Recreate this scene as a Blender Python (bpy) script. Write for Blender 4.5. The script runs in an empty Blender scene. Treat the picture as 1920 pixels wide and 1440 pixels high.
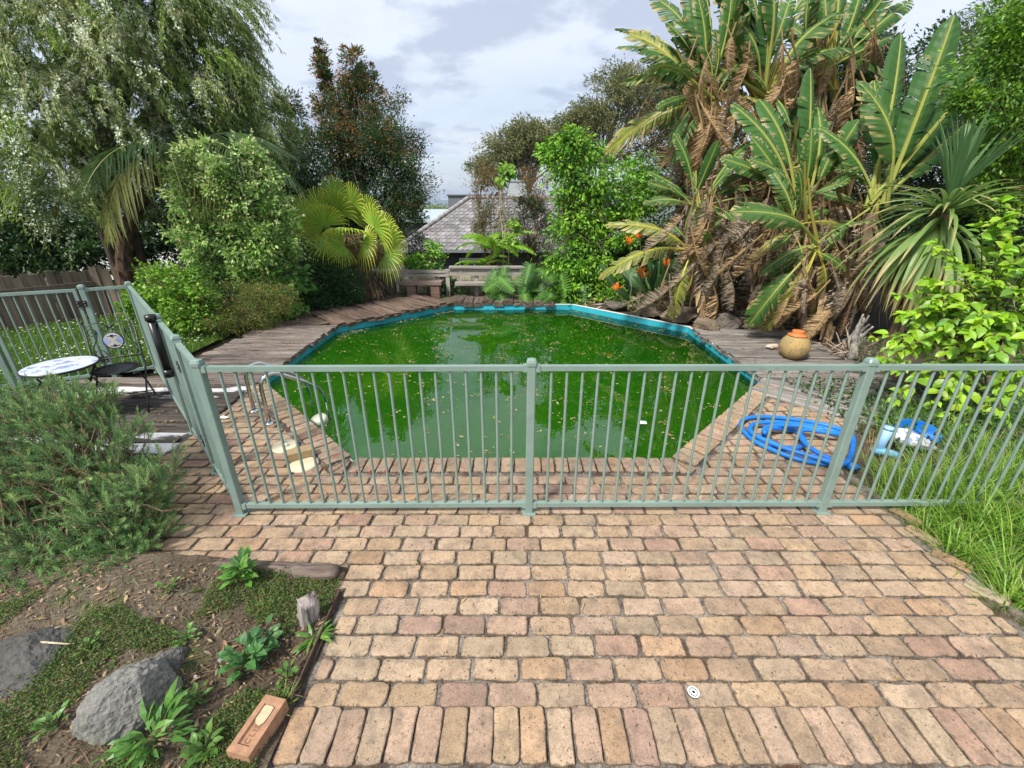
import bpy, bmesh, math, random
import numpy as np
from mathutils import Vector, Matrix
random.seed(7)
rng = np.random.default_rng(11)
sc = bpy.context.scene
C = sc.collection

# ------------------------------------------------------------------ camera
CAM_H, FPX, PITCH = 2.2, 809.0, math.radians(22.9)
cam = bpy.data.objects.new('camera', bpy.data.cameras.new('camera'))
C.objects.link(cam)
cam.location = (0, 0, CAM_H)
cam.rotation_euler = (math.pi / 2 - PITCH, 0, 0)
cam.data.sensor_width = 36.0
cam.data.lens = FPX / 1920 * 36.0
cam.data.clip_start = 0.05
cam.data.clip_end = 30000
sc.camera = cam

# ------------------------------------------------------------------ world, sun, exposure
SUN_EL, SUN_AZ = math.radians(50), math.radians(-138)      # azimuth clockwise from +Y
world = bpy.data.worlds.new('World'); sc.world = world; world.use_nodes = True
nt = world.node_tree; nt.nodes.clear()
def wn(t, **k):
    n = nt.nodes.new(t)
    for a, b in k.items(): setattr(n, a, b)
    return n
L = nt.links.new
out = wn('ShaderNodeOutputWorld'); bg = wn('ShaderNodeBackground'); bg.inputs[1].default_value = 0.1
L(bg.outputs[0], out.inputs[0])
sky = wn('ShaderNodeTexSky', sky_type='NISHITA', sun_disc=False, sun_elevation=SUN_EL, sun_rotation=SUN_AZ)
tc = wn('ShaderNodeTexCoord'); sep = wn('ShaderNodeSeparateXYZ'); L(tc.outputs['Generated'], sep.inputs[0])
def math_(op, a, b=None, clamp=False):
    m = wn('ShaderNodeMath', operation=op); m.use_clamp = clamp
    for i, s in enumerate((a, b)):
        if s is None: continue
        if isinstance(s, (int, float)): m.inputs[i].default_value = s
        else: L(s, m.inputs[i])
    return m.outputs[0]
zz = math_('ADD', math_('MAXIMUM', sep.outputs[2], 0.0), 0.16)
comb = wn('ShaderNodeCombineXYZ')
L(math_('DIVIDE', sep.outputs[0], zz), comb.inputs[0]); L(math_('DIVIDE', sep.outputs[1], zz), comb.inputs[1])
def noise_(scale, detail, rough, off, dist=0.0):
    mp = wn('ShaderNodeMapping'); L(comb.outputs[0], mp.inputs[0]); mp.inputs['Location'].default_value = off
    n = wn('ShaderNodeTexNoise'); L(mp.outputs[0], n.inputs[0])
    n.inputs['Scale'].default_value = scale; n.inputs['Detail'].default_value = detail
    n.inputs['Roughness'].default_value = rough; n.inputs['Distortion'].default_value = dist
    return n.outputs[0]
def ramp_(src, a, b, va=0.0, vb=1.0):
    m = wn('ShaderNodeMapRange', interpolation_type='SMOOTHSTEP'); L(src, m.inputs[0])
    for i, x in zip((1, 2, 3, 4), (a, b, va, vb)): m.inputs[i].default_value = x
    return m.outputs[0]
def mixc(f, a, b):
    m = wn('ShaderNodeMix', data_type='RGBA'); L(f, m.inputs[0])
    for i, s in ((6, a), (7, b)):
        if isinstance(s, tuple): m.inputs[i].default_value = (*s, 1)
        else: L(s, m.inputs[i])
    return m.outputs[2]
veil = math_('MULTIPLY', ramp_(noise_(0.7, 5, 0.6, (3.1, 1.7, 0)), 0.25, 0.6, 0.72, 1.0), ramp_(sep.outputs[2], -0.02, 0.34, 0.45, 1.0))
c1 = mixc(veil, sky.outputs[0], (6.3, 6.8, 7.6))
puff = math_('MULTIPLY', ramp_(noise_(1.45, 9, 0.56, (7.3, 2.2, 0), 0.1), 0.47, 0.57), ramp_(sep.outputs[2], 0.03, 0.12))
puff = math_('MULTIPLY', puff, ramp_(noise_(0.45, 2, 0.5, (0.4, 5.2, 0)), 0.25, 0.45))
c2 = mixc(math_('MULTIPLY', puff, 0.85), c1, (3.7, 4.25, 5.45))
low = math_('MULTIPLY', ramp_(noise_(0.9, 6, 0.6, (1.3, 9.2, 0)), 0.5, 0.62), ramp_(sep.outputs[2], 0.2, 0.06))
c3 = mixc(math_('MULTIPLY', low, 0.8), c2, (6.9, 7.1, 7.5))
L(c3, bg.inputs[0])

sun = bpy.data.objects.new('sun', bpy.data.lights.new('sun', 'SUN')); C.objects.link(sun)
sun.data.energy = 4.0; sun.data.angle = math.radians(10); sun.data.color = (1.0, 0.95, 0.86)
sd = Vector((math.sin(SUN_AZ) * math.cos(SUN_EL), math.cos(SUN_AZ) * math.cos(SUN_EL), math.sin(SUN_EL)))
sun.rotation_euler = sd.to_track_quat('Z', 'Y').to_euler()
sun.location = (-8, -4, 12)

vs = sc.view_settings
sc.display_settings.display_device = 'sRGB'
vs.view_transform = 'Standard'; vs.look = 'None'; vs.gamma = 1.0; vs.exposure = 0.58; vs.use_curve_mapping = False
cy = sc.cycles
cy.use_denoising = True
cy.max_bounces = 6; cy.diffuse_bounces = 3; cy.glossy_bounces = 3; cy.transmission_bounces = 4; cy.transparent_max_bounces = 8
cy.volume_bounces = 0; cy.caustics_reflective = False; cy.caustics_refractive = False
cy.sample_clamp_indirect = 6.0

# ------------------------------------------------------------------ helpers
SN, CS = math.sin(PITCH), math.cos(PITCH)
def P(x, y, Y):
    """Point of the place seen along the photo ray x, y at depth Y metres."""
    v = (720 - y) / FPX; u = (x - 960) / FPX; t = Y / (CS + v * SN)
    return np.array((u * t, Y, CAM_H + (-SN + v * CS) * t))
def G(x, y, h=0.0):
    v = (720 - y) / FPX; u = (x - 960) / FPX; t = (CAM_H - h) / (SN - v * CS)
    return np.array((u * t, (CS + v * SN) * t, h))
def nrm(a):
    a = np.asarray(a, float); return a / np.maximum(np.linalg.norm(a, axis=-1, keepdims=True), 1e-9)
def frames(d, n):
    """(N,3,3) rotation matrices with y along d and z close to n."""
    y = nrm(d); x = nrm(np.cross(y, n)); z = np.cross(x, y)
    return np.stack([x, y, z], axis=-1)
def hash2(ix, iy, s):
    h = np.sin(ix * 127.1 + iy * 311.7 + s * 74.7) * 43758.5453
    return h - np.floor(h)
def vnoise(x, y, s=0):
    x = np.asarray(x, float); y = np.asarray(y, float)
    ix, iy = np.floor(x), np.floor(y); fx, fy = x - ix, y - iy
    fx = fx * fx * (3 - 2 * fx); fy = fy * fy * (3 - 2 * fy)
    a = hash2(ix, iy, s); b = hash2(ix + 1, iy, s); c = hash2(ix, iy + 1, s); d = hash2(ix + 1, iy + 1, s)
    return (a * (1 - fx) + b * fx) * (1 - fy) + (c * (1 - fx) + d * fx) * fy - 0.5
def fbm(x, y, s=0, o=4):
    r = 0; a = 1.0
    for i in range(o):
        r = r + a * vnoise(x * 2 ** i, y * 2 ** i, s + i); a *= 0.5
    return r

class MB:
    """Collects vertices, faces, per-vertex colours and material slots and builds ONE mesh."""
    def __init__(s): s.v = []; s.c = []; s.f = []; s.sz = []; s.mi = []; s.n = 0
    def add(s, v, faces, col=(1, 1, 1), mi=0):
        v = np.asarray(v, float).reshape(-1, 3)
        c = np.asarray(col, float)
        if c.ndim == 1: c = np.tile(c, (len(v), 1))
        s.v.append(v); s.c.append(c)
        if isinstance(faces, np.ndarray):
            s.f.append((faces + s.n).ravel()); s.sz.append(np.full(len(faces), faces.shape[1])); s.mi.append(np.full(len(faces), mi))
        else:
            s.f.append(np.array([i + s.n for f in faces for i in f], int)); s.sz.append(np.array([len(f) for f in faces])); s.mi.append(np.full(len(faces), mi))
        s.n += len(v); return s
    def mesh(s, name, smooth=False):
        me = bpy.data.meshes.new(name)
        v = np.concatenate(s.v); f = np.concatenate(s.f).astype(np.int32); sz = np.concatenate(s.sz).astype(np.int32)
        me.vertices.add(len(v)); me.vertices.foreach_set('co', v.astype(np.float32).ravel())
        me.loops.add(len(f)); me.loops.foreach_set('vertex_index', f)
        me.polygons.add(len(sz)); me.polygons.foreach_set('loop_start', np.concatenate([[0], np.cumsum(sz)[:-1]]).astype(np.int32))
        me.polygons.foreach_set('material_index', np.concatenate(s.mi).astype(np.int32))
        me.polygons.foreach_set('use_smooth', np.full(len(sz), smooth))
        me.update(calc_edges=True)
        at = me.attributes.new('Col', 'FLOAT_COLOR', 'POINT')
        c = np.concatenate(s.c); c4 = np.ones((len(c), 4), np.float32); c4[:, :3] = c
        at.data.foreach_set('color', c4.ravel())
        return me
    def build(s, name, mat, parent=None, smooth=False):
        return link(name, s.mesh(name, smooth), mat, parent)
    # ---- shapes
    def box(s, lo, hi, col=(1, 1, 1), M=None, mi=0):
        (a, b, c), (d, e, f) = lo, hi
        v = np.array([(a,b,c),(d,b,c),(d,e,c),(a,e,c),(a,b,f),(d,b,f),(d,e,f),(a,e,f)], float)
        if M is not None: v = v @ np.asarray(M)[:3, :3].T + np.asarray(M)[:3, 3]
        return s.add(v, np.array([(0,3,2,1),(4,5,6,7),(0,1,5,4),(1,2,6,5),(2,3,7,6),(3,0,4,7)]), col, mi)
    def tube(s, pts, rad, n=8, col=(1, 1, 1), cap=True, mi=0, flat=None):
        pts = np.asarray(pts, float); m = len(pts)
        rad = np.broadcast_to(np.asarray(rad, float), (m,))
        d = np.gradient(pts, axis=0); d = nrm(d)
        up = np.array((0, 0, 1.0)) if abs(d[0, 2]) < 0.95 else np.array((1.0, 0, 0))
        x = nrm(np.cross(d, up)); 
        for i in range(1, m):                       # keep the frame from flipping
            xi = x[i - 1] - d[i] * np.dot(x[i - 1], d[i]); x[i] = xi / max(np.linalg.norm(xi), 1e-9)
        y = np.cross(d, x)
        a = np.linspace(0, 2 * math.pi, n, endpoint=False)
        ring = np.cos(a)[None, :, None] * x[:, None] + np.sin(a)[None, :, None] * y[:, None] * (flat or 1.0)
        v = pts[:, None] + ring * rad[:, None, None]
        i, j = np.meshgrid(np.arange(m - 1), np.arange(n), indexing='ij')
        q = np.stack([i * n + j, i * n + (j + 1) % n, (i + 1) * n + (j + 1) % n, (i + 1) * n + j], -1).reshape(-1, 4)
        c = np.asarray(col, float)
        if c.ndim == 2: c = np.repeat(c, n, axis=0)
        s.add(v.reshape(-1, 3), q, c, mi)
        if cap:
            s.f.append(np.arange(s.n - n, s.n)); s.sz.append(np.array([n])); s.mi.append(np.array([mi]))
            s.f.append(np.arange(s.n - m * n, s.n - m * n + n)[::-1]); s.sz.append(np.array([n])); s.mi.append(np.array([mi]))
        return s
    def lathe(s, prof, n=24, loc=(0, 0, 0), col=(1, 1, 1), mi=0):
        prof = np.asarray(prof, float); m = len(prof); a = np.linspace(0, 2 * math.pi, n, endpoint=False)
        v = np.stack([prof[:, 0, None] * np.cos(a), prof[:, 0, None] * np.sin(a), np.repeat(prof[:, 1, None], n, 1)], -1) + np.asarray(loc)
        i, j = np.meshgrid(np.arange(m - 1), np.arange(n), indexing='ij')
        q = np.stack([i * n + j, i * n + (j + 1) % n, (i + 1) * n + (j + 1) % n, (i + 1) * n + j], -1).reshape(-1, 4)
        return s.add(v.reshape(-1, 3), q, col, mi)
    def scatter(s, tv, tf, pos, R, scale, col, mi=0):
        """Many copies of a small template: tv (k,3), tf (m,n); one frame, scale and colour for each."""
        tv = np.asarray(tv, float); tf = np.asarray(tf); N = len(pos); k = len(tv)
        scale = np.asarray(scale, float)
        if scale.ndim == 0: scale = np.full(N, float(scale))
        if scale.ndim == 1: scale = np.repeat(scale[:, None], 3, 1)
        v = np.einsum('nij,nkj->nki', R, tv[None] * scale[:, None]) + np.asarray(pos)[:, None]
        f = (tf[None] + (np.arange(N) * k)[:, None, None]).reshape(-1, tf.shape[1])
        c = np.asarray(col, float)
        if c.ndim == 1: c = np.tile(c, (N, 1))
        if c.ndim == 2: c = np.repeat(c, k, axis=0)
        else: c = c.reshape(-1, 3)
        return s.add(v.reshape(-1, 3), f, c, mi)

def link(name, me, mat, parent=None):
    o = bpy.data.objects.new(name, me)
    C.objects.link(o)
    if mat is not None and len(me.materials) == 0:
        for m in (mat if isinstance(mat, (list, tuple)) else [mat]): me.materials.append(m)
    if parent is not None: o.parent = parent
    return o
def tag(o, label=None, cat=None, group=None, kind=None):
    for k, v in (('label', label), ('category', cat), ('group', group), ('kind', kind)):
        if v: o[k] = v
    return o
def thing(name, label, cat, loc=(0, 0, 0), rz=0.0, group=None):
    o = bpy.data.objects.new(name, None); C.objects.link(o)
    o.location = tuple(loc); o.rotation_euler = (0, 0, rz); o.empty_display_size = 0.2
    return tag(o, label, cat, group)
def world_child(o, parent):
    """Parent a mesh that was built in world coordinates."""
    o.parent = parent
    o.matrix_parent_inverse = Matrix.LocRotScale(parent.location, parent.rotation_euler, None).inverted()
    return o
def inst(name, me, parent, M):
    o = bpy.data.objects.new(name, me); C.objects.link(o); o.parent = parent
    W = Matrix.LocRotScale(parent.location, parent.rotation_euler, None)
    o.matrix_local = W.inverted() @ Matrix(M)
    return o
def mat4(R, t, s=1.0):
    M = np.eye(4); M[:3, :3] = np.asarray(R) * np.asarray(s); M[:3, 3] = t; return M
def wpart(mb, name, mat, parent, smooth=False):
    return world_child(mb.build(name, mat, None, smooth), parent)

# ------------------------------------------------------------------ materials
def mat(name, color=(0.5, 0.5, 0.5), rough=0.6, metal=0.0, spec=0.5, attr=None, noise=None, bump=None, transl=0.0, extra=None, ior=None, gain=1.0):
    """attr: 'Col' reads the mesh colour, 'obj' the object colour. noise=(scale, amount, detail[, stretch]) varies brightness. bump=(scale, strength, dist)."""
    m = bpy.data.materials.new(name); m.use_nodes = True
    t = m.node_tree; n = t.nodes; l = t.links.new; b = n['Principled BSDF']
    b.inputs['Roughness'].default_value = rough; b.inputs['Metallic'].default_value = metal
    b.inputs['Specular IOR Level'].default_value = spec
    if ior: b.inputs['IOR'].default_value = ior
    co = n.new('ShaderNodeTexCoord'); src = co.outputs['Object']
    if attr == 'Col':
        a = n.new('ShaderNodeAttribute'); a.attribute_name = 'Col'; cs = a.outputs['Color']
    elif attr == 'obj':
        a = n.new('ShaderNodeObjectInfo'); cs = a.outputs['Color']
        ad = n.new('ShaderNodeVectorMath'); ad.operation = 'MULTIPLY_ADD'; l(co.outputs['Object'], ad.inputs[0]); ad.inputs[1].default_value = (1, 1, 1)
        mu = n.new('ShaderNodeMath'); mu.operation = 'MULTIPLY'; l(a.outputs['Random'], mu.inputs[0]); mu.inputs[1].default_value = 37.0
        l(mu.outputs[0], ad.inputs[2]); src = ad.outputs[0]
    else:
        r = n.new('ShaderNodeRGB'); r.outputs[0].default_value = (*color, 1); cs = r.outputs[0]
    def nz(scale, detail, stretch=None, rough_=0.6):
        x = n.new('ShaderNodeTexNoise'); x.inputs['Scale'].default_value = scale; x.inputs['Detail'].default_value = detail; x.inputs['Roughness'].default_value = rough_
        if stretch:
            mp = n.new('ShaderNodeMapping'); mp.inputs['Scale'].default_value = stretch; l(src, mp.inputs[0]); l(mp.outputs[0], x.inputs[0])
        else: l(src, x.inputs[0])
        return x.outputs[0]
    def mr(s, a0, a1, b0, b1):
        x = n.new('ShaderNodeMapRange'); l(s, x.inputs[0])
        for i, q in zip((1, 2, 3, 4), (a0, a1, b0, b1)): x.inputs[i].default_value = q
        return x.outputs[0]
    def mul(ca, f):
        x = n.new('ShaderNodeVectorMath'); x.operation = 'SCALE'; l(ca, x.inputs[0]); l(f, x.inputs['Scale']); return x.outputs[0]
    def mix(f, ca, cb, mode='MIX'):
        x = n.new('ShaderNodeMix'); x.data_type = 'RGBA'; x.blend_type = mode
        if isinstance(f, (int, float)): x.inputs[0].default_value = f
        else: l(f, x.inputs[0])
        for i, q in ((6, ca), (7, cb)):
            if isinstance(q, tuple): x.inputs[i].default_value = (*q, 1)
            else: l(q, x.inputs[i])
        return x.outputs[2]
    if gain != 1.0:
        gm = n.new('ShaderNodeVectorMath'); gm.operation = 'SCALE'; l(cs, gm.inputs[0]); gm.inputs['Scale'].default_value = gain; cs = gm.outputs[0]
    if noise:
        cs = mul(cs, mr(nz(noise[0], noise[2], noise[3] if len(noise) > 3 else None), 0.25, 0.75, 1 - noise[1], 1 + noise[1]))
    if extra: cs = extra(dict(nz=nz, mr=mr, mix=mix, mul=mul, n=n, l=l, co=co, b=b, src=src), cs)
    l(cs, b.inputs['Base Color'])
    if bump:
        bp = n.new('ShaderNodeBump'); bp.inputs['Strength'].default_value = bump[1]; bp.inputs['Distance'].default_value = bump[2]
        l(nz(bump[0], 5, bump[3] if len(bump) > 3 else None), bp.inputs['Height']); l(bp.outputs[0], b.inputs['Normal'])
    if transl:
        tr = n.new('ShaderNodeBsdfTranslucent'); l(mul(cs, mr(cs, 0, 1, 1.25, 1.25)), tr.inputs[0])
        ms = n.new('ShaderNodeMixShader'); ms.inputs[0].default_value = transl
        l(b.outputs[0], ms.inputs[1]); l(tr.outputs[0], ms.inputs[2]); l(ms.outputs[0], n['Material Output'].inputs[0])
    return m

LEAF = mat('leaf', attr='Col', rough=0.42, spec=0.5, transl=0.3, gain=1.35)
LEAF_SHINY = mat('leaf_shiny', attr='Col', rough=0.45, spec=0.35, transl=0.25, gain=1.35)
LEAF_MATT = mat('leaf_matt', attr='Col', rough=0.65, spec=0.3, transl=0.28, gain=1.35)
DRY = mat('dry_leaf', attr='Col', rough=0.8, spec=0.2, transl=0.12, noise=(9, 0.25, 4))
def bark_extra(k, cs):
    c = k['mul'](cs, k['mr'](k['nz'](26, 6, (1, 1, 0.12)), 0.3, 0.7, 0.5, 1.5))
    return k['mix'](k['mr'](k['nz'](20, 5, (1, 1, 0.1)), 0.57, 0.66, 0, 0.75), c, (0.02, 0.016, 0.013))
BARK = mat('bark', attr='Col', rough=0.9, spec=0.2, noise=(5, 0.3, 4), extra=bark_extra, bump=(26, 0.9, 0.02, (1, 1, 0.12)), gain=1.15)
def log_extra(k, cs):
    c = k['mul'](cs, k['mr'](k['nz'](26, 6, (0.12, 1, 1)), 0.3, 0.7, 0.5, 1.5))
    return k['mix'](k['mr'](k['nz'](20, 5, (0.1, 1, 1)), 0.55, 0.64, 0, 0.85), c, (0.02, 0.016, 0.013))
LOGM = mat('log_wood', attr='Col', rough=0.9, spec=0.2, extra=log_extra, bump=(26, 0.9, 0.02, (0.12, 1, 1)))
# ================================================================== SETTING
OCT = np.array([(-1.48,3.41),(1.48,3.41),(3.42,5.40),(3.42,8.12),(1.42,10.10),(-1.42,10.10),(-3.42,8.12),(-3.42,5.40)])   # pool edge, counter-clockwise
def oct_dist(x, y):
    """Signed distance to the pool edge, positive outside (max of the half planes)."""
    d = -1e9
    for i in range(8):
        a, b = OCT[i], OCT[(i + 1) % 8]; e = (b - a) / np.linalg.norm(b - a)
        d = np.maximum(d, (x - a[0]) * e[1] - (y - a[1]) * e[0])
    return d
def sstep(a, b, x):
    t = np.clip((x - a) / (b - a), 0, 1); return t * t * (3 - 2 * t)
def bed_h(x, y):
    return 0.015 + 0.10 * sstep(-1.05, -2.2, x) + 0.05 * fbm(x * 2.1, y * 2.1, 5)
def hgt(x, y):
    x = np.asarray(x, float); y = np.asarray(y, float)
    z = -0.06 + 0.03 * fbm(x * .8, y * .8, 2, 2)
    z = z + 0.30 * sstep(4.9, 6.5, x) * sstep(4.8, 6, y) * (1 - sstep(11, 13, y))
    z = z + 0.05 * sstep(-4.8, -6, x) + 0.10 * sstep(3.0, 4.0, x) * (1 - sstep(3.6, 4.8, y))
    fall = sstep(11.6, 17, y) * 3.4 + sstep(17, 90, y) * 9 + sstep(90, 600, y) * 26
    side = np.maximum(sstep(-5, -9, x), sstep(6, 10, x)) * (1 - sstep(18, 40, y))
    return z - fall * (1 - 0.75 * side)

def soil_extra(k, cs):
    a = k['mr'](k['nz'](0.9, 4), 0.42, 0.62, 0, 1)
    c = k['mix'](a, (0.085, 0.062, 0.043), (0.13, 0.105, 0.075))
    sp = k['n'].new('ShaderNodeSeparateXYZ'); k['l'](k['co'].outputs['Object'], sp.inputs[0])
    c = k['mix'](k['mr'](sp.outputs[1], 30, 120, 0, 1), c, (0.06, 0.085, 0.03))
    moss = k['mr'](k['nz'](2.6, 5), 0.56, 0.66, 0, 0.85)
    c = k['mix'](moss, c, (0.055, 0.085, 0.022))
    g = k['mr'](k['nz'](70, 4), 0.3, 0.7, 0.55, 1.5)
    return k['mul'](c, g)
SOIL = mat('soil', rough=0.95, spec=0.15, extra=soil_extra, bump=(45, 0.9, 0.02))
# ---- ground: one sheet to the horizon, open under the pool
xs = np.concatenate([-np.geomspace(9000, 16, 14), np.arange(-15, 15.01, 0.15), np.geomspace(16, 9000, 14)])
ys = np.concatenate([-np.geomspace(200, 5, 5), np.arange(-4, 18.01, 0.15), np.geomspace(19, 9500, 26)])
gx, gy = np.meshgrid(xs, ys, indexing='ij'); nx, ny = gx.shape
gz = hgt(gx, gy); od = oct_dist(gx, gy)
far = sstep(200, 3000, gy); gz = gz + far * 12 * fbm(gx / 500, gy / 900, 8, 3)
hill = sstep(6500, 9000, gy) * np.clip(130 * (0.55 + fbm(gx / 2600 + 3.3, gy / 9000, 21, 4)), 0, 600); gz = gz + hill
i, j = np.meshgrid(np.arange(nx - 1), np.arange(ny - 1), indexing='ij')
q = np.stack([i * ny + j, (i + 1) * ny + j, (i + 1) * ny + j + 1, i * ny + j + 1], -1).reshape(-1, 4)
keep = od.ravel()[q].min(1) > 0.02
mb = MB(); mb.add(np.stack([gx, gy, gz], -1).reshape(-1, 3), q[keep]); ground = mb.build('ground', SOIL, smooth=True)
tag(ground, kind='structure')

# ---- garden bed in front of the camera, finely broken soil
def fine_bed():
    bx, by = np.meshgrid(np.arange(-4.6, -1.02, 0.025), np.arange(0.2, 2.14, 0.025), indexing='ij'); a, b = bx.shape
    z = bed_h(bx, by) + 0.012 * fbm(bx * 14, by * 14, 9, 3)
    i, j = np.meshgrid(np.arange(a - 1), np.arange(b - 1), indexing='ij')
    q = np.stack([i * b + j, (i + 1) * b + j, (i + 1) * b + j + 1, i * b + j + 1], -1).reshape(-1, 4)
    m = MB(); m.add(np.stack([bx, by, z], -1).reshape(-1, 3), q); return m
tag(fine_bed().build('garden_bed', SOIL, smooth=True), kind='structure')

# ---- paving
def grout_extra(k, cs):
    c = k['mix'](k['mr'](k['nz'](7, 6), 0.42, 0.60, 0, 1), (0.085, 0.068, 0.056), (0.26, 0.23, 0.20))
    c = k['mix'](k['mr'](k['nz'](3.1, 4), 0.55, 0.68, 0, 0.8), c, (0.10, 0.055, 0.025))
    return k['mul'](c, k['mr'](k['nz'](120, 3), 0.3, 0.7, 0.5, 1.5))
GROUT = mat('joint_sand', rough=0.95, spec=0.15, extra=grout_extra, bump=(160, 0.9, 0.006))
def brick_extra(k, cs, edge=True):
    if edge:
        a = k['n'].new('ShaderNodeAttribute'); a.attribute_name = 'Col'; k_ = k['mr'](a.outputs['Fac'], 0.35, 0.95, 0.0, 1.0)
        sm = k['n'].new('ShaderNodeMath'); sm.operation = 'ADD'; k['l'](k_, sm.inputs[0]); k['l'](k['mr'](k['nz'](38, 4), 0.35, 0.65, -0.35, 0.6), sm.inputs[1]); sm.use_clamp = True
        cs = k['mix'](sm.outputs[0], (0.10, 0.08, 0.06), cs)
    c = k['mul'](cs, k['mr'](k['nz'](9, 4), 0.3, 0.7, 0.8, 1.18))
    c = k['mul'](c, k['mr'](k['nz'](130, 4), 0.3, 0.7, 0.74, 1.24))
    pits = k['mr'](k['nz'](85, 2, (1, 0.6, 1)), 0.655, 0.69, 0, 0.85)
    stain = k['mr'](k['nz'](10, 7), 0.50, 0.70, 0, 0.6)
    c = k['mix'](stain, c, (0.13, 0.105, 0.08))
    return k['mix'](pits, c, (0.055, 0.045, 0.04))
BRICK = mat('paver_brick', attr='obj', rough=0.85, spec=0.25, extra=brick_extra, bump=(60, 0.5, 0.004))
BRICK_COL = mat('paver_brick_joined', attr='Col', rough=0.85, spec=0.25, extra=lambda k, cs: brick_extra(k, cs, False), bump=(60, 0.5, 0.004))
PAL = np.array([(0.47,0.33,0.195),(0.50,0.375,0.24),(0.49,0.34,0.18),(0.475,0.285,0.14),(0.46,0.305,0.205),(0.39,0.22,0.15),(0.42,0.33,0.205),(0.50,0.36,0.25),(0.33,0.19,0.15)])
PALW = np.array([.22,.18,.14,.10,.14,.05,.08,.07,.02])
def brick_colour():
    c = PAL[rng.choice(len(PAL), p=PALW)]; c = c * 0.54 + 0.46 * np.array((.45, .345, .25)); c = c * rng.uniform(0.84, 1.10); return (*np.clip(c * np.array((.815, .79, .80)), 0, 1), 1)
def poly_brick(poly, rad=0.02, top=0.0, jit=0.003, seed=0):
    """A worn brick on a convex outline: rounded corners, eased top edge, short sides."""
    r = np.random.default_rng(seed); poly = np.asarray(poly, float); k = len(poly); pts = []
    for i in range(k):
        p, a, b = poly[i], poly[i - 1], poly[(i + 1) % k]
        ra = min(rad * r.uniform(.6, 1.5), 0.4 * np.linalg.norm(a - p)); rb = min(rad * r.uniform(.6, 1.5), 0.4 * np.linalg.norm(b - p))
        pa = p + nrm(a - p) * ra; pb = p + nrm(b - p) * rb
        pts += [pa, (pa + pb + 2 * p) / 4, pb]
    full = []
    for i in range(k):
        full += pts[3*i:3*i+3]; q0, q1 = pts[3*i+2], pts[(3*i+3) % (3*k)]; full += [q0 * .67 + q1 * .33, q0 * .33 + q1 * .67] if np.linalg.norm(q1 - q0) > .1 else [(q0 + q1) / 2]
    pts = np.array(full); pts = pts + r.uniform(-jit, jit, pts.shape); n = len(pts); c = pts.mean(0)
    ins = c + (pts - c) * (1 - 0.006 / np.maximum(np.linalg.norm(pts - c, axis=1, keepdims=True), .01))
    ins2 = c + (pts - c) * (1 - 0.017 / np.maximum(np.linalg.norm(pts - c, axis=1, keepdims=True), .03))
    v = np.concatenate([np.c_[ins2, np.full(n, top + .0008)], np.c_[ins, np.full(n, top)], np.c_[pts, np.full(n, top - .0045)], np.c_[pts, np.full(n, top - .03)]])
    f = [tuple(range(n))] + [(i + r_ * n, i + (r_ + 1) * n, (i + 1) % n + (r_ + 1) * n, (i + 1) % n + r_ * n) for r_ in range(3) for i in range(n)]
    return v, f
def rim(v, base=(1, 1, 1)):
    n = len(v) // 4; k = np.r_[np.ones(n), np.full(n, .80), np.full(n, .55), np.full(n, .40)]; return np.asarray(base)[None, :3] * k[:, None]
def rect(w, h): return np.array([(-w/2,-h/2),(w/2,-h/2),(w/2,h/2),(-w/2,h/2)])
BV = []
for s in range(10):
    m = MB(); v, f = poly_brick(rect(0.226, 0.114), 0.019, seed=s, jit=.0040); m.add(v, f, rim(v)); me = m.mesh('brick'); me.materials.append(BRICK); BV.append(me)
BH = []
for s in range(6):
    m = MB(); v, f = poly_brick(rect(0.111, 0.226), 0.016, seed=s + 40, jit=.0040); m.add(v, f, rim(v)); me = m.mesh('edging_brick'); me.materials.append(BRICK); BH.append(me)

m = MB()
Zg = -0.012
m.add([(-1.06,.3,Zg),(3.0,.3,Zg),(3.0,2.0,Zg),(-1.06,2.0,Zg)], [(0,1,2,3)])
m.add([(-3.4,2.0,Zg),(3.0,2.0,Zg),(3.0,3.30,Zg),(-3.4,3.30,Zg)], [(0,1,2,3)])
m.add([(-3.4,3.30,Zg),(-1.50,3.30,Zg),(-1.48,3.40,Zg),(-3.40,5.39,Zg)], [(0,1,2,3)])
m.add([(1.50,3.30,Zg),(3.0,3.30,Zg),(4.0,4.4,Zg),(3.41,5.39,Zg),(1.48,3.40,Zg)], [(0,1,2,3,4)])
m.add([(-1.50,3.30,Zg),(1.50,3.30,Zg),(1.48,3.40,Zg),(-1.48,3.40,Zg)], [(0,1,2,3)])
paving = tag(m.build('paving', GROUT), kind='structure')

def clip(poly, a, nrm_):
    """Keep the side of the line through a towards nrm_."""
    out = []; k = len(poly)
    for i in range(k):
        p, q_ = poly[i], poly[(i + 1) % k]; dp, dq = np.dot(p - a, nrm_), np.dot(q_ - a, nrm_)
        if dp >= 0: out.append(p)
        if dp * dq < 0: out.append(p + (q_ - p) * dp / (dp - dq))
    return np.array(out)
def area(p): x, y = p[:, 0], p[:, 1]; return 0.5 * abs(np.dot(x, np.roll(y, -1)) - np.dot(y, np.roll(x, -1)))
near = [(OCT[7], OCT[0]), (OCT[0], OCT[1]), (OCT[1], OCT[2])]
hp = []
for a, b in near:
    e = (b - a) / np.linalg.norm(b - a); n_ = np.array((e[1], -e[0])); hp.append((a + n_ * 0.245, n_))
DR = (np.array((2.98, 4.92)), np.array((-0.70, -0.714)))       # paving stops here, sleepers beyond (right side)
bricks = []                                                    # (kind, data, distance)
row0 = 2.65 - 0.125 * 11
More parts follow.
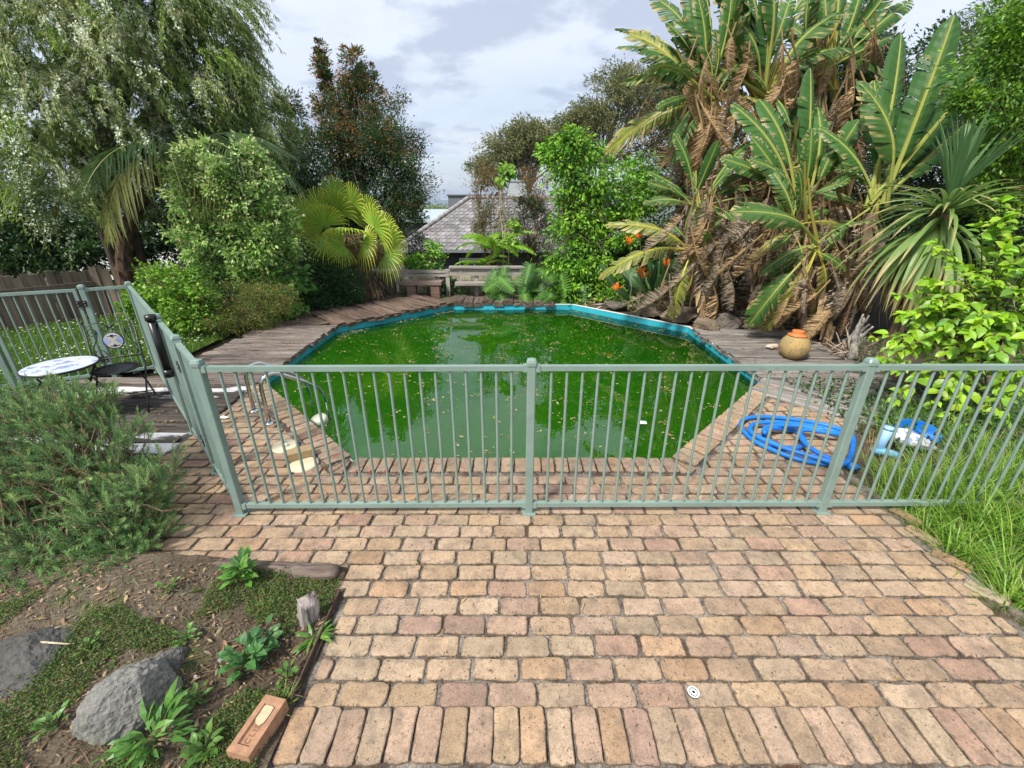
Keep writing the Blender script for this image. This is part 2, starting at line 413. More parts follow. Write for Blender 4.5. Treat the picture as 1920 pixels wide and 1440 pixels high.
for r_ in range(0, 34):
    yc = row0 + 0.125 * (r_ + 0.5) + 0.004
    x = -3.5 + rng.uniform(0, 0.12) + (0.12 if r_ % 2 else 0)
    x0, x1 = (-1.0, 2.82) if yc < 1.93 else (-3.28, 2.90)
    if yc > 3.2: x1 = 4.2
    while x < x1:
        w = 0.24 + rng.uniform(-0.007, 0.009)
        cx = x + w / 2; rot = rng.normal(0, 0.012)
        lo, hi = max(x, x0), min(x + w, x1)
        full = lo == x and hi == x + w
        if hi - lo > 0.07:
            poly = np.array([(lo,yc-.0625),(hi,yc-.0625),(hi,yc+.0625),(lo,yc+.0625)])
            ctr = poly.mean(0); ds = [np.dot(ctr - a, n_) for a, n_ in hp]; k = int(np.argmax(ds))
            pc = clip(poly, *hp[k]) if ds[k] < 0.25 else poly
            if yc > 3.2 and ctr[0] > 0 and len(pc) > 2: 
                pc = clip(pc, np.array((3.0, 3.3)), nrm(np.array((-1.0, 0.75)))) if len(pc) > 2 else pc
            if yc > 3.2 and ctr[0] > 0 and len(pc) > 2:
                dd = nrm(np.array((0.70, -0.714)));
                nn = -nrm(np.array((0.70, 0.714)))
                pc = clip(pc, np.array((3.00, 4.90)), nn)
            if len(pc) > 2 and area(pc) > 0.003:
                same = full and len(pc) == 4 and abs(area(pc) - area(poly)) < 1e-6
                bricks.append((same, (cx, yc, rot) if same else pc, math.hypot(*(pc.mean(0)))))
        x += w
bricks.sort(key=lambda b: b[2])
rest = MB()
for n_i, (same, d, dist) in enumerate(bricks):
    zt = rng.normal(0, 0.0022)
    if not same:
        c = d.mean(0); pin = c + (d - c) * (1 - 0.0085 / np.maximum(np.linalg.norm(d - c, axis=1, keepdims=True), .02) * 1.3)
        v, f = poly_brick(pin - c, 0.02, seed=n_i)
    if n_i < 300:
        if same:
            o = bpy.data.objects.new('brick', BV[n_i % len(BV)]); C.objects.link(o); o.location = (d[0], d[1] + rng.normal(0, .002), zt)
            o.rotation_euler = (rng.normal(0, .012), rng.normal(0, .008), d[2] + (math.pi if rng.random() < .5 else 0))
        else:
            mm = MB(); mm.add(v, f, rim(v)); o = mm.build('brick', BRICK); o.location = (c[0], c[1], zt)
        o.parent = paving; o.color = brick_colour()
    else:
        if same:
            v, f = poly_brick(rect(0.222, 0.109), 0.02, seed=n_i); c = np.array(d[:2])
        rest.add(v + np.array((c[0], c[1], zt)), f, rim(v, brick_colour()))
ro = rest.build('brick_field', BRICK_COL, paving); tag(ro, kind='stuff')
# soldier course along the step
sold = thing('brick_edging', 'soldier course of buff bricks laid lengthwise along the front edge of the paving', 'brick edging')
x = -1.03; k = 0
while x < 2.75:
    w = 0.119 + rng.uniform(-.003, .004)
    o = inst('edging_brick', BH[k % 6], sold, mat4(Matrix.Rotation(rng.normal(0, .015), 3, 'Z'), (x + w / 2, 1.172 + rng.normal(0, .004), 0.006 + rng.normal(0, .002))))
    o.color = brick_colour(); x += w; k += 1
x = -1.03
while x < 2.9:
    w = 0.24; o = inst('edging_brick', BV[k % 10], sold, mat4(np.eye(3), (x + w / 2, 0.985, 0.0))); o.color = brick_colour(); x += w; k += 1

# ================================================================== POOL
def liner_extra(k, cs):
    sp = k['n'].new('ShaderNodeSeparateXYZ'); k['l'](k['co'].outputs['Object'], sp.inputs[0])
    band = k['mr'](sp.outputs[2], -0.125, -0.15, 0, 1)
    spk = k['mr'](k['nz'](26, 3), 0.50, 0.6, 0, 0.8)
    mm = k['n'].new('ShaderNodeMath'); mm.operation = 'MULTIPLY'; k['l'](band, mm.inputs[0]); k['l'](spk, mm.inputs[1])
    c = k['mul'](cs, k['mr'](k['nz'](6, 4), .3, .7, .85, 1.12))
    return k['mix'](mm.outputs[0], c, (0.10, 0.10, 0.07))
LINER = mat('pool_liner', (0.03, 0.40, 0.52), rough=0.35, spec=0.4, extra=liner_extra)
WHITE = mat('white_plastic', (0.78, 0.78, 0.75), rough=0.4, noise=(8, 0.06, 3))
pool = thing('swimming_pool', 'octagonal in-ground swimming pool with a turquoise vinyl liner full of green water', 'swimming pool', (0, 6.75, 0))
WL = -0.155
mw = MB(); c0 = OCT.mean(0); off = lambda d: c0 + (OCT - c0) * (1 + d / 3.42)
p = off(0.0); n8 = 8
for i in range(8):
    a, b = p[i], p[(i + 1) % 8]; m2 = 14
    t = np.linspace(0, 1, m2 + 1)[:, None]; e = a * (1 - t) + b * t
    zs = np.array([-0.024, -0.10, -0.2, -0.5, -1.3]); V = np.concatenate([np.c_[e, np.full(m2 + 1, z)] for z in zs]); F = []
    for r_ in range(len(zs) - 1):
        for q_ in range(m2): F.append((r_*(m2+1)+q_, r_*(m2+1)+q_+1, (r_+1)*(m2+1)+q_+1, (r_+1)*(m2+1)+q_))
    mw.add(V, F)
mw.add(np.c_[p, np.full(8, -1.3)], [tuple(range(8))])
wpart(mw, 'liner', LINER, pool)
mw = MB(); pi, po = off(-0.008), off(0.03)
for i in range(8):
    j_ = (i + 1) % 8
    for (z0, z1) in ((-0.036, -0.022),):
        V = [(*pi[i],z0),(*pi[j_],z0),(*po[j_],z0),(*po[i],z0),(*pi[i],z1),(*pi[j_],z1),(*po[j_],z1),(*po[i],z1)]
        mw.add(V, [(0,3,2,1),(4,5,6,7),(0,1,5,4),(2,3,7,6)])
wpart(mw, 'coping_strip', WHITE, pool)
# coping bricks on the three near sides
ncop = 0
for a, b in near:
    e = (b - a) / np.linalg.norm(b - a); n_ = np.array((e[1], -e[0])); Ln = np.linalg.norm(b - a); s = 0.03
    last = 2.0 if a is OCT[1] else Ln - 0.06
    if a is OCT[1]: last = 2.16
    while s + 0.12 < last + 0.09:
        c = a + e * (s + 0.06) + n_ * 0.094
        R = np.array([(e[0], -n_[0], 0), (e[1], -n_[1], 0), (0, 0, 1)])
        o = inst('coping_brick', BH[ncop % 6], pool, mat4(R @ np.array(Matrix.Rotation(rng.normal(0, .02), 3, 'Z')), (c[0], c[1], 0.012 + rng.normal(0, .002)))); o.color = brick_colour()
        s += 0.1225; ncop += 1
for ci, (e0, e1) in ((0, (near[0], near[1])), (1, (near[1], near[2]))):
    vtx = OCT[ci]; na = hp[ci][1]; nb_ = hp[ci + 1][1]; mid = nrm(na + nb_)
    for q0, q1 in ((na, mid), (mid, nb_)):
        poly = np.array([vtx + nrm(q0 + q1) * .015, vtx + q0 * .235 / max(np.dot(q0, na if q0 is na else nb_), .9), vtx + q1 * .235 / max(np.dot(q1, nb_ if q1 is nb_ else na), .9)])
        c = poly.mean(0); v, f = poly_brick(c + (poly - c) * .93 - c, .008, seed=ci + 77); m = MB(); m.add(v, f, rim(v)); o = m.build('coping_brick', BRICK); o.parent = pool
        o.matrix_local = Matrix.Translation(Vector((c[0], c[1], .012)) - pool.location); o.color = brick_colour()
# water: a clear surface over murky sheets of suspended algae
wat = bpy.data.materials.new('water_surface'); wat.use_nodes = True; t = wat.node_tree; t.nodes.clear()
o_ = t.nodes.new('ShaderNodeOutputMaterial'); ms = t.nodes.new('ShaderNodeMixShader'); gl = t.nodes.new('ShaderNodeBsdfGlossy'); tp = t.nodes.new('ShaderNodeBsdfTransparent'); fr = t.nodes.new('ShaderNodeFresnel')
fr.inputs[0].default_value = 1.74; gl.inputs['Roughness'].default_value = 0.012; tp.inputs[0].default_value = (0.90, 0.99, 0.92, 1)
bp = t.nodes.new('ShaderNodeBump'); nzx = t.nodes.new('ShaderNodeTexNoise'); nzx.inputs['Scale'].default_value = 3.0; nzx.inputs['Detail'].default_value = 3; bp.inputs['Strength'].default_value = 0.045; bp.inputs['Distance'].default_value = 0.03
tcx = t.nodes.new('ShaderNodeTexCoord'); t.links.new(tcx.outputs['Object'], nzx.inputs[0]); t.links.new(nzx.outputs[0], bp.inputs['Height']); t.links.new(bp.outputs[0], gl.inputs['Normal']); t.links.new(bp.outputs[0], fr.inputs['Normal'])
t.links.new(fr.outputs[0], ms.inputs[0]); t.links.new(tp.outputs[0], ms.inputs[1]); t.links.new(gl.outputs[0], ms.inputs[2]); t.links.new(ms.outputs[0], o_.inputs[0])
def sheet(z, d=-0.004):
    m = MB(); pp = off(d); m.add(np.c_[pp, np.full(8, z)], [tuple(range(8))]); return m
wo = sheet(WL).build('water', wat); tag(wo, kind='structure')
def murk(alpha, col):
    mm = bpy.data.materials.new('algae_murk'); mm.use_nodes = True; t = mm.node_tree; b = t.nodes['Principled BSDF']
    b.inputs['Base Color'].default_value = (*col, 1); b.inputs['Roughness'].default_value = 1.0; b.inputs['Specular IOR Level'].default_value = 0.0; 
    if alpha < 1: b.inputs['Alpha'].default_value = alpha
    tx = t.nodes.new('ShaderNodeTexCoord'); nz_ = t.nodes.new('ShaderNodeTexNoise'); nz_.inputs['Scale'].default_value = 1.1 + 2 * alpha; nz_.inputs['Detail'].default_value = 6; mx = t.nodes.new('ShaderNodeMix'); mx.data_type = 'RGBA'; mr_ = t.nodes.new('ShaderNodeMapRange'); mr_.inputs[1].default_value = .38; mr_.inputs[2].default_value = .66
    t.links.new(tx.outputs['Object'], nz_.inputs[0]); t.links.new(nz_.outputs[0], mr_.inputs[0]); t.links.new(mr_.outputs[0], mx.inputs[0]); mx.inputs[6].default_value = (col[0] * .7, col[1] * .85, col[2], 1); mx.inputs[7].default_value = (col[0] * 1.9, col[1] * 1.05, col[2] * 2, 1); t.links.new(mx.outputs[2], b.inputs['Base Color'])
    return mm
for z, al in ((-0.02, .28), (-0.06, .42), (-0.12, .62), (-0.20, 1.0)):
    ao = sheet(WL + z).build('algae', murk(al, (0.19, 0.97, 0.022)), wo); tag(ao, kind='stuff')

# ================================================================== SLEEPER DECKS
def wood_extra(k, cs):
    c = k['mul'](cs, k['mr'](k['nz'](3.0, 6, (0.5, 9, 9)), .3, .7, .45, 1.5))
    c = k['mix'](k['mr'](k['nz'](2.2, 5, (0.6, 14, 14)), .56, .66, 0, .9), c, (0.02, 0.016, 0.013))
    return k['mix'](k['mr'](k['nz'](1.6, 4), .55, .75, 0, .55), c, (0.12, 0.085, 0.055))
WOOD = mat('sleeper_wood', attr='obj', rough=0.9, spec=0.2, extra=wood_extra, bump=(3.5, 0.9, 0.02, (0.6, 12, 12)))
def paint_extra(k, cs):
    c = wood_extra(k, cs)
    return k['mix'](k['mr'](k['nz'](1.5, 6, (0.8, 3, 3)), .47, .53, 0, .95), c, (0.62, 0.62, 0.63))
WOODP = mat('sleeper_wood_painted', attr='obj', rough=0.85, spec=0.2, extra=paint_extra, bump=(3.5, 0.9, 0.02, (0.6, 12, 12)))
def sleeper_mesh(seed, Ln, w=0.19, h=0.075, mt=None):
    r = np.random.default_rng(seed); m = 9; xs_ = np.linspace(0, 1, m)
    prof = np.array([(-.5,-1),(-.5,-.12),(-.44,0),(-.15,.0),(.15,.0),(.44,0),(.5,-.12),(.5,-1)]); n = len(prof)
    V = []
    wob = np.cumsum(r.normal(0, .003, m))
    for i in range(m):
        pr_ = prof.copy(); pr_[:, 0] = pr_[:, 0] * w * (1 + r.normal(0, .025)) + wob[i]
        zz_ = pr_[:, 1] * h + r.normal(0, .004, n) * (prof[:, 1] > -.9)
        xx = xs_[i] * Ln + (r.normal(0, .012, n) if i in (0, m - 1) else 0)
        V.append(np.c_[np.broadcast_to(xx, (n,)), pr_[:, 0], zz_])
    F = [(i*n+j, i*n+(j+1)%n, (i+1)*n+(j+1)%n, (i+1)*n+j) for i in range(m-1) for j in range(n)]
    F = [f[::-1] for f in F] + [tuple(range(n)), tuple(range((m-1)*n, m*n))[::-1]]
    mm = MB(); mm.add(np.concatenate(V), F); me = mm.mesh('sleeper'); me.materials.append(mt or WOOD); return me
SL = {}
def sleeper(parent, a, d, Ln, z=0.0, col=(0.2, 0.18, 0.16), paint=False, w=0.19, h=0.075):
    key = (round(Ln * 4) / 4, paint, rng.integers(4), w, h)
    if key not in SL: SL[key] = sleeper_mesh(len(SL) + 3, key[0], w, h, WOODP if paint else WOOD)
    d = np.array((d[0], d[1], 0.0)); d = nrm(d); y = np.array((-d[1], d[0], 0))
    tl = rng.normal(0, .006); up = np.array((0, 0, 1.0)) + d * tl + y * rng.normal(0, .012); up = nrm(up); y = np.cross(up, d)
    R = np.stack([d, y, up], -1)
    o = inst('sleeper', SL[key], parent, mat4(R, (a[0], a[1], z + rng.normal(0, .007)))); o.scale.x *= Ln / key[0]
    o.color = (*np.clip(np.array(col) * rng.uniform(.75, 1.2), 0, 1), 1); return o
dl = thing('sleeper_deck', 'dark weathered timber sleeper deck along the left side of the pool', 'deck', (-4.5, 6, 0))
y = 3.30
while y < 8.05:
    x0 = -3.36 if y < 5.35 else -3.385
    if y < 5.35: x0 = -3.30 - 0.02 * (y - 3.3)
    Ln = 2.9 if y < 5.2 else 1.35 + rng.uniform(-.05, .1)
    pa = 4.62 < y < 5.0 or 3.4 < y < 3.78
    cc = (0.085, 0.072, 0.065) if y < 5.0 else (0.20, 0.165, 0.145)
    sleeper(dl, (x0 + rng.normal(0, .015), y + .1), (-1, rng.normal(0, .012)), Ln, 0.012, cc, paint=pa)
    y += 0.203
db = thing('sleeper_deck', 'brown timber sleeper deck around the far end of the pool below the bench', 'deck', (-2, 10.5, 0))
a, b = OCT[6], OCT[5]; e = (b - a) / np.linalg.norm(b - a); n_ = np.array((-e[1], e[0])); Ln = np.linalg.norm(b - a); s = 0.02
while s < Ln - .05:
    sleeper(db, a + e * (s + .1) + n_ * (-0.03 + rng.normal(0, .014)), n_, 1.35, 0.02 + rng.normal(0, .01), (0.15, 0.105, 0.082)); s += 0.203
# wedges at the corners and the back side
for kk in range(6):
    th = math.radians(180 - 45 * (kk + .5) / 6); sleeper(db, OCT[6] + np.array((math.cos(th), math.sin(th))) * .30, (math.cos(th), math.sin(th)), 1.15, -0.012, (0.15, 0.115, 0.09))
s = -1.40
while s < 0.95:
    sleeper(db, (s + .12, 10.07 + rng.normal(0, .014)), (rng.normal(0, .02), 1), 0.75, 0.03 + rng.normal(0, .012), (0.13, 0.10, 0.08), w=0.225, h=0.10); s += 0.24
dr = thing('sleeper_deck', 'silvery grey timber sleeper deck on the right of the pool around the pot', 'deck', (4.2, 6.2, 0))
y = 5.42
while y < 7.7:
    sleeper(dr, (3.39 + rng.normal(0, .015), y + .1), (1, -0.05 + rng.normal(0, .015)), 1.75, 0.012, (0.24, 0.215, 0.195)); y += 0.203
nd = nrm(np.array((0.70, -0.714))); ed = nrm(np.array((1.94, 1.99)))
for kk in range(3):
    a = np.array((3.02, 4.96)) + ed * (0.1 + 0.203 * kk)
    sleeper(dr, a - nd * .03, nd, 1.66, 0.012, (0.25, 0.225, 0.205))
for kk in range(3):
    th = math.radians(-45 + 45 * (kk + .6) / 3.2); sleeper(dr, OCT[2] + np.array((math.cos(th), math.sin(th))) * .28, (math.cos(th), math.sin(th)), 1.5, 0.004, (0.23, 0.205, 0.185))
# ================================================================== FENCES AND GATES
def fence_extra(k, cs):
    c = k['mul'](cs, k['mr'](k['nz'](4, 6), .3, .7, .82, 1.14))
    c = k['mix'](k['mr'](k['nz'](30, 5), .60, .74, 0, .5), c, (.12, .13, .10))
    return k['mix'](k['mr'](k['nz'](11, 4), .70, .76, 0, .6), c, (.42, .46, .43))
GREEN = mat('fence_paint', (0.205, 0.285, 0.25), rough=0.42, spec=0.5, extra=fence_extra, bump=(90, 0.08, 0.002))
BLACKP = mat('black_plastic', (0.012, 0.012, 0.013), rough=0.35)
STEEL = mat('stainless_steel', (0.62, 0.62, 0.60), rough=0.16, metal=1.0, noise=(20, 0.12, 3))
SCREW = mat('screw', (0.6, 0.6, 0.6), rough=0.3, metal=0.8)
def mesh_of(fn, name, mt, smooth=False):
    m = MB(); fn(m); me = m.mesh(name, smooth); me.materials.append(mt); return me
def sq_tube(m, pts_half, z0, z1, ch=0.006):
    h = pts_half; o = [(-h+ch,-h),(h-ch,-h),(h,-h+ch),(h,h-ch),(h-ch,h),(-h+ch,h),(-h,h-ch),(-h,-h+ch)]
    V = [(*p, z0) for p in o] + [(*p, z1) for p in o]
    m.add(V, [(i, (i+1)%8, (i+1)%8+8, i+8) for i in range(8)] + [tuple(range(8, 16)), tuple(range(8))[::-1]])
def post_fn(m): sq_tube(m, 0.029, 0.0, 1.215)
def cap_fn(m):
    def ring(h, z, ch): return [(x, y_, z) for x, y_ in [(-h+ch,-h),(h-ch,-h),(h,-h+ch),(h,h-ch),(h-ch,h),(-h+ch,h),(-h,h-ch),(-h,-h+ch)]]
    V = ring(.034, 1.205, .008) + ring(.034, 1.228, .008) + ring(.028, 1.245, .010) + ring(.012, 1.252, .005)
    m.add(V, [(r*8+i, r*8+(i+1)%8, (r+1)*8+(i+1)%8, (r+1)*8+i) for r in range(3) for i in range(8)] + [tuple(range(24, 32)), tuple(range(8))[::-1]])
def foot_fn(m): m.box((-.05,-.05,-.01), (.05,.05,.008)); 
POST = mesh_of(post_fn, 'post', GREEN); CAP = mesh_of(cap_fn, 'post_cap', GREEN); FOOT = mesh_of(foot_fn, 'base_plate', GREEN)
PICK = mesh_of(lambda m: m.tube([(0,0,0),(0,0,1)], 0.0098, 8, cap=False), 'picket', GREEN, True)
RAIL = mesh_of(lambda m: (m.box((0,-.019,-.017), (1,.019,.017))), 'rail', GREEN)
BRKT = mesh_of(lambda m: m.box((-.014,-.025,-.023), (.014,.025,.023)), 'rail_bracket', GREEN)
RTOP, RBOT = 1.185, 0.075
def fpost(parent, x, y, ang=0.0):
    M = mat4(Matrix.Rotation(ang, 3, 'Z'), (x, y, 0)); po_ = inst('post', POST, parent, M)
    for nm_, me in (('post_cap', CAP), ('base_plate', FOOT)):
        o = bpy.data.objects.new(nm_, me); C.objects.link(o); o.parent = po_
    return po_
def fpanel(parent, a, b, gap=0.03, pitch=0.1025, stile=False):
    a, b = np.array(a, float), np.array(b, float); Ln = np.linalg.norm(b - a); d = (b - a) / Ln; R = np.array([(d[0],-d[1],0),(d[1],d[0],0),(0,0,1)])
    for z in (RTOP, RBOT):
        p0 = a + d * gap; inst('top_rail' if z == RTOP else 'bottom_rail', RAIL, parent, mat4(R, (*p0, z), (Ln - 2 * gap, 1, 1)))
        if not stile:
            for q_ in (a + d * (gap + .012), b - d * (gap + .012)): inst('rail_bracket', BRKT, parent, mat4(R, (*q_, z)))
    n = int(round((Ln - 2 * gap) / pitch)) - 1; pp = (Ln - 2 * gap) / (n + 1)
    for i in range(1, n + 1):
        q_ = a + d * (gap + pp * i); inst('picket', PICK, parent, mat4(R, (*q_, RBOT + .015), (1, 1, RTOP - RBOT - .03)))
    if stile:
        for q_ in (a + d * (gap + .017), b - d * (gap + .017)):
            inst('stile', RAIL, parent, np.array(mat4(np.stack([(0,0,1.0), (-d[1],d[0],0), (-d[0],-d[1],0)], -1), (*q_, RBOT + .017), (RTOP - RBOT - .034, 1, 1))))
def hinge(parent, p, d):
    R = np.array([(d[0],-d[1],0),(d[1],d[0],0),(0,0,1)])
    for sgn in (-1,):
        m = MB(); m.box((-.055,-.036,-.035), (.055,-.02,.035)); m.box((-.055,.02,-.035), (.055,.036,.035)); 
        o = m.build('hinge', BLACKP); o.parent = parent; o.matrix_local = Matrix.LocRotScale(parent.location, parent.rotation_euler, None).inverted() @ Matrix(mat4(R, p))
        s_ = MB()
        for xx in (-.035, .035):
            for z_ in (-.018, .018):
                for yy in (-.038, .038): s_.box((xx-.006, yy-.003, z_-.006), (xx+.006, yy+.003, z_+.006))
        so = s_.build('screw', SCREW, o)
ff = thing('pool_fence', 'pale green tubular steel pool fence running across the picture in front of the pool', 'fence', (0.13, 2.68, 0))
FP = [(-2.07, 2.665), (0.13, 2.68), (2.38, 2.69), (4.62, 2.70)]
for q_ in FP: fpost(ff, *q_)
for a, b in zip(FP[:-1], FP[1:]): fpanel(ff, a, b)
DG = nrm(np.array((-1.0, 1.03))); ang45 = math.atan2(DG[1], DG[0])
S0 = np.array(FP[0]); S1 = S0 + DG * .78; S2 = S1 + DG * .97; S3 = S2 + DG * 2.42
fs = thing('pool_fence', 'short pale green fence length beside the gate, running away from the corner post', 'fence', (*S1, 0))
fpost(fs, *S1, ang45); fpanel(fs, S0 + DG * .02, S1, .035)
gt = thing('pool_gate', 'pale green tubular gate with tall black latch, seen nearly edge-on', 'gate', (*S1, 0))
fpanel(gt, S1 + DG * .02, S2 - DG * .02, .03, stile=True)
for z in (.30, .98): hinge(gt, (*(S1 + DG * .05), z), DG)
lt = MB(); qq = S0 + DG * 1.61; RR = np.array([(DG[0],-DG[1],0),(DG[1],DG[0],0),(0,0,1)])
nside = np.array((DG[1], -DG[0]))
lp = qq - nside * .055
lt.tube([(*lp, .74), (*lp, 1.22)], .034, 14); lt.tube([(*lp, 1.22), (*lp, 1.27)], .044, 14); lt.tube([(*lp, .68), (*lp, .75)], .042, 14)
wpart(lt, 'latch', BLACKP, gt, True)
Q1 = S3 + nrm(np.array((-.70, -.40))) * .46; DL = nrm(np.array((-.78, -.36)))
fb = thing('pool_fence', 'pale green fence length between the gates with a corner post behind the chair', 'fence', (*S3, 0))
fpost(fb, *S2, ang45); fpost(fb, *S3, ang45); fpost(fb, *Q1, math.atan2(DL[1], DL[0])); fpanel(fb, S2, S3); fpanel(fb, S3, Q1)
g2 = thing('pool_gate', 'pale green tubular gate on black hinges beside the lawn at left', 'gate', (*Q1, 0))
Q2 = Q1 + DL * 1.0; fpanel(g2, Q1 + DL * .03, Q2 - DL * .03, .03, stile=True)
for z in (.28, 1.02): hinge(g2, (*(Q1 + DL * .05), z), DL)
fb2 = thing('pool_fence', 'pale green fence post and panel at the far left edge past the lawn gate', 'fence', (*Q2, 0))
fpost(fb2, *Q2, math.atan2(DL[1], DL[0])); fpanel(fb2, Q2, Q2 + DL * 1.6)

# ================================================================== POOL LADDER, LIDS, FLOATER
nd_l = nrm(np.array((1.99, 1.94)))          # towards the water from the near-left side
lad = thing('pool_ladder', 'pair of stainless steel ladder handrails curving over the pool edge', 'ladder', (-2.7, 4.3, 0))
for base in (np.array((-2.60, 4.10)), np.array((-2.93, 4.40))):
    u = np.array((nd_l[0], nd_l[1], 0)); b3 = np.array((*base, 0.0)); pts = [b3, b3 + (0,0,.25), b3 + (0,0,.40)]
    for a_ in np.linspace(0, math.pi * .72, 9)[1:]: pts.append(b3 + np.array((0,0,.42)) + u * (.13 * (1 - math.cos(a_))) + np.array((0,0,1)) * .13 * math.sin(a_))
    e_ = pts[-1]; pts += [e_ + u * .22 + np.array((0,0,-.15)), e_ + u * .36 + np.array((0,0,-.27)), e_ + u * .41 + np.array((0,0,-.40)), e_ + u * .42 + np.array((0,0,-.95))]
    m = MB(); m.tube(pts, .021, 12); hr = wpart(m, 'handrail', STEEL, lad, True)
    m = MB(); m.lathe([(.021,.03),(.035,.026),(.05,.012),(.052,.0),(.0,.0)], 20, b3 + (0,0,.002)); wpart(m, 'flange', STEEL, lad, True)
m = MB(); e_ = np.array((-2.60,4.10,0)) + np.array((*nd_l,0)) * .68; f_ = np.array((-2.93,4.40,0)) + np.array((*nd_l,0)) * .68
for z in (-.42,): m.box((-.01,-.2,-.02),(.06,.25,.02), M=mat4(np.array([(nd_l[0],-nd_l[1],0),(nd_l[1],nd_l[0],0),(0,0,1)]), ((e_+f_)/2 + (0,0,z))))
wpart(m, 'step', WHITE, lad)
CREAM = mat('cream_plastic', (0.66, 0.58, 0.40), rough=0.5, noise=(7, 0.12, 4))
l1 = G(535, 838); sk = thing('skimmer_lid', 'round cream skimmer lid with a clear knob behind the loose brick', 'lid', l1)
m = MB(); m.lathe([(0,.022),(.10,.022),(.118,.018),(.122,.004),(.122,0),(0,0)], 28); m.build('disc', CREAM, sk, True)
m = MB(); m.lathe([(0,.05),(.018,.048),(.022,.036),(.016,.022)], 14, (.02,-.02,0)); m.build('knob', WHITE, sk, True)
m = MB(); m.lathe([(0,.062),(.014,.06),(.016,.03),(.010,.02)], 12, (-.035,.05,0)); m.build('knob', mat('clear_cap', (.7,.72,.7), rough=.15), sk, True)
l2 = G(570, 872); sk = thing('skimmer_lid', 'cream skimmer lid lying under the loose brick near the fence', 'lid', l2)
m = MB(); m.lathe([(0,.020),(.10,.020),(.122,.016),(.126,.004),(.126,0),(0,0)], 28); m.build('disc', CREAM, sk, True)
LOOSE = mat('loose_brick', (0.36, 0.25, 0.13), rough=0.85, noise=(25, 0.18, 5), bump=(70, 0.5, 0.004))
lb = G(558, 862) + (0.02, .02, .026)
m = MB(); v, f = poly_brick(rect(.23, .11), .006, top=.072, seed=5); 
v[v[:, 2] < .05, 2] = 0.0; m.add(v, f, rim(v)); m.box((-.075,-.03,.0725),(.075,.03,.0735))
o = m.build('loose_brick', LOOSE); o.location = lb; o.rotation_euler = (0.02, 0, math.radians(33)); tag(o, 'loose brown brick resting on the skimmer lid beside the pool', 'brick')
fl = P(592, 775, 4.42); fl[2] = WL
m = MB(); m.lathe([(0,.055),(.05,.055),(.085,.045),(.095,.02),(.095,-.03),(0,-.05)], 22); o = m.build('chlorine_floater', mat('floater', (.66,.65,.50), rough=.5, noise=(9,.15,3)), None, True)
o.location = fl + (0.02, .02, .02); o.rotation_euler = (.18, -.15, 0); tag(o, 'round off-white chlorine floater in the water at the foot of the ladder', 'pool floater')
# white drain grate in the paving
dg = thing('drain_grate', 'small white round drain grate set between the front bricks', 'drain grate', G(1300, 1299) + (0, 0, .004))
m = MB()
for r0 in (.026, .011): m.tube([(r0*math.cos(t_), r0*math.sin(t_), .003) for t_ in np.linspace(0, 2*math.pi, 25)], .0028 if r0 > .02 else .004, 6, cap=False)
m.build('ring', WHITE, dg, True)
for k in range(14):
    t_ = 2*math.pi*k/14; m = MB(); m.tube([(.010*math.cos(t_), .010*math.sin(t_), .003), (.026*math.cos(t_), .026*math.sin(t_), .003)], .0017, 5); m.build('spoke', WHITE, dg)
m = MB(); m.lathe([(0,-.004),(.028,-.004),(.028,-.012)], 16); m.build('drain_hole', BLACKP, dg)

# ================================================================== BISTRO SET
IRON = mat('black_iron', (0.012, 0.013, 0.016), rough=0.42, spec=0.5)
def mosaic_extra(k, cs):
    v1 = k['n'].new('ShaderNodeTexVoronoi'); v1.inputs['Scale'].default_value = 26; k['l'](k['src'], v1.inputs[0])
    br = k['n'].new('ShaderNodeTexBrick'); br.inputs['Scale'].default_value = 1.0; br.offset = 0.0
    br.inputs['Color1'].default_value = (0.60, 0.62, 0.66, 1); br.inputs['Color2'].default_value = (0.50, 0.56, 0.68, 1); br.inputs['Mortar'].default_value = (0.45, 0.45, 0.44, 1)
    br.inputs['Brick Width'].default_value = .1; br.inputs['Row Height'].default_value = .1; br.inputs['Mortar Size'].default_value = .003; k['l'](k['src'], br.inputs[0])
    blue = k['mr'](k['nz'](9, 3), .56, .62, 0, .8)
    c = k['mix'](blue, br.outputs[0], (0.09, 0.16, 0.42)); 
    return k['mix'](k['mr'](k['nz'](7.5, 2), .64, .68, 0, .7), c, (0.50, 0.42, 0.16))
MOSAIC = mat('mosaic_tile', rough=0.25, extra=mosaic_extra)
def scroll(c, r, a0, turns, dirn=1, n=22, plane=None, end=0.25):
    """Spiral in the local x-z plane."""
    t_ = np.linspace(0, 1, n); rr = r * (1 - (1 - end) * t_); aa = a0 + dirn * turns * 2 * math.pi * t_
    return np.stack([c[0] + rr * np.cos(aa), np.zeros(n) + c[1], c[2] + rr * np.sin(aa)], -1)
def bez(p, n=12):
    p = np.array(p, float); t_ = np.linspace(0, 1, n)[:, None]
    while len(p) > 1 and p.ndim == 2:
        p = p[None].repeat(n, 0); break
    while p.shape[1] > 1: p = p[:, :-1] * (1 - t_[:, None]) + p[:, 1:] * t_[:, None]
    return p[:, 0]
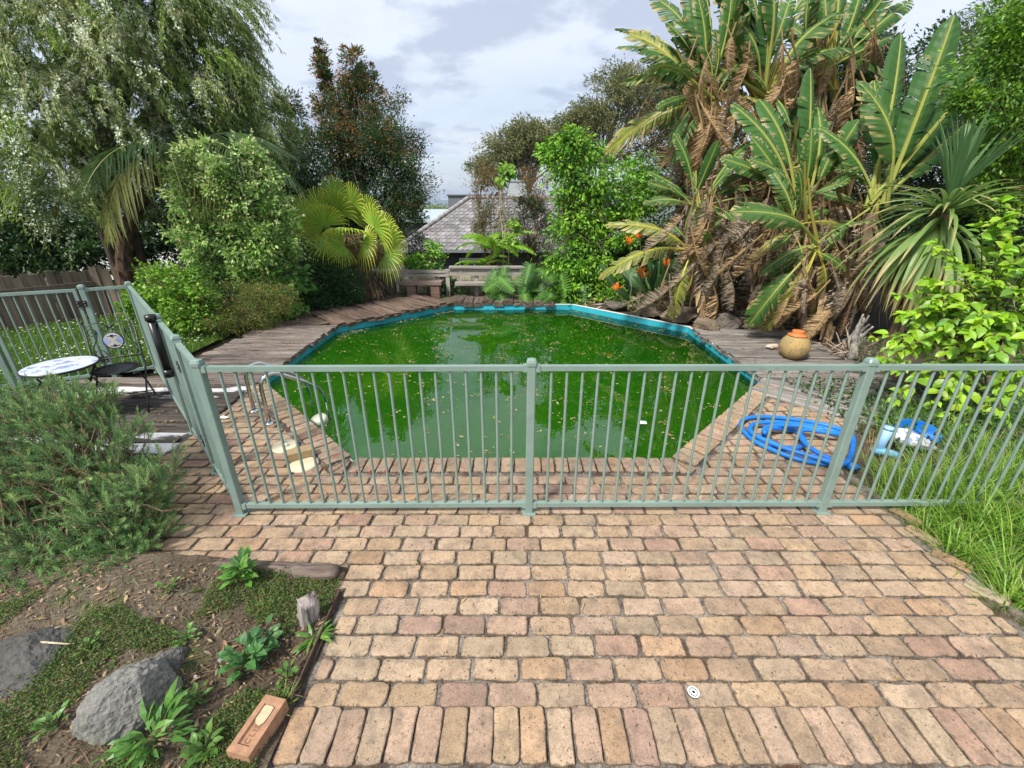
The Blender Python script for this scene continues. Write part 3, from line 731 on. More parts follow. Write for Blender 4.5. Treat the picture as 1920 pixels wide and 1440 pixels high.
def make_chair(loc, rz, label):
    """Local frame: sitter looks along -y, backrest at +y."""
    t = thing('bistro_chair', label, 'chair', loc, rz, 'chairs of the mosaic bistro set'); t.scale = (1.1, 1.1, 1.1)
    W, D, SH, BH_ = .20, .19, .44, .86
    m = MB(); m.lathe([(0,.0),(.17,-.002),(.195,.004),(.2,.010),(.195,.016),(.16,.008),(0,.006)], 28, (0, 0, SH - .01)); m.build('seat', IRON, t, True)
    slots = MB()
    for k in range(24):
        a_ = 2*math.pi*k/24; slots.box((.150,-.012,SH),(.185,.012,SH+.007), M=mat4(Matrix.Rotation(a_,3,'Z'),(0,0,0)))
    slots.build('seat_rim', IRON, t)
    for sx in (-1, 1):                                     # scissor frame: back posts run down to the front feet, the others cross behind
        m = MB(); m.tube([(sx*W,D+.07,BH_),(sx*W,D+.01,SH+.05),(sx*W,D-.02,SH-.05),(sx*W,-.06,.2),(sx*W,-.25,.0)], .0085, 8); m.build('leg', IRON, t, True)
        m = MB(); m.tube([(sx*(W-.02),-.19,SH-.02),(sx*(W-.02),-.02,SH-.06),(sx*(W-.02),.13,.22),(sx*(W-.02),.26,.0)], .008, 8); m.build('leg', IRON, t, True)
        m = MB(); m.lathe([(0,.03),(.012,.025),(.013,.01),(.008,0)], 10, (sx*W,D+.073,BH_)); m.build('finial', IRON, t, True)
    for y_, z in ((-.13,.10),(.20,.09)):
        m = MB(); m.tube([(-W,y_,z),(W,y_,z)], .006, 6); m.build('stretcher', IRON, t)
    yb = lambda z: D + .01 + (z - SH - .05) / (BH_ - SH - .05) * .06
    def warp(pts): pts = np.array(pts, float); pts[:, 1] = D + .01 + (pts[:, 2] - SH - .05) / (BH_ - SH - .05) * .06; return pts
    m = MB()
    m.tube(warp([(-W,0,SH+.06),(W,0,SH+.06)]), .007, 6)
    for sx in (-1, 1):
        m.tube(warp(bez([(sx*W,0,.83),(sx*.13,0,.84),(sx*.11,0,.90),(sx*.03,0,.86),(0,0,.80)], 14)), .0055, 6)
        m.tube(warp(scroll((sx*.145,0,.765), .045, math.pi/2 if sx > 0 else math.pi/2, 1.2, -sx)), .0045, 5)
        m.tube(warp(scroll((sx*.045,0,.80), .032, math.pi/2, 1.2, sx)), .0045, 5)
        m.tube(warp(bez([(sx*.14,0,.81),(sx*.04,0,.74),(sx*.24,0,.62),(sx*.16,0,.51)], 16)), .005, 6)
        m.tube(warp(scroll((sx*.06,0,.545), .035, math.pi/2, 1.3, sx)), .0045, 5)
        m.tube(warp(scroll((sx*.135,0,.55), .05, 0 if sx < 0 else math.pi, 1.1, -sx)), .0045, 5)
    m.tube(warp([(.083*math.cos(a_), 0, .675+.083*math.sin(a_)) for a_ in np.linspace(0, 2*math.pi, 30)]), .006, 6, cap=False)
    m.build('backrest', IRON, t, True)
    m = MB(); n = 28; yy = float(yb(.675)); ring = [(.078*math.cos(a_), .078*math.sin(a_)) for a_ in np.linspace(0, 2*math.pi, n, endpoint=False)]
    V = [(x_, yy - .006, .675 + z_) for x_, z_ in ring] + [(x_, yy + .006, .675 + z_) for x_, z_ in ring]
    m.add(V, [tuple(range(n)), tuple(range(n, 2*n))[::-1]] + [(i, i+n, (i+1)%n+n, (i+1)%n) for i in range(n)]); me_o = m.build('mosaic_disc', MOSD, t)
    for sz in (-1, 1):
        b_ = MB(); z0 = .675 + sz * .052
        b_.box((-.013, yy-.0085, z0-.011), (.013, yy-.0062, z0+.011)); b_.box((-.038, yy-.0085, z0-.003), (-.018, yy-.0062, z0+.003)); b_.box((.018, yy-.0085, z0-.003), (.038, yy-.0062, z0+.003))
        b_.box((-.003, yy-.0085, z0-sz*.022-.003), (.003, yy-.0062, z0-sz*.022+.003)); b_.build('mosaic_motif', IRON, me_o)
    return t
def disc_extra(k, cs):
    sp = k['n'].new('ShaderNodeSeparateXYZ'); k['l'](k['co'].outputs['Object'], sp.inputs[0])
    def mt_(op, a, b):
        x = k['n'].new('ShaderNodeMath'); x.operation = op
        for i, s_ in enumerate((a, b)):
            if isinstance(s_, (int, float)): x.inputs[i].default_value = s_
            else: k['l'](s_, x.inputs[i])
        return x.outputs[0]
    ax = mt_('ABSOLUTE', sp.outputs[0], 0); az = mt_('ABSOLUTE', mt_('SUBTRACT', sp.outputs[2], .675), 0)
    x_ = k['mr'](mt_('ABSOLUTE', mt_('SUBTRACT', ax, az), 0), .010, .013, 1, 0)
    side = mt_('MULTIPLY', mt_('GREATER_THAN', ax, az), k['mr'](k['nz'](60, 2), .35, .6, .3, .9))
    c = k['mix'](side, (0.62, 0.62, 0.66), (0.22, 0.30, 0.60))
    return k['mix'](x_, c, (0.60, 0.53, 0.34))
MOSD = mat('mosaic_disc', rough=0.25, extra=disc_extra)
make_chair(G(205, 768) + (.20, .05, 0), math.radians(28), 'black iron bistro chair with mosaic back disc, facing the table from the lawn side')
make_chair(G(70, 805) + (-.28, -.22, 0), math.radians(150), 'black iron bistro chair in front of the table, half hidden by the rosemary')
tp_ = P(113, 686, 4.62); tb = thing('bistro_table', 'round mosaic-topped bistro table with black iron legs beside the fence', 'table', (tp_[0] + .01, 4.62, 0))
TH = 0.70
tb.location.x, tb.location.y = P(113, 686, 4.62)[0], 4.62
ph = P(113, 686, 4.62)[2]; TH = max(.5, ph)
TH = 0.62; q_ = G(113, 686, TH); tb.location = (q_[0], q_[1], 0)
m = MB(); m.lathe([(0,TH+.012),(.285,TH+.012),(.30,TH+.008),(.30,TH-.012),(0,TH-.012)], 40); m.build('tabletop', MOSAIC, tb)
m = MB(); m.tube([(.302*math.cos(a_), .302*math.sin(a_), TH-.004) for a_ in np.linspace(0, 2*math.pi, 41)], .012, 6, cap=False); m.build('rim', IRON, tb, True)
for k in range(3):
    a_ = 2*math.pi*k/3 + .5; c_, s_ = math.cos(a_), math.sin(a_)
    m = MB(); m.tube(bez([(.27*c_,.27*s_,TH-.01),(.20*c_,.20*s_,TH*.7),(.05*c_,.05*s_,TH*.4),(.20*c_,.20*s_,.12),(.29*c_,.29*s_,0)], 14), .010, 8); m.build('leg', IRON, tb, True)
m = MB(); m.tube([(.16*math.cos(a_), .16*math.sin(a_), TH*.45) for a_ in np.linspace(0, 2*math.pi, 25)], .006, 6, cap=False); m.build('brace', IRON, tb, True)

# ================================================================== HOSE, POT, BAG
HOSE = mat('blue_hose', (0.012, 0.17, 0.58), rough=0.45, spec=0.4, noise=(9, 0.22, 5))
def closed_path(pts, n=120):
    pts = np.array(pts, float); k = len(pts); t_ = np.linspace(0, k - 1, n); out_ = []
    for x_ in t_:
        i = min(int(x_), k - 2); f = x_ - i; p0, p1, p2, p3 = pts[max(i-1,0)], pts[i], pts[i+1], pts[min(i+2,k-1)]
        out_.append(.5*((2*p1)+(-p0+p2)*f+(2*p0-5*p1+4*p2-p3)*f*f+(-p0+3*p1-3*p2+p3)*f**3))
    return np.array(out_)
hp_ = [(1575,872),(1500,862),(1420,830),(1390,800),(1402,784),(1460,783),(1540,795),(1590,812),(1600,830),(1585,868),(1530,858),(1460,836),(1410,812),(1415,795),(1460,792),(1530,800),(1580,815),
       (1560,812),(1510,806),(1500,815),(1520,840),(1560,862),(1590,872)]
hp2 = [(1432,812),(1450,803),(1490,808),(1508,825),(1500,838),(1470,840),(1440,824),(1432,808),(1445,799),(1490,798),(1545,806)]
zs_ = [.03,.03,.03,.03,.03,.03,.03,.03,.04,.08,.08,.075,.075,.075,.075,.075,.075,.11,.11,.11,.11,.09,.04]
pts = [G(x_, y_, z_) for (x_, y_), z_ in zip(hp_, zs_)]
m = MB(); path = closed_path(pts, 230); m.tube(path, .0225 * (1 + .06 * (np.arange(230) % 2)), 12)
path2 = closed_path([G(x_, y_, z_) for (x_, y_), z_ in zip(hp2, [.12,.10,.03,.03,.03,.03,.035,.10,.11,.12,.13])], 120); m.tube(path2, .0225 * (1 + .06 * (np.arange(120) % 2)), 12)
ho = thing('pool_hose', 'bright blue pool vacuum hose coiled on the bricks behind the fence', 'hose', G(1500, 830))
wpart(m, 'coil', HOSE, ho, True)
m = MB(); e_ = path[-1]; d_ = nrm(path[-1] - path[-3]); m.tube([e_, e_ + d_ * .10], .034, 14); wpart(m, 'cuff', HOSE, ho, True)
def pot_extra(k, cs):
    c = k['mix'](k['mr'](k['nz'](9, 5), .45, .6, 0, .8), (0.40, 0.27, 0.10), (0.28, 0.21, 0.11))
    return k['mix'](k['mr'](k['nz'](32, 4), .56, .66, 0, .75), c, (0.12, 0.10, 0.06))
pt = thing('garden_pot', 'bulbous ochre terracotta pot with an orange lid on the grey sleepers', 'pot', G(1484, 672) + (0, 0, .015))
m = MB(); m.lathe([(0,0),(.10,0),(.15,.03),(.195,.11),(.205,.19),(.185,.27),(.135,.335),(.115,.35),(.125,.362),(.10,.365),(.09,.34)], 32); m.build('body', mat('ochre_pot', rough=.85, extra=pot_extra, bump=(40, .5, .005)), pt, True)
m = MB(); m.lathe([(.128,.350),(.135,.352),(.130,.362),(.085,.375),(.078,.40),(.085,.415),(.075,.425),(.0,.425)], 28); m.build('lid', mat('orange_clay', (0.55, 0.17, 0.045), rough=.7, noise=(20,.12,3)), pt, True)
m = MB(); v, f = poly_brick(rect(.06,.05), .012, top=.05, seed=3); m.add(v, f); o = m.build('pebble', mat('pinkish_stone', (.55,.42,.33), rough=.8)); 
bm = bmesh.new(); bmesh.ops.create_icosphere(bm, subdivisions=2, radius=.06)
for v_ in bm.verts: v_.co = Vector((v_.co.x*1.7, v_.co.y*.8, v_.co.z*.7)) * (1 + .25 * math.sin(v_.co.x*70) * math.cos(v_.co.y*60))
bm.to_mesh(o.data); bm.free(); o.location = G(1447, 655) + (0, 0, .05); tag(o, 'small pale pink shell-like stone beside the ochre pot', 'stone')
# pool chemical bag and dustpan-like scoop in the grass
def bag_extra(k, cs):
    c = k['mix'](k['mr'](k['nz'](16, 4), .52, .57, 0, .85), (0.56, 0.57, 0.60), (0.16, 0.22, 0.42))
    return k['mix'](k['mr'](k['nz'](9, 2), .66, .69, 0, .9), c, (0.55, 0.05, 0.04))
bgp = G(1690, 850); 
bg_ = thing('pool_salt_bag', 'crumpled white and blue plastic bag lying in the grass behind the fence', 'plastic bag', bgp)
m = MB(); n = 22; mm_ = 12; a_ = np.linspace(0, 2*math.pi, n, endpoint=False)
V = []
for i in range(mm_):
    f_ = i / (mm_ - 1); r_ = .02 + .11 * math.sin(math.pi * min(f_ * 1.15 + .08, 1)) ; 
    V.append(np.stack([np.full(n, -.26 + .52 * f_) + .02*np.sin(5*a_+i), r_ * np.cos(a_) * (1 + .16*np.sin(3*a_+i*1.3)), .07 + .6 * r_ * np.sin(a_) * (1 + .2*np.cos(4*a_+i))], -1))
m.add(np.concatenate(V), [(i*n+j, i*n+(j+1)%n, (i+1)*n+(j+1)%n, (i+1)*n+j) for i in range(mm_-1) for j in range(n)])
o = m.build('wrapper', mat('bag_plastic', rough=.3, extra=bag_extra), bg_, True); o.rotation_euler = (0.1, 0.22, math.radians(-28)); o.scale = (.9, .8, 1.0); o.location = (.06, 0, .07)
scp = thing('blue_tray', 'bright blue plastic tray in the grass behind the white bag', 'tray', G(1712, 838) + (0, 0, .02))
m = MB(); 
for (z0, r0) in ((0,.0),): m.lathe([(0,.01),(.16,.01),(.21,.075),(.222,.078),(.20,.0),(0,-.01)], 24)
o = m.build('dish', HOSE, scp, True); o.scale = (.85, .5, 1.1); o.rotation_euler = (.75, .15, math.radians(-22)); o.location = (0, .05, .10)
tbx = thing('pale_blue_tube', 'pale blue plastic tube standing upright in the grass beside the white bag', 'tube', G(1645, 852))
m = MB(); m.tube([(0,0,0),(.005,0,.15),(.01,-.005,.27)], [.036,.036,.038], 18); m.tube([(.01,-.005,.27),(.011,-.005,.30)], [.041,.041], 18); m.build('tube_body', mat('pale_blue', (.30,.52,.80), rough=.35, noise=(12,.1,3)), tbx, True)
m = MB(); m.tube([(-.05,.02,.03),(.03,-.06,.06),(.10,-.12,.05)], [.03,.035,.03], 12); m.build('tube_side', mat('sky_plastic', (.18,.5,.75), rough=.35), tbx, True)

RED = mat('red_paint', (.45,.035,.02), rough=.7, noise=(30,.3,4))
pm = thing('paint_mark', 'thin red paint streaks on the coping bricks at the near left corner of the pool', 'paint mark', G(690, 880) + (0, 0, .016))
for x0_, y0_, x1_, y1_ in ((662,888,680,872),(690,890,700,873),(720,888,724,876),(612,862,640,850)):
    a_, b_ = G(x0_, y0_, .0155), G(x1_, y1_, .0155); d_ = nrm(b_ - a_); w_ = np.cross(d_, (0,0,1.0)) * .006; m = MB(); m.add([a_ - w_, b_ - w_ * .6, b_ + w_, a_ + w_ * .7], [(0,1,2,3)]); wpart(m, 'streak', RED, pm)
# ================================================================== PLANT TOOLS
def T(*rows): return np.array(rows, float)
# leaf templates: y along the leaf 0..1, x across, z up
LF_DIAMOND = (T((0,0,0),(.5,.42,.10),(0,1,-.06),(-.5,.42,.10)), np.array([(0,1,2),(0,2,3)]))
LF_OVAL = (T((0,0,0),(.36,.25,.08),(.42,.6,.05),(0,1,-.12),(-.42,.6,.05),(-.36,.25,.08),(0,.55,0)), np.array([(0,1,2,6),(6,2,3,3),(0,6,4,5),(6,3,4,4)]))
LF_OVAL = (LF_OVAL[0], np.array([(0,1,6),(1,2,6),(2,3,6),(3,4,6),(4,5,6),(5,0,6)]))
LF_NARROW = (T((0,0,0),(.5,.35,.02),(.3,.75,-.06),(0,1,-.2),(-.3,.75,-.06),(-.5,.35,.02)), np.array([(0,1,5),(1,2,4),(1,4,5),(2,3,4)]))
LF_BLADE = (T((-.5,0,0),(.5,0,0),(-.42,.4,.0),(.42,.4,.0),(-.28,.75,-.08),(.28,.75,-.08),(0,1,-.22)), np.array([(0,1,3),(0,3,2),(2,3,5),(2,5,4),(4,5,6)]))
LF_STAR = (T((0,0,0),(.5,.42,.10),(0,1,-.06),(-.5,.42,.10)), np.array([(0,1,2),(0,2,3)]))

def rdirs(n):
    v = rng.normal(size=(n, 3)); return nrm(v)
def jitter(c, n, amt=0.18, hue=0.06):
    c = np.asarray(c, float)
    if c.ndim == 1: c = np.tile(c, (n, 1))
    return np.clip(c * rng.uniform(1 - amt, 1 + amt, (n, 1)) * (1 + rng.normal(0, hue, (n, 3))), 0.002, 1)
def pick(pal, n, w=None):
    pal = np.asarray(pal, float); w = None if w is None else np.asarray(w, float) / np.sum(w)
    return pal[rng.choice(len(pal), n, p=w)]
def blob_points(blobs, n, shell=0.4):
    b = np.asarray(blobs, float); w = (b[:, 3] * b[:, 4] * b[:, 5]) ** .5; w /= w.sum()
    k = rng.choice(len(b), n, p=w); d = rdirs(n); r = rng.uniform(0, 1, (n, 1)) ** shell
    return b[k, :3] + d * r * b[k, 3:6], d, k
def leaves_at(mb, pos, d, size, wid, col, tmpl=LF_DIAMOND, upbias=0.6):
    n = len(pos); nn = rdirs(n) * .8 + np.array((0, 0, upbias))
    R = frames(d, nn); s = np.stack([size * wid, size, size], -1)
    mb.scatter(tmpl[0], tmpl[1], pos, R, s, col)
def clumps(mb, ctr, out, per, cr, size, wid, pal, palw=None, tip=None, tipfn=None, shoot_len=1, tmpl=LF_DIAMOND, droop=0.2, leafjit=.2, flat=0.7, outw=.6, upbias=.6):
    """Leaf clumps: per leaves round each centre, colours chosen per clump."""
    n = len(ctr); c = np.repeat(ctr, per, 0); o = np.repeat(out, per, 0); N = n * per
    off_ = np.clip(rng.normal(size=(N, 3)), -1.7, 1.7) * np.array((1, 1, flat)) * np.repeat(cr * rng.uniform(.6, 1.3, n), per)[:, None]
    pos = c + off_
    d = nrm(o * outw + nrm(off_) * .7 + rdirs(N) * .5 + np.array((0, 0, -droop)))
    cc = np.repeat(pick(pal, n, palw) * rng.uniform(.8, 1.2, (n, 1)), per, 0)
    if tip is not None:
        f = np.repeat(tipfn(ctr, out), per)
        u = rng.random(N) < f; cc[u] = pick(tip, u.sum())
    leaves_at(mb, pos, d, size * rng.uniform(.65, 1.25, N), wid, jitter(cc, N, leafjit), tmpl, upbias)
    return mb
def wobble(a, b, n=7, amp=.12, sag=0.0):
    a, b = np.asarray(a, float), np.asarray(b, float); t_ = np.linspace(0, 1, n)[:, None]; Ln = np.linalg.norm(b - a)
    p = a * (1 - t_) + b * t_ + np.cumsum(rng.normal(0, amp * Ln / n, (n, 3)), 0) * t_ * (1 - t_) * 3
    p[:, 2] -= sag * Ln * (4 * t_ * (1 - t_))[:, 0]; return p
def woody(base, top, r0, targets, col=(.12, .09, .065), r1=None, nb=0.35, twig=.012):
    """Tapered trunk from base to top with limbs reaching the targets."""
    m = MB(); tr = wobble(base, top, 9, .18); rr = np.linspace(r0, r1 or r0 * .35, 9); m.tube(tr, rr, 9, col)
    for t_ in targets:
        k = rng.uniform(nb, .95); q_ = tr[int(k * 8)]; r_ = rr[int(k * 8)] * .55
        L_ = wobble(q_, t_, 6, .2, -.06); m.tube(L_, np.linspace(r_, twig * .5, 6), 6, col, cap=False)
        for _ in range(2):
            e_ = L_[3] + rdirs(1)[0] * np.linalg.norm(L_[-1] - L_[0]) * .35; m.tube(wobble(L_[2], e_, 4, .2), np.linspace(r_ * .5, twig * .4, 4), 5, col, cap=False)
    return m
def tree(name, label, cat, base, blobs, nclump, per, cr, size, wid, pal, palw=None, trunk_r=.1, bark=(.12,.09,.065), material=None, top=None, nlimb=22, group=None, shell=.4, trunks=None, lumpy=4, shoots=0, **kw):
    base = np.asarray(base, float); t = thing(name, label, cat, base, 0, group)
    b0 = np.asarray(blobs, float); extra_ = []
    for b_ in b0:
        for _ in range(lumpy):
            d_ = rdirs(1)[0]; d_[2] = d_[2] * .8 + .15; s_ = rng.uniform(.22, .42); extra_.append((*(b_[:3] + d_ * b_[3:6] * rng.uniform(.85, 1.1)), *(b_[3:6] * s_)))
    allb = np.concatenate([b0, np.array(extra_)]) if extra_ else b0
    ctr, out_, k = blob_points(allb, nclump, shell); cr = np.minimum(cr, .5 * allb[k, 3:6].min(1))
    m = MB(); clumps(m, ctr, out_, per, cr, size, wid, pal, palw, **kw); 
    if shoots:
        sp, so, sk = blob_points(b0, shoots, .08); nl = 16; sl_ = rng.uniform(.16, .42, shoots) * kw.get('shoot_len', 1); sd_ = nrm(so * .8 + rdirs(shoots) * .45 + np.array((0, 0, .45))); f_ = (np.arange(nl) + .5) / nl
        pp = sp[:, None] + sd_[:, None] * (sl_[:, None] * f_)[..., None] + np.array((0, 0, -.10)) * (f_ ** 2)[None, :, None] + rng.normal(0, .006, (shoots, nl, 3)); ld_ = nrm(sd_[:, None] * .5 + rdirs(shoots * nl).reshape(shoots, nl, 3) * .8)
        cs_ = np.repeat(pick(pal, shoots, palw) * rng.uniform(.9, 1.3, (shoots, 1)), nl, 0)
        if kw.get('tip') is not None: u_ = rng.random(shoots * nl) < np.tile(f_ > .55, shoots) * .5; cs_[u_] = pick(kw['tip'], u_.sum())
        leaves_at(m, pp.reshape(-1, 3), ld_.reshape(-1, 3), size * rng.uniform(.5, 1.0, shoots * nl), wid, jitter(cs_, shoots * nl, .2), kw.get('tmpl', LF_DIAMOND))
    wpart(m, 'crown', material or LEAF, t)
    b = np.asarray(blobs, float); tp = top if top is not None else b[np.argmax(b[:, 2]), :3] - (0, 0, b[np.argmax(b[:, 2]), 5] * .3)
    tg = ctr[rng.choice(len(ctr), min(nlimb, len(ctr)), replace=False)]
    m = MB()
    if trunks:
        for a_, c_, r_ in trunks: m.tube(wobble(a_, c_, 8, .12), np.linspace(r_, r_ * .45, 8), 9, bark)
    w_ = woody(base, tp, trunk_r, tg, bark)
    m.v += w_.v; m.c += w_.c; m.f += [f + m.n for f in w_.f]; m.sz += w_.sz; m.mi += w_.mi; m.n += w_.n
    wpart(m, 'trunk', BARK, t, True); return t
def B(x, y, Y, rx, ry=None, rz=None):
    """Crown lobe centred on photo point x, y at depth Y; radii in photo pixels (x, z) and metres in depth."""
    c = P(x, y, Y); s_ = Y / FPX / 1.02; return (*c, rx * s_, (ry if ry else rx * s_), (rz if rz else rx) * s_)

# ---- big-leaf meshes (shared between alike leaves)
def add_strip(m, pts, wid, nrm_, col, fold=0.0):
    """Flat tapering strip along pts; wid (n,), nrm_ a side vector per point."""
    pts = np.asarray(pts, float); n = len(pts); w = np.asarray(wid)[:, None]
    Lft, Rgt = pts - nrm_ * w, pts + nrm_ * w
    V = np.stack([Lft, Rgt], 1).reshape(-1, 3); F = np.array([(2*i, 2*i+1, 2*i+3, 2*i+2) for i in range(n - 1)])
    c = np.asarray(col, float)
    if c.ndim == 2: c = np.repeat(c, 2, 0)
    m.add(V, F, c)
def paddle(seed, splits, droop=.15, curl=.12, petiole=.35, width=.24, green=(.038,.108,.020), rib=(.30,.33,.08), dead=0.0, edge=None, dmg=.12):
    """Strelitzia or banana leaf, length 1 along y: stalk, midrib and a blade torn into strips."""
    r = np.random.default_rng(seed); m = MB(); n = 30
    yb = np.linspace(0, 1, 40); zb = -droop * np.clip((yb - petiole) / (1 - petiole), 0, 1) ** 2
    path = np.c_[np.zeros(40), yb, zb]
    m.tube(path[::3], np.linspace(.017, .003, len(path[::3])), 6, rib, cap=False)
    ys_ = np.linspace(petiole, 1, n + 1); 
    hw = lambda u: (lambda f: width * (math.sin(math.pi * min(1, f * .93 + .05)) ** .55) * (1 if f < .9 else max(.25, 1 - (f - .9) * 5)))((u - petiole) / (1 - petiole))
    pl = lambda u: .25 + .5 * (u - petiole) / (1 - petiole)
    for sx in (-1, 1):
        torn = r.random(n) < splits; tilt = 0.0; lenmul = 1.0
        for i in range(n):
            if torn[i]: tilt = r.normal(0, .14 + .3 * dead); lenmul = r.uniform(1 - dmg * 2.2, 1)
            y0, y1 = ys_[i], ys_[i + 1]; gap = (ys_[1] - ys_[0]) * r.uniform(.12, .4) if torn[i] else 0.0
            rows = []; drp = curl * (1 + 1.2 * abs(tilt)) + dead * .35
            for t_ in (0, .35, .7, 1):
                e = []
                for q, y_ in enumerate((y0, y1)):
                    w0 = hw(y_); xx = sx * w0 * lenmul * t_ * (1 - .25 * dead * t_) + (dead * r.normal(0, .012) if t_ else 0)
                    zz_ = np.interp(y_, yb, zb) + .10 * w0 * t_ - drp * t_ * t_ * w0 * 2.2 + tilt * t_ * w0 * .6 + (.0008 if (i + q) % 2 else -.0008) * (1 if t_ else 0)
                    yy = y_ + pl(y_) * w0 * t_ * .8
                    if q == 0: yy += gap * (.3 + .9 * t_)
                    if dead: yy += (y1 - y0) * .27 * dead * t_ * (1 if q == 0 else -1)
                    e.append((xx, yy, zz_))
                rows.append(e)
            V = np.array(rows).reshape(-1, 3); F = [(2*k, 2*k+1, 2*k+3, 2*k+2) if sx < 0 else (2*k, 2*k+2, 2*k+3, 2*k+1) for k in range(3)]
            g = np.array(green) * r.uniform(.93, 1.07)
            cc = np.tile(g, (8, 1)); cc[0:2] = cc[0:2] * .75 + np.array(rib) * .25
            if edge is not None and r.random() < edge[1]: cc[6:8] = np.array(edge[0]) * r.uniform(.7, 1.2)
            if edge is not None and r.random() < edge[1] * .4: cc[4:6] = np.array(edge[0]) * .6 + g * .5
            m.add(V, F, cc)
    return m
def feather(seed, npair=46, leaflet=.26, droop=.5, hang=.5, wid=.011, col=(.06,.12,.04), rib=(.18,.2,.07), v=.25, taper=.7, petiole=.15, base_w=.012, tipcol=None):
    """Pinnate frond, length 1 along y, arching down; leaflets hang."""
    r = np.random.default_rng(seed); m = MB(); yb = np.linspace(0, 1, 18)
    path = np.c_[np.zeros(18), np.sin(yb * (1 + .0)) * (1 - .25 * droop * yb), -droop * yb ** 2.2]
    m.tube(path, np.linspace(base_w, .002, 18), 5, rib, cap=False)
    for i in range(npair):
        f = petiole + (1 - petiole) * (i + r.uniform(-.3, .3)) / npair; f = min(max(f, 0), .995)
        b = np.array([np.interp(f, yb, path[:, k]) for k in range(3)]); t_ = np.array([np.interp(min(f + .05, 1), yb, path[:, k]) - np.interp(f - .05, yb, path[:, k]) for k in range(3)]); t_ = nrm(t_)
        ln = leaflet * (math.sin(math.pi * (f * .8 + .17)) ** taper) * r.uniform(.8, 1.1)
        for sx in (-1, 1):
            d = nrm(np.array((sx, 0, v)) + t_ * .55 + r.normal(0, .08, 3)); s_ = np.linspace(0, 1, 5)[:, None]
            pts_ = b + d * s_ * ln + np.array((0, 0, -1.0)) * hang * ln * s_ ** 2.2
            side = nrm(np.cross(d, (0, 0, 1.0)) + np.array((0, 0, .3)))
            c = np.array(col) * r.uniform(.75, 1.25); cc = np.tile(c, (5, 1))
            if tipcol is not None: cc[3:] = tipcol
            add_strip(m, pts_, wid * np.array((.5, 1, .95, .6, .05)), side, cc)
    return m
def fan_leaf(seed, nseg=38, span=250, droop=.35, col=(.13,.21,.03), tip=(.36,.34,.05), petiole=.55, inner=.5, dead=False):
    """Fan palm leaf: stalk along +y, blade of radius 1 with drooping finger tips."""
    r = np.random.default_rng(seed); m = MB()
    m.tube([(0,-petiole,-.05),(0,-petiole*.5,.0),(0,0,0)], [.022,.018,.014], 6, (.24,.25,.07), cap=False)
    for i in range(nseg):
        a = math.radians(-span / 2 + span * (i + .5) / nseg) ; ln = (1 - .22 * abs(a) / 2.2) * r.uniform(.92, 1.05)
        d = np.array((math.sin(a), math.cos(a), .0)); s_ = np.array((0.02, .25, inner, .72, .88, 1.0)); da = math.radians(span / nseg) * .5
        zz_ = -.10 * s_ - droop * np.clip((s_ - inner) / (1 - inner), 0, 1) ** 1.8 * r.uniform(.7, 1.4) + .06
        shr = 1 - .25 * droop * np.clip((s_ - inner) / (1 - inner), 0, 1) ** 2
        pts_ = d * (s_ * ln * shr)[:, None] + np.array((0, 0, 1)) * zz_[:, None]
        w = np.minimum(s_ * math.tan(da) * 1.02, .035) * np.array((1, 1, .92, .50, .28, .03)); side = np.array((math.cos(a), -math.sin(a), .55 if i % 2 else -.55)); side = nrm(side)
        c = np.array(col) * r.uniform(.8, 1.2); f = np.clip((s_ - .35) / .6, 0, 1)[:, None]
        add_strip(m, pts_, w, side, c * (1 - f) + np.array(tip) * r.uniform(.8, 1.15) * f)
    return m
def sword(seed, droop=.3, wid=.028, col=(.09,.17,.055), tip=None):
    r = np.random.default_rng(seed); s_ = np.linspace(0, 1, 8); m = MB()
    pts_ = np.c_[r.normal(0, .02) * s_ ** 2, s_ * (1 - .3 * droop * s_), -droop * s_ ** 2.3]; w = wid * np.array((.8,.85,1,1,.92,.75,.45,.03))
    c = np.tile(np.array(col), (8, 1))
    if tip is not None: c[6:] = tip
    Lf = pts_.copy(); Lf[:, 0] -= w; Lf[:, 2] += w * .35; Rg = pts_.copy(); Rg[:, 0] += w; Rg[:, 2] += w * .35
    V = np.stack([Lf, pts_, Rg], 1).reshape(-1, 3); F = np.array([q for i in range(7) for q in ((3*i,3*i+1,3*i+4,3*i+3),(3*i+1,3*i+2,3*i+5,3*i+4))])
    m.add(V, F, np.repeat(c, 3, 0)); return m
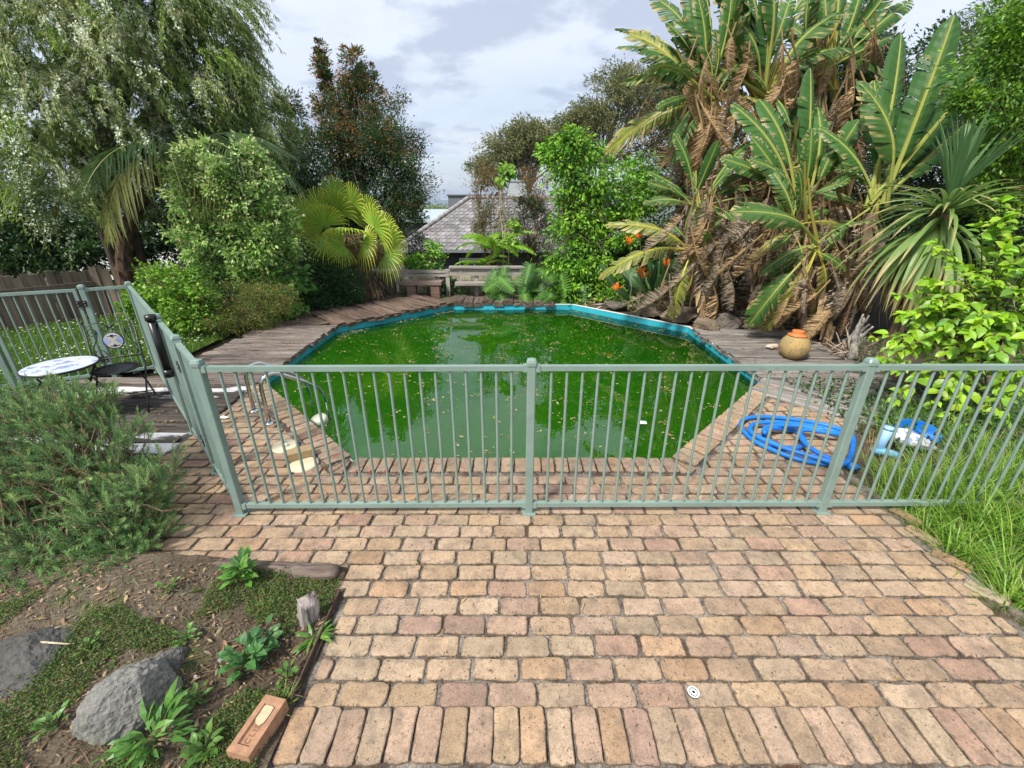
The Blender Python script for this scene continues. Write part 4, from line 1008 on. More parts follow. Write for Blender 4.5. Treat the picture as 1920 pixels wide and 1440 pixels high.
def monstera_leaf(seed, col=(.05,.15,.03)):
    r = np.random.default_rng(seed); m = MB(); n = 11
    m.tube([(0,-.6,-.25),(0,-.3,-.06),(0,0,0)], [.014,.012,.01], 5, (.12,.2,.05), cap=False)
    yy = np.linspace(-.16, 1.0, n + 1)
    for sx in (-1, 1):
        for i in range(n):
            f = (i + .5) / n; w = .48 * math.sin(math.pi * min(.97, f * .86 + .12)) ** .7 * r.uniform(.9, 1.05)
            ga = .95 if 1 <= i < n - 1 else .2; y0, y1 = max(yy[i], 0), max(yy[i + 1], 0.015)
            rows = []
            for k, t_ in enumerate((0, .3, .7, 1)):
                sq = 1 - ga * (0 if k < 2 else .5 if k == 2 else .8); mid = (yy[i] + yy[i + 1]) / 2 if k else (y0 + y1) / 2; hh = (yy[i + 1] - yy[i]) / 2 * sq if k else (y1 - y0) / 2
                adv = .22 * t_ * w * (f - .1) * 2
                rows.append(((sx * w * t_, mid - hh + adv, .05 * t_ - .22 * w * t_ * t_ - .18 * max(mid, 0) ** 2), (sx * w * t_, mid + hh + adv, .05 * t_ - .22 * w * t_ * t_ - .18 * max(mid, 0) ** 2)))
            V = np.array(rows).reshape(-1, 3); F = [(2*k, 2*k+1, 2*k+3, 2*k+2) if sx < 0 else (2*k, 2*k+2, 2*k+3, 2*k+1) for k in range(3)]
            c = np.tile(np.array(col) * r.uniform(.85, 1.15), (8, 1)); c[0:2] = np.array((.13, .24, .06)); m.add(V, F, c)
    return m
def bank(fn, n, name, material, smooth=False, **kw):
    """n variants of a leaf as shared meshes."""
    out_ = []
    for s_ in range(n):
        me = fn(s_ * 7 + 3, **kw).mesh(name, smooth); me.materials.append(material); out_.append(me)
    return out_
def put_leaf(name, me, parent, base, tip, face, size=None):
    """Leaf mesh from base to tip, upper side turned towards face."""
    base, tip = np.asarray(base, float), np.asarray(tip, float); d = tip - base; Ln = size or np.linalg.norm(d)
    R = frames(d[None], np.asarray(face, float)[None])[0]
    return inst(name, me, parent, mat4(R, base, Ln))
TOCAM = np.array((0, -1.0, .45))
# ================================================================== RIGHT SIDE: GIANT STRELITZIAS
TAN = (.45, .31, .17); BROWN = (.20, .13, .075)
PAD_A = bank(paddle, 4, 'leaf', LEAF_SHINY, splits=.30, droop=.20, curl=.20, petiole=.36, width=.112, edge=((.36,.27,.12), .35))
PAD_T = bank(paddle, 4, 'leaf', LEAF_SHINY, splits=.45, droop=.36, curl=.30, petiole=.36, width=.15, green=(.042,.10,.021), edge=((.36,.27,.12), .35), dmg=.2)
PAD_W = bank(paddle, 3, 'leaf', LEAF_SHINY, splits=.18, droop=.08, curl=.16, petiole=.26, width=.105, green=(.036,.10,.022), edge=((.30,.27,.10), .05))
PAD_Y = bank(paddle, 3, 'leaf', LEAF, splits=.70, droop=.50, curl=.3, petiole=.30, width=.14, green=(.16,.19,.035), rib=(.42,.36,.06), edge=((.40,.28,.14), .7), dmg=.2)
PAD_D = bank(paddle, 4, 'dead_leaf', DRY, splits=1.0, droop=.28, curl=.5, petiole=.35, width=.12, green=TAN, rib=(.30,.2,.1), dead=.8, dmg=.25)
PAD_E = bank(paddle, 3, 'dead_leaf', DRY, splits=1.0, droop=.2, curl=.6, petiole=.3, width=.09, green=(.36,.29,.22), rib=(.2,.14,.08), dead=1.0, dmg=.25)
KINDS_ = dict(a=PAD_A, t=PAD_T, w=PAD_W, y=PAD_Y, d=PAD_D, e=PAD_E)
def strel(label, Y, foot, top, fan, tips, dead=(), trunk_r=.13, stalk=True):
    """Giant strelitzia: foot and top of the trunk and leaf tips as photo points at depth Y."""
    b0 = P(*foot, Y); t = thing('giant_strelitzia', label, 'strelitzia', b0, 0, 'giant strelitzias behind the pool')
    t0 = P(*top, Y); m = MB(); pth = wobble(b0 - (0, 0, .3), t0, 12, .05); m.tube(pth, np.linspace(trunk_r * 1.1, trunk_r * .8, 12), 10, (.17, .12, .08))
    for _ in range(70 if stalk else 14):                                # shaggy old leaf bases
        k = rng.uniform(.05, 1); q_ = b0 + (t0 - b0) * k; a_ = rng.uniform(0, 2*math.pi); o_ = np.array((math.cos(a_), math.sin(a_), 0)) * trunk_r * .95
        e_ = q_ + o_ * rng.uniform(1.1, 2.0) + (0, 0, -rng.uniform(.2, .6)); p_ = np.array([q_ + o_ * .8, (q_ + e_) / 2 + o_ * .5, e_])
        add_strip(m, p_, np.array((.05, .04, .008)), np.cross(o_ / trunk_r, (0, 0, 1.0)), np.array(TAN) * rng.uniform(.35, 1.05))
    wpart(m, 'trunk', BARK, t)
    for (tx, ty, kd, *dy) in tips:
        dy = dy[0] if dy else rng.normal(0, .35); fb = P(fan[0] + rng.normal(0, 9), fan[1] + rng.normal(0, 8), Y + dy * .15)
        tip_ = P(tx, ty, Y + dy); d = tip_ - fb; Ln = np.linalg.norm(d); bk = KINDS_[kd]
        face = TOCAM * 1.0 + rng.normal(0, .45, 3) + np.array((0, 0, .35))
        if kd in 'ty': face = np.array((0, -.55, 1.0)) + rng.normal(0, .3, 3); tip_ = tip_ + (0, 0, .33 * Ln * (.45 if kd == 't' else .6))
        put_leaf('leaf' if kd in 'atwy' else 'dead_leaf', bk[rng.integers(len(bk))], t, fb, tip_, face, Ln * (1.04 if kd in 'ty' else 1.0))
    for (bx, by, tx, ty, kd) in dead:
        put_leaf('dead_leaf', KINDS_[kd][rng.integers(len(KINDS_[kd]))], t, P(bx, by, Y + rng.normal(-.25, .15)), P(tx, ty, Y + rng.normal(-.3, .2)), rdirs(1)[0] + TOCAM)
    if stalk:
        for _ in range(24):
            tx, ty = fan[0] + rng.normal(0, 75), fan[1] + rng.uniform(-190, 110); dy = rng.normal(.1, .45); fb = P(fan[0] + rng.normal(0, 9), fan[1] + rng.normal(0, 8), Y + dy * .15); tip_ = P(tx, ty, Y + dy); Ln = max(np.linalg.norm(tip_ - fb), .9)
            put_leaf('leaf', (PAD_T if rng.random() < .6 else PAD_A)[rng.integers(4)] if rng.random() < .85 else PAD_Y[rng.integers(3)], t, fb, tip_ + (0, 0, .2 * Ln), np.array((0, -.55, .8)) + rng.normal(0, .6, 3), Ln)
    else:
        for _ in range(6):
            tx, ty = fan[0] + rng.uniform(-110, 110), fan[1] + rng.uniform(-130, 70); dy = rng.normal(-.2, .35); fb = P(fan[0] + rng.normal(0, 9), fan[1] + rng.normal(0, 8), Y + dy * .15); tip_ = P(tx, ty, Y + dy); Ln = max(np.linalg.norm(tip_ - fb), .7)
            put_leaf('leaf', (PAD_A if rng.random() < .6 else PAD_T)[rng.integers(4)], t, fb, tip_, np.array((0, -.8, .8)) + rng.normal(0, .45, 3), Ln)
    # standing golden stalks
    m = MB()
    for k in range(9 if stalk else 1):
        s0 = P(fan[0] + rng.normal(0, 16), fan[1] + 28, Y); s1 = P(fan[0] + rng.normal(0, 42), fan[1] - rng.uniform(60, 135), Y + rng.normal(0, .15))
        m.tube(wobble(s0, s1, 4, .04), [.035, .026, .02, .014], 6, np.array((.30, .25, .05)) * rng.uniform(.7, 1.2), cap=False)
    wpart(m, 'leaf_stalk', LEAF, t); return t
def skirt(x0, x1, y0, y1, n, kinds='ded', ln=(80, 170)):
    o = []
    for _ in range(n):
        x = rng.uniform(x0, x1); y = rng.uniform(y0, y1); o.append((x, y, x + rng.normal(0, 28), y + rng.uniform(*ln), kinds[rng.integers(len(kinds))]))
    return o
strel('tall giant strelitzia nearest the sky gap, leaves arching left over its shaggy trunk', 9.0, (1345, 585), (1330, 200), (1325, 185),
      [(1203,52,'t'),(1222,92,'t'),(1192,118,'t'),(1172,262,'y',-.3),(1205,205,'t'),(1300,-70,'a'),(1345,-90,'a'),(1262,-40,'t'),(1395,-40,'a'),(1300,105,'t',-.4),(1278,20,'a'),(1365,60,'t',-.3),(1330,-20,'a'),(1395,95,'t'),(1245,150,'t')],
      skirt(1285, 1375, 150, 420, 40) + skirt(1270, 1390, 40, 190, 14, 'd', (60, 130)) + [(1335,200,1325,290,'d'),(1300,240,1245,300,'d'),(1360,180,1410,260,'e')])
strel('tall giant strelitzia with golden stalks in the middle of the clump', 9.2, (1420, 590), (1430, 190), (1432, 178),
      [(1420,-130,'a'),(1475,-140,'a'),(1520,-90,'a'),(1380,-60,'t'),(1565,-20,'t'),(1355,60,'t'),(1595,60,'t'),(1450,-60,'w'),(1350,-30,'t'),(1540,90,'t'),(1500,-30,'a'),(1410,20,'t',-.5)],
      skirt(1390, 1480, 170, 440, 40) + skirt(1370, 1520, 20, 180, 16, 'd', (60, 130)))
strel('giant strelitzia at the back whose torn leaves crowd the top of the picture', 10.2, (1540, 560), (1540, 150), (1545, 140),
      [(1600,-70,'a'),(1665,-10,'t'),(1650,130,'t'),(1570,210,'t'),(1480,40,'t'),(1700,50,'a'),(1625,50,'t'),(1590,-120,'a'),(1500,130,'t'),(1690,130,'t'),(1540,-60,'a'),(1640,-50,'a'),(1730,-30,'a')],
      skirt(1490, 1620, 90, 420, 44) + skirt(1480, 1660, 0, 150, 16, 'd', (60, 120)))
strel('giant strelitzia with one broad upright leaf in front of the clump', 7.9, (1505, 560), (1500, 400), (1498, 390),
      [(1538,122,'w',0),(1415,170,'a',.1),(1625,205,'a',.2),(1575,250,'a'),(1375,285,'a',-.2),(1455,165,'a',.4),(1660,280,'t',.2),(1585,330,'a',-.4),(1560,180,'a',.6),(1440,255,'a',-.4),(1530,250,'a',-.5)],
      skirt(1430, 1580, 330, 500, 40, 'ede', (50, 120)), .10, False)
strel('giant strelitzia at right with long broad leaves rising on golden stalks', 7.4, (1612, 600), (1632, 400), (1640, 390),
      [(1802,18,'w',0),(1715,52,'w',.4),(1902,66,'w',.2),(1880,165,'w',.5),(1650,130,'a',.6),(1850,60,'a',.9),(1570,220,'a',.3),(1690,150,'t',-.3),(1600,300,'t',-.3),(1760,200,'a',.3)],
      skirt(1580, 1660, 400, 520, 24, 'ede', (50, 110)), .12, False)
strel('low strelitzia sucker with pale green paddles below the tall trunk', 8.3, (1325, 580), (1318, 420), (1315, 390),
      [(1285,248,'a'),(1392,248,'a'),(1232,305,'a'),(1345,268,'w'),(1460,372,'t',-.3),(1240,380,'t'),(1420,330,'t'),(1255,345,'a'),(1370,330,'a'),(1300,300,'a',.3)],
      skirt(1280, 1410, 330, 490, 40, 'ede', (50, 120)), .08, False)
strel('low strelitzia sucker with cut blunt leaf ends above the sleepers', 7.4, (1520, 610), (1490, 440), (1487, 425),
      [(1565,385,'a'),(1432,392,'a'),(1603,425,'y',-.2),(1512,365,'a'),(1470,490,'t',-.4),(1405,385,'a'),(1548,450,'a'),(1438,470,'y',-.3),(1530,340,'a',.3)],
      skirt(1420, 1570, 400, 520, 30, 'ede', (45, 100)), .07, False)
strel('yellowing strelitzia with ragged leaves drooping towards the water', 8.2, (1325, 585), (1300, 500), (1300, 470),
      [(1182,400,'y',-.1),(1150,492,'y',-.2),(1262,575,'y',-.5),(1215,430,'t'),(1340,420,'a'),(1250,400,'a'),(1375,470,'t'),(1330,380,'a'),(1290,590,'y',-.3)],
      skirt(1250, 1370, 470, 520, 10, 'ede', (60, 90)), .06, False)
strel('yellow ragged strelitzia hanging over the sleepers behind the pot', 7.0, (1560, 620), (1535, 500), (1530, 460),
      [(1465,610,'y',-.3),(1560,590,'y',-.2),(1500,560,'y',-.4),(1600,500,'t'),(1480,480,'a'),(1420,600,'t',-.2),(1585,430,'a'),(1440,540,'t')],
      skirt(1480, 1620, 470, 540, 16, 'dee', (60, 110)), .07, False)

strel('leafy strelitzia filling the gap between the tall trunks and the broad-leaved one', 9.6, (1480, 580), (1475, 330), (1478, 320),
      [(1400,190,'t'),(1440,130,'a'),(1560,170,'a'),(1600,240,'t'),(1520,120,'a'),(1390,270,'t'),(1450,210,'t',-.5),(1620,300,'t'),(1540,290,'t',-.6),(1420,330,'t',-.5),(1490,170,'a',.4),(1580,110,'a',.5)],
      skirt(1420, 1600, 260, 450, 30), .10, False)
# ---- dark growth behind the strelitzias
tree('dense_shrub', 'dark evergreen shrub filling the space behind the strelitzia trunks', 'shrub', (6.2, 11.2, 0), [B(1500,420,11.2,130,1.0,130), B(1640,330,11.2,120,1.0,140), B(1400,460,11.2,110,.8,110), B(1300,480,11,80,.6,80), B(1740,260,11.4,110,1,150), B(1560,150,11.6,90,.8,90), B(1450,260,11.4,80,.7,90), B(1640,130,11.6,80,.8,100)],
     780, 60, .24, .11, .45, [(.022,.052,.016),(.03,.07,.02),(.035,.06,.015)], trunk_r=.1)
tree('dense_shrub', 'dark green hedge shrub rising behind the spiky cordyline at right', 'shrub', (8.4, 8.2, 0.2), [B(1800,330,8.2,110,.9,150), B(1900,430,8,120,.9,170), B(1750,520,8,120,.7,110), B(1960,250,8,110,.9,170)],
     620, 60, .2, .09, .45, [(.028,.065,.018),(.04,.09,.02),(.025,.055,.02)], trunk_r=.08)
tree('leafy_tree', 'bright green small-leaved tree at the right edge above the lime shrub', 'tree', (8.0, 6.6, 0.2), [B(1885,140,6.4,52,.5,70), B(1900,260,6.3,55,.5,60), B(1915,60,6.6,50,.5,60), B(1890,360,6.3,45,.4,50), B(1960,200,6.4,70,.6,150)],
     360, 46, .13, .062, .5, [(.10,.20,.018),(.07,.155,.02),(.14,.26,.02)], trunk_r=.06, tmpl=LF_DIAMOND)
tree('wispy_shrub', 'thin-leaved grey green shrub poking up behind the broad leaves at the right', 'shrub', (8.6, 9, 0), [B(1850,90,9,55,.5,55), B(1910,20,9,45,.5,50), B(1780,130,9.2,40,.4,40)],
     110, 26, .22, .09, .18, [(.06,.09,.035),(.09,.115,.05)], trunk_r=.04)
tree('dense_shrub', 'rounded green shrub beyond the right edge beside the retaining wall', 'shrub', (8.6, 5.6, 0), [(8.4,5.6,.9,.9,.7,.8), (9.4,5.4,.8,.9,.7,.8), (7.7,6.2,.7,.6,.5,.7)], 300, 46, .16, .08, .5, [(.04,.09,.02),(.055,.115,.025)], trunk_r=.05)
WALLM = mat('dark_concrete', (.055,.052,.05), rough=.9, noise=(4,.3,5), bump=(30,.5,.01))
m = MB(); m.box((5.35, 7.0, -.3), (11.0, 7.25, .95)); m.box((5.30, 6.96, .95), (11.0, 7.29, 1.02)); o = m.build('retaining_wall', WALLM); tag(o, 'dark grey concrete retaining wall behind the cordyline and lime shrub', 'wall')

# ---- spiky cordyline
SW = bank(sword, 3, 'leaf', LEAF, droop=.10, wid=.026, col=(.10,.19,.08)) ; SW2 = bank(sword, 4, 'leaf', LEAF, droop=.48, wid=.026, col=(.145,.225,.065), tip=(.32,.26,.12)); SWD = bank(sword, 3, 'dead_leaf', DRY, droop=.25, wid=.018, col=(.24,.15,.06))
cc0 = P(1772, 395, 6.1); cb = np.array((cc0[0] - .05, 6.2, 0)); t = thing('cordyline', 'spiky green cordyline with a mop of long sword leaves above the lime shrub', 'cordyline', cb)
m = MB(); m.tube(wobble(cb - (0,0,.2), cc0, 8, .05), np.linspace(.10, .075, 8), 9, (.16,.12,.08)); wpart(m, 'trunk', BARK, t)
for k in range(235):
    az = rng.uniform(0, 2*math.pi); el = rng.choice([rng.uniform(55, 88), rng.uniform(5, 50), rng.uniform(-70, 0)], p=[.17, .28, .55])
    if el < 0 and rng.random() < .55: az = rng.uniform(math.radians(150), math.radians(290))
    e_ = math.radians(el); d = np.array((math.cos(az)*math.cos(e_), math.sin(az)*math.cos(e_), math.sin(e_)))
    bk = SW if el > 50 else SW2; ln = rng.uniform(.8, 1.05) if el > 0 else rng.uniform(.95, 1.4); b_ = cc0 + (0,0, (.12 if el > 50 else -.05 - rng.uniform(0, .3) * (el < 0))) + d * .05
    up = np.array((0,0,1.0)) + rng.normal(0,.12,3) if el < 60 else np.array((-math.cos(az), -math.sin(az), .3))
    put_leaf('leaf', bk[rng.integers(len(bk))], t, b_, b_ + d, up, ln)
for k in range(40):
    az = rng.uniform(0, 2*math.pi); e_ = math.radians(rng.uniform(-86, -55)); d = np.array((math.cos(az)*math.cos(e_), math.sin(az)*math.cos(e_), math.sin(e_)))
    put_leaf('dead_leaf', SWD[k % 3], t, cc0 - (0,0,.35) + d * .05, cc0 + d, (0,0,1.0) + rng.normal(0,.1,3), rng.uniform(.8, 1.25))

# ---- lime-leaved shrub
def ovate(seed, col=(.19,.34,.022)):
    r = np.random.default_rng(seed); m = MB(); yy = np.array((0,.12,.35,.6,.82,1.0)); w = np.array((.02,.2,.31,.27,.14,.0))*r.uniform(.9,1.1); zc = np.array((0,.02,.03,.01,-.05,-.14))
    V = np.concatenate([np.c_[-w, yy, zc + w*.35], np.c_[np.zeros(6), yy, zc], np.c_[w, yy, zc + w*.35]]); F = [(i, i+6, i+7, i+1) for i in range(5)] + [(i+6, i+12, i+13, i+7) for i in range(5)]
    c = np.tile(np.array(col), (18, 1)); c[6:12] *= .85; m.add(V, F, c); return m
LIME = [bank(ovate, 2, 'leaf', LEAF, col=c_) for c_ in ((.20,.35,.016),(.145,.28,.020),(.09,.20,.022),(.25,.40,.02))]
lr = np.array((5.6, 4.9, .1)); t = thing('lime_shrub', 'lime green broad-leaved shrub leaning over the fence line at right', 'shrub', lr)
m = MB(); lv = []
targets = [P(x_, y_, Y_) for x_, y_, Y_ in [(1650,655,4.5),(1690,640,4.4),(1700,560,4.6),(1740,520,4.6),(1790,480,4.6),(1840,430,4.6),(1900,400,4.6),(1760,600,4.3),(1820,560,4.3),(1870,500,4.3),(1910,460,4.3),(1720,700,4.2),(1780,720,4.1),(1840,700,4.0),(1900,650,4.0),(1880,590,4.1),(1920,550,4.1),
          (1660,690,4.3),(1690,740,4.1),(1740,770,4.0),(1800,790,4.0),(1860,770,3.9),(1910,740,3.9),(1790,640,4.1),(1850,620,4.1),(1930,610,4.0),(1700,610,4.5),(1740,650,4.3),(1920,690,4.0),(1820,510,4.5),(1880,440,4.6),(1770,560,4.5),(1930,420,4.5),(1730,580,4.6),(1860,540,4.4)]]
for tg in targets:
    for q_ in range(2):
        e_ = tg + rng.normal(0, .09, 3); b_ = lr + rng.normal(0, .12, 3) + (0, 0, rng.uniform(.1, .6)); L_ = bez([b_, (b_*.4+e_*.6) + (0,0,.45), e_], 12); m.tube(L_, np.linspace(.012,.003,12), 5, (.15,.12,.06), cap=False)
        for i in range(5, 12):
            dd = nrm(L_[min(i+1,11)] - L_[i-1]); sd = nrm(np.cross(dd, (0,0,1.0)))
            for sx in (-1, 1):
                lv.append((L_[i] + rng.normal(0,.012,3), nrm(dd*.7 + sd*sx*.8 + rng.normal(0,.25,3) + (0,0,-.25)), rng.uniform(.07,.15), rng.choice(4, p=[.42,.32,.16,.10])))
        for _ in range(3): lv.append((e_, nrm(dd + rng.normal(0,.5,3)), rng.uniform(.05,.12), rng.choice([0,3])))
lv.sort(key=lambda a_: a_[0][1]); step = len(lv) / 295; sel = set(int(i*step) for i in range(295)); rest_ = MB()
OV = ovate(3); tv = np.concatenate(OV.v); tf = np.concatenate(OV.f).reshape(-1, 4); LC = np.array([(.20,.35,.016),(.145,.28,.020),(.09,.20,.022),(.25,.40,.02)])
idx = [i for i in range(len(lv)) if i not in sel]
for i in sel:
    p_, d_, s_, k_ = lv[i]; put_leaf('leaf', LIME[k_][i % 2], t, p_, p_ + d_, np.array((-.3,-.5,1.0)) + rng.normal(0,.35,3), s_)
pos = np.array([lv[i][0] for i in idx]); dv = np.array([lv[i][1] for i in idx]); ss = np.array([lv[i][2] for i in idx]); cc = LC[[lv[i][3] for i in idx]]
rest_.scatter(tv, tf, pos, frames(dv, np.array((-.3,-.5,1.0)) + rng.normal(0,.35,(len(idx),3))), ss, jitter(cc, len(idx), .15))
o = wpart(rest_, 'foliage', LEAF, t); tag(o, kind='stuff'); wpart(m, 'branches', BARK, t)

# ---- bird of paradise clump with orange flowers
PAD_R = bank(paddle, 3, 'leaf', LEAF_SHINY, splits=.03, droop=.12, curl=.06, petiole=.55, width=.085, green=(.045,.105,.035), rib=(.14,.2,.07))
rb = P(1225, 585, 9.3); rb[2] = 0.0; t = thing('bird_of_paradise', 'bird of paradise clump with orange flowers at the pool edge', 'bird of paradise', rb)
for k in range(34):
    az = rng.uniform(0, 2*math.pi); e_ = math.radians(rng.uniform(35, 82)); d = np.array((math.cos(az)*math.cos(e_), math.sin(az)*math.cos(e_), math.sin(e_)))
    b_ = rb + np.array((rng.normal(0,.25), rng.normal(0,.15), 0)); put_leaf('leaf', PAD_R[k % 3], t, b_, b_ + d, TOCAM + rng.normal(0,.4,3), rng.uniform(.9, 1.35))
for k in range(14):
    b_ = rb + np.array((rng.normal(0,.3), -.1, .5)); put_leaf('dead_leaf', PAD_E[k % 3], t, b_, b_ + np.array((rng.normal(0,.4), -.4, -.55)), rdirs(1)[0] + TOCAM, rng.uniform(.5,.8))
FLO = mat('orange_petal', (.75, .17, .008), rough=.5, transl=.25); FLB = mat('blue_petal', (.02,.03,.25), rough=.5)
for (x_, y_) in [(1200,513),(1208,522),(1247,499),(1158,545),(1178,458),(1200,448),(1270,372)]:
    c_ = P(x_, y_, 8.95); st = MB(); st.tube(wobble(rb + rng.normal(0,.1,3)*(1,1,0), c_, 6, .08), np.linspace(.012,.008,6), 5, (.10,.16,.05)); so = wpart(st, 'flower_stalk', LEAF, t)
    fm = MB()
    for q_ in range(6):
        d = nrm(np.array((rng.normal(0,.6), rng.normal(-.2,.4), 1.0))); fm.scatter(LF_NARROW[0], LF_NARROW[1], c_[None], frames(d[None], TOCAM[None]), np.array([[.045,.17,.17]]), (1,1,1))
    fo = wpart(fm, 'flower', FLO, so)
    bk_ = MB(); bk_.tube([c_ + (.02,0,-.01), c_ + (-.07,-.03,.02), c_ + (-.16,-.05,.03)], [.014,.011,.002], 6, (.12,.13,.07)); wpart(bk_, 'flower_beak', LEAF, so)

# ---- fallen dry fronds and grey driftwood
fd = paddle(77, 1.0, .12, .25, .42, .16, TAN, (.30,.2,.1), .5, None, .1).build('fallen_frond', DRY); R = frames((P(1518,650,6.6) - P(1580,555,6.9))[None], np.array((0.2,-1,.6))[None])[0]
fd.matrix_world = Matrix(mat4(R, P(1592,530,6.95), 1.05)); tag(fd, 'dry tan frond with comb-like strips leaning beside the ochre pot', 'palm frond')
fd = paddle(78, 1.0, .2, .4, .3, .12, BROWN, (.25,.17,.1), .8, None, .2).build('fallen_frond', DRY); R = frames(np.array((-.2,-.3,-.9))[None], np.array((-.5,-1,.2))[None])[0]
fd.matrix_world = Matrix(mat4(R, P(1610,520,6.8), .9)); tag(fd, 'brown withered frond hanging above the grey driftwood', 'palm frond')
dw = P(1590, 655, 6.3); dw[2] = 0.05; m = MB(); GW = (.30,.275,.25)
for k in range(13):
    a_ = dw + rng.normal(0,.09,3)*(1.2,.8,0) - (0,0,.05); b_ = dw + np.array((rng.normal(.05,.10), rng.normal(0,.06), rng.uniform(.28,.66))); nn = 18; m.tube(wobble(a_, b_, nn, .16), np.linspace(rng.uniform(.05,.085), .012, nn)*(1+rng.normal(0,.20,nn)), 9, np.array(GW)*rng.uniform(.55,1.15))
for k in range(26):
    a_ = dw + rng.normal(0,.16,3)*(1.2,.7,.3) + (0,-.05,.08); b_ = a_ + rng.normal(0,.22,3)*(1,.5,.8); m.tube(wobble(a_, b_, 5, .3), np.linspace(.018,.006,5), 5, np.array((.34,.27,.2))*rng.uniform(.5,1.1))
o = m.build('driftwood_stump', BARK, None, True); tag(o, 'gnarled silver grey driftwood stump beside the dry frond', 'stump')

# ---- boulders on the right bank
def rock_extra(k, cs):
    c = k['mul'](cs, k['mr'](k['nz'](3, 6), .3, .7, .6, 1.35)); c = k['mul'](c, k['mr'](k['nz'](45, 4), .3, .7, .7, 1.3))
    return k['mix'](k['mr'](k['nz'](5, 4), .58, .7, 0, .6), c, (.10,.10,.055))
ROCK = mat('rock', attr='obj', rough=.92, spec=.2, extra=rock_extra, bump=(18, .9, .03))
def rock(loc, s, col, label, seed, rz=0, cut=None):
    bm = bmesh.new(); bmesh.ops.create_icosphere(bm, subdivisions=5, radius=1.0); r = np.random.default_rng(seed); o_ = r.uniform(-50, 50, 3)
    pl = [(nrm(r.normal(size=3)), r.uniform(.58, .86)) for _ in range(9)]
    if cut: pl += cut
    from mathutils import noise as mn
    for v in bm.verts:
        p_ = np.array(v.co)
        for n_, d_ in pl:
            e_ = np.dot(p_, n_) - d_
            if e_ > 0: p_ = p_ - n_ * e_ * .92
        q_ = Vector(p_ * 2.2 + o_); p_ = p_ * (1 + .08 * mn.noise(q_) + .06 * mn.noise(q_ * 3) + .04 * mn.noise(q_ * 8) + .02 * mn.noise(q_ * 18)); v.co = Vector(p_ * np.array(s))
    me = bpy.data.meshes.new('boulder'); bm.to_mesh(me); bm.free(); o = link('boulder', me, ROCK); o.location = tuple(loc); o.rotation_euler = (0, 0, rz); o.color = (*col, 1); return tag(o, label, 'rock')
for x_, y_, s_, lb_ in [(1212,588,(.34,.25,.16),'brown boulder under the vine at the far right edge of the pool'),(1262,598,(.42,.28,.20),'brown boulder below the orange flowers on the pool edge'),(1312,612,(.30,.26,.15),'grey brown boulder at the pool corner left of the sleepers'),(1352,604,(.36,.3,.2),'mossy rock on the bank behind the corner boulder'),(1155,574,(.30,.2,.12),'dark low rock at the back edge of the pool under the bright green tree')]:
    q_ = G(x_, y_, .05); dd = oct_dist(q_[0], q_[1])
    n_ = nrm(np.array((q_[0], q_[1]-6.75))); q_[:2] += n_ * max(0, s_[0]*.72 - dd)
    rock(q_ + (0,0,.02), s_, (.19,.145,.105) if 'brown' in lb_ else (.15,.13,.11), lb_, int(x_), rng.uniform(0,3))
# ================================================================== LEFT SIDE
# ---- weeping willow myrtle with white blossom along its twigs
wb = np.array((-8.6, 10.4, -.1)); t = thing('weeping_tree', 'large weeping willow myrtle with white blossom filling the upper left', 'tree', wb)
blobs = [B(120,120,9.2,170,1.5,140), B(290,90,10,140,1.5,115), B(385,215,10.5,110,1.2,105), B(240,250,9.6,160,1.3,110), B(60,260,8.6,120,1.0,120), B(405,115,10.8,55,.8,75), B(20,20,9,140,1.2,110), B(250,-60,10,180,1.4,80), B(465,260,11,55,.8,75), B(150,340,9,110,.8,70), B(370,30,10.5,60,.8,50)]
NSP = 620; per_s = 7; NS = NSP * per_s; sp_, so_, sk_ = blob_points(blobs, NSP, .5); per = 34
sd0 = nrm(so_ * np.array((1, 1, .25)) * .8 + rdirs(NSP) * .45 + np.array((.35, -.2, .25)))
st_ = np.repeat(sp_, per_s, 0) + rng.normal(0, .11, (NS, 3)); d0 = nrm(np.repeat(sd0, per_s, 0) + rdirs(NS) * .32); ln = np.repeat(rng.uniform(.5, 1.1, NSP), per_s) * rng.uniform(.7, 1.1, NS)
f = (np.arange(per) + .5) / per
pos = st_[:, None] + d0[:, None] * (ln[:, None] * f[None] * .62)[..., None] + np.array((0, 0, -1.0)) * (ln[:, None] * f[None] ** 2 * .58)[..., None] + rng.normal(0, .018, (NS, per, 3))
tan = nrm(d0[:, None] * .62 + np.array((0, 0, -1.5)) * f[None, :, None])
ld = nrm(tan + rdirs(NS * per).reshape(NS, per, 3) * .55)
pal = np.repeat(pick([(.16,.22,.055),(.20,.25,.085),(.12,.19,.05),(.25,.28,.13),(.17,.25,.05)], NSP) * rng.uniform(.7, 1.3, (NSP, 1)), per_s, 0)
col = np.repeat(pal, per, 0); m = MB(); N = NS * per
leaves_at(m, pos.reshape(-1, 3), ld.reshape(-1, 3), rng.uniform(.06, .125, N), .17, jitter(col, N, .22), LF_DIAMOND, .3); wpart(m, 'crown', LEAF_MATT, t)
bs = rng.choice(NS, 1500, replace=False, p=(lambda w: w / w.sum())(np.where((st_[:, 0] < -6.2), 1.0, .35) * np.where(st_[:, 2] < 3.9, 1.6, .9)))   # blossoming twigs
pw = pos[bs][:, 8:30].reshape(-1, 3); pw = pw + rng.normal(0, .012, pw.shape); pw = np.repeat(pw, 2, 0); n_ = len(pw)
m = MB(); leaves_at(m, pw + rng.normal(0, .014, pw.shape), rdirs(n_), rng.uniform(.024, .046, n_), .9, jitter(np.tile((.62,.66,.55), (n_, 1)), n_, .18), LF_DIAMOND, .5); wpart(m, 'blossom', LEAF_MATT, t)
m = MB()
for i in rng.choice(NS, 420, replace=False): m.tube(pos[i][::5], np.linspace(.006, .002, len(pos[i][::5])), 4, (.10,.085,.06), cap=False)
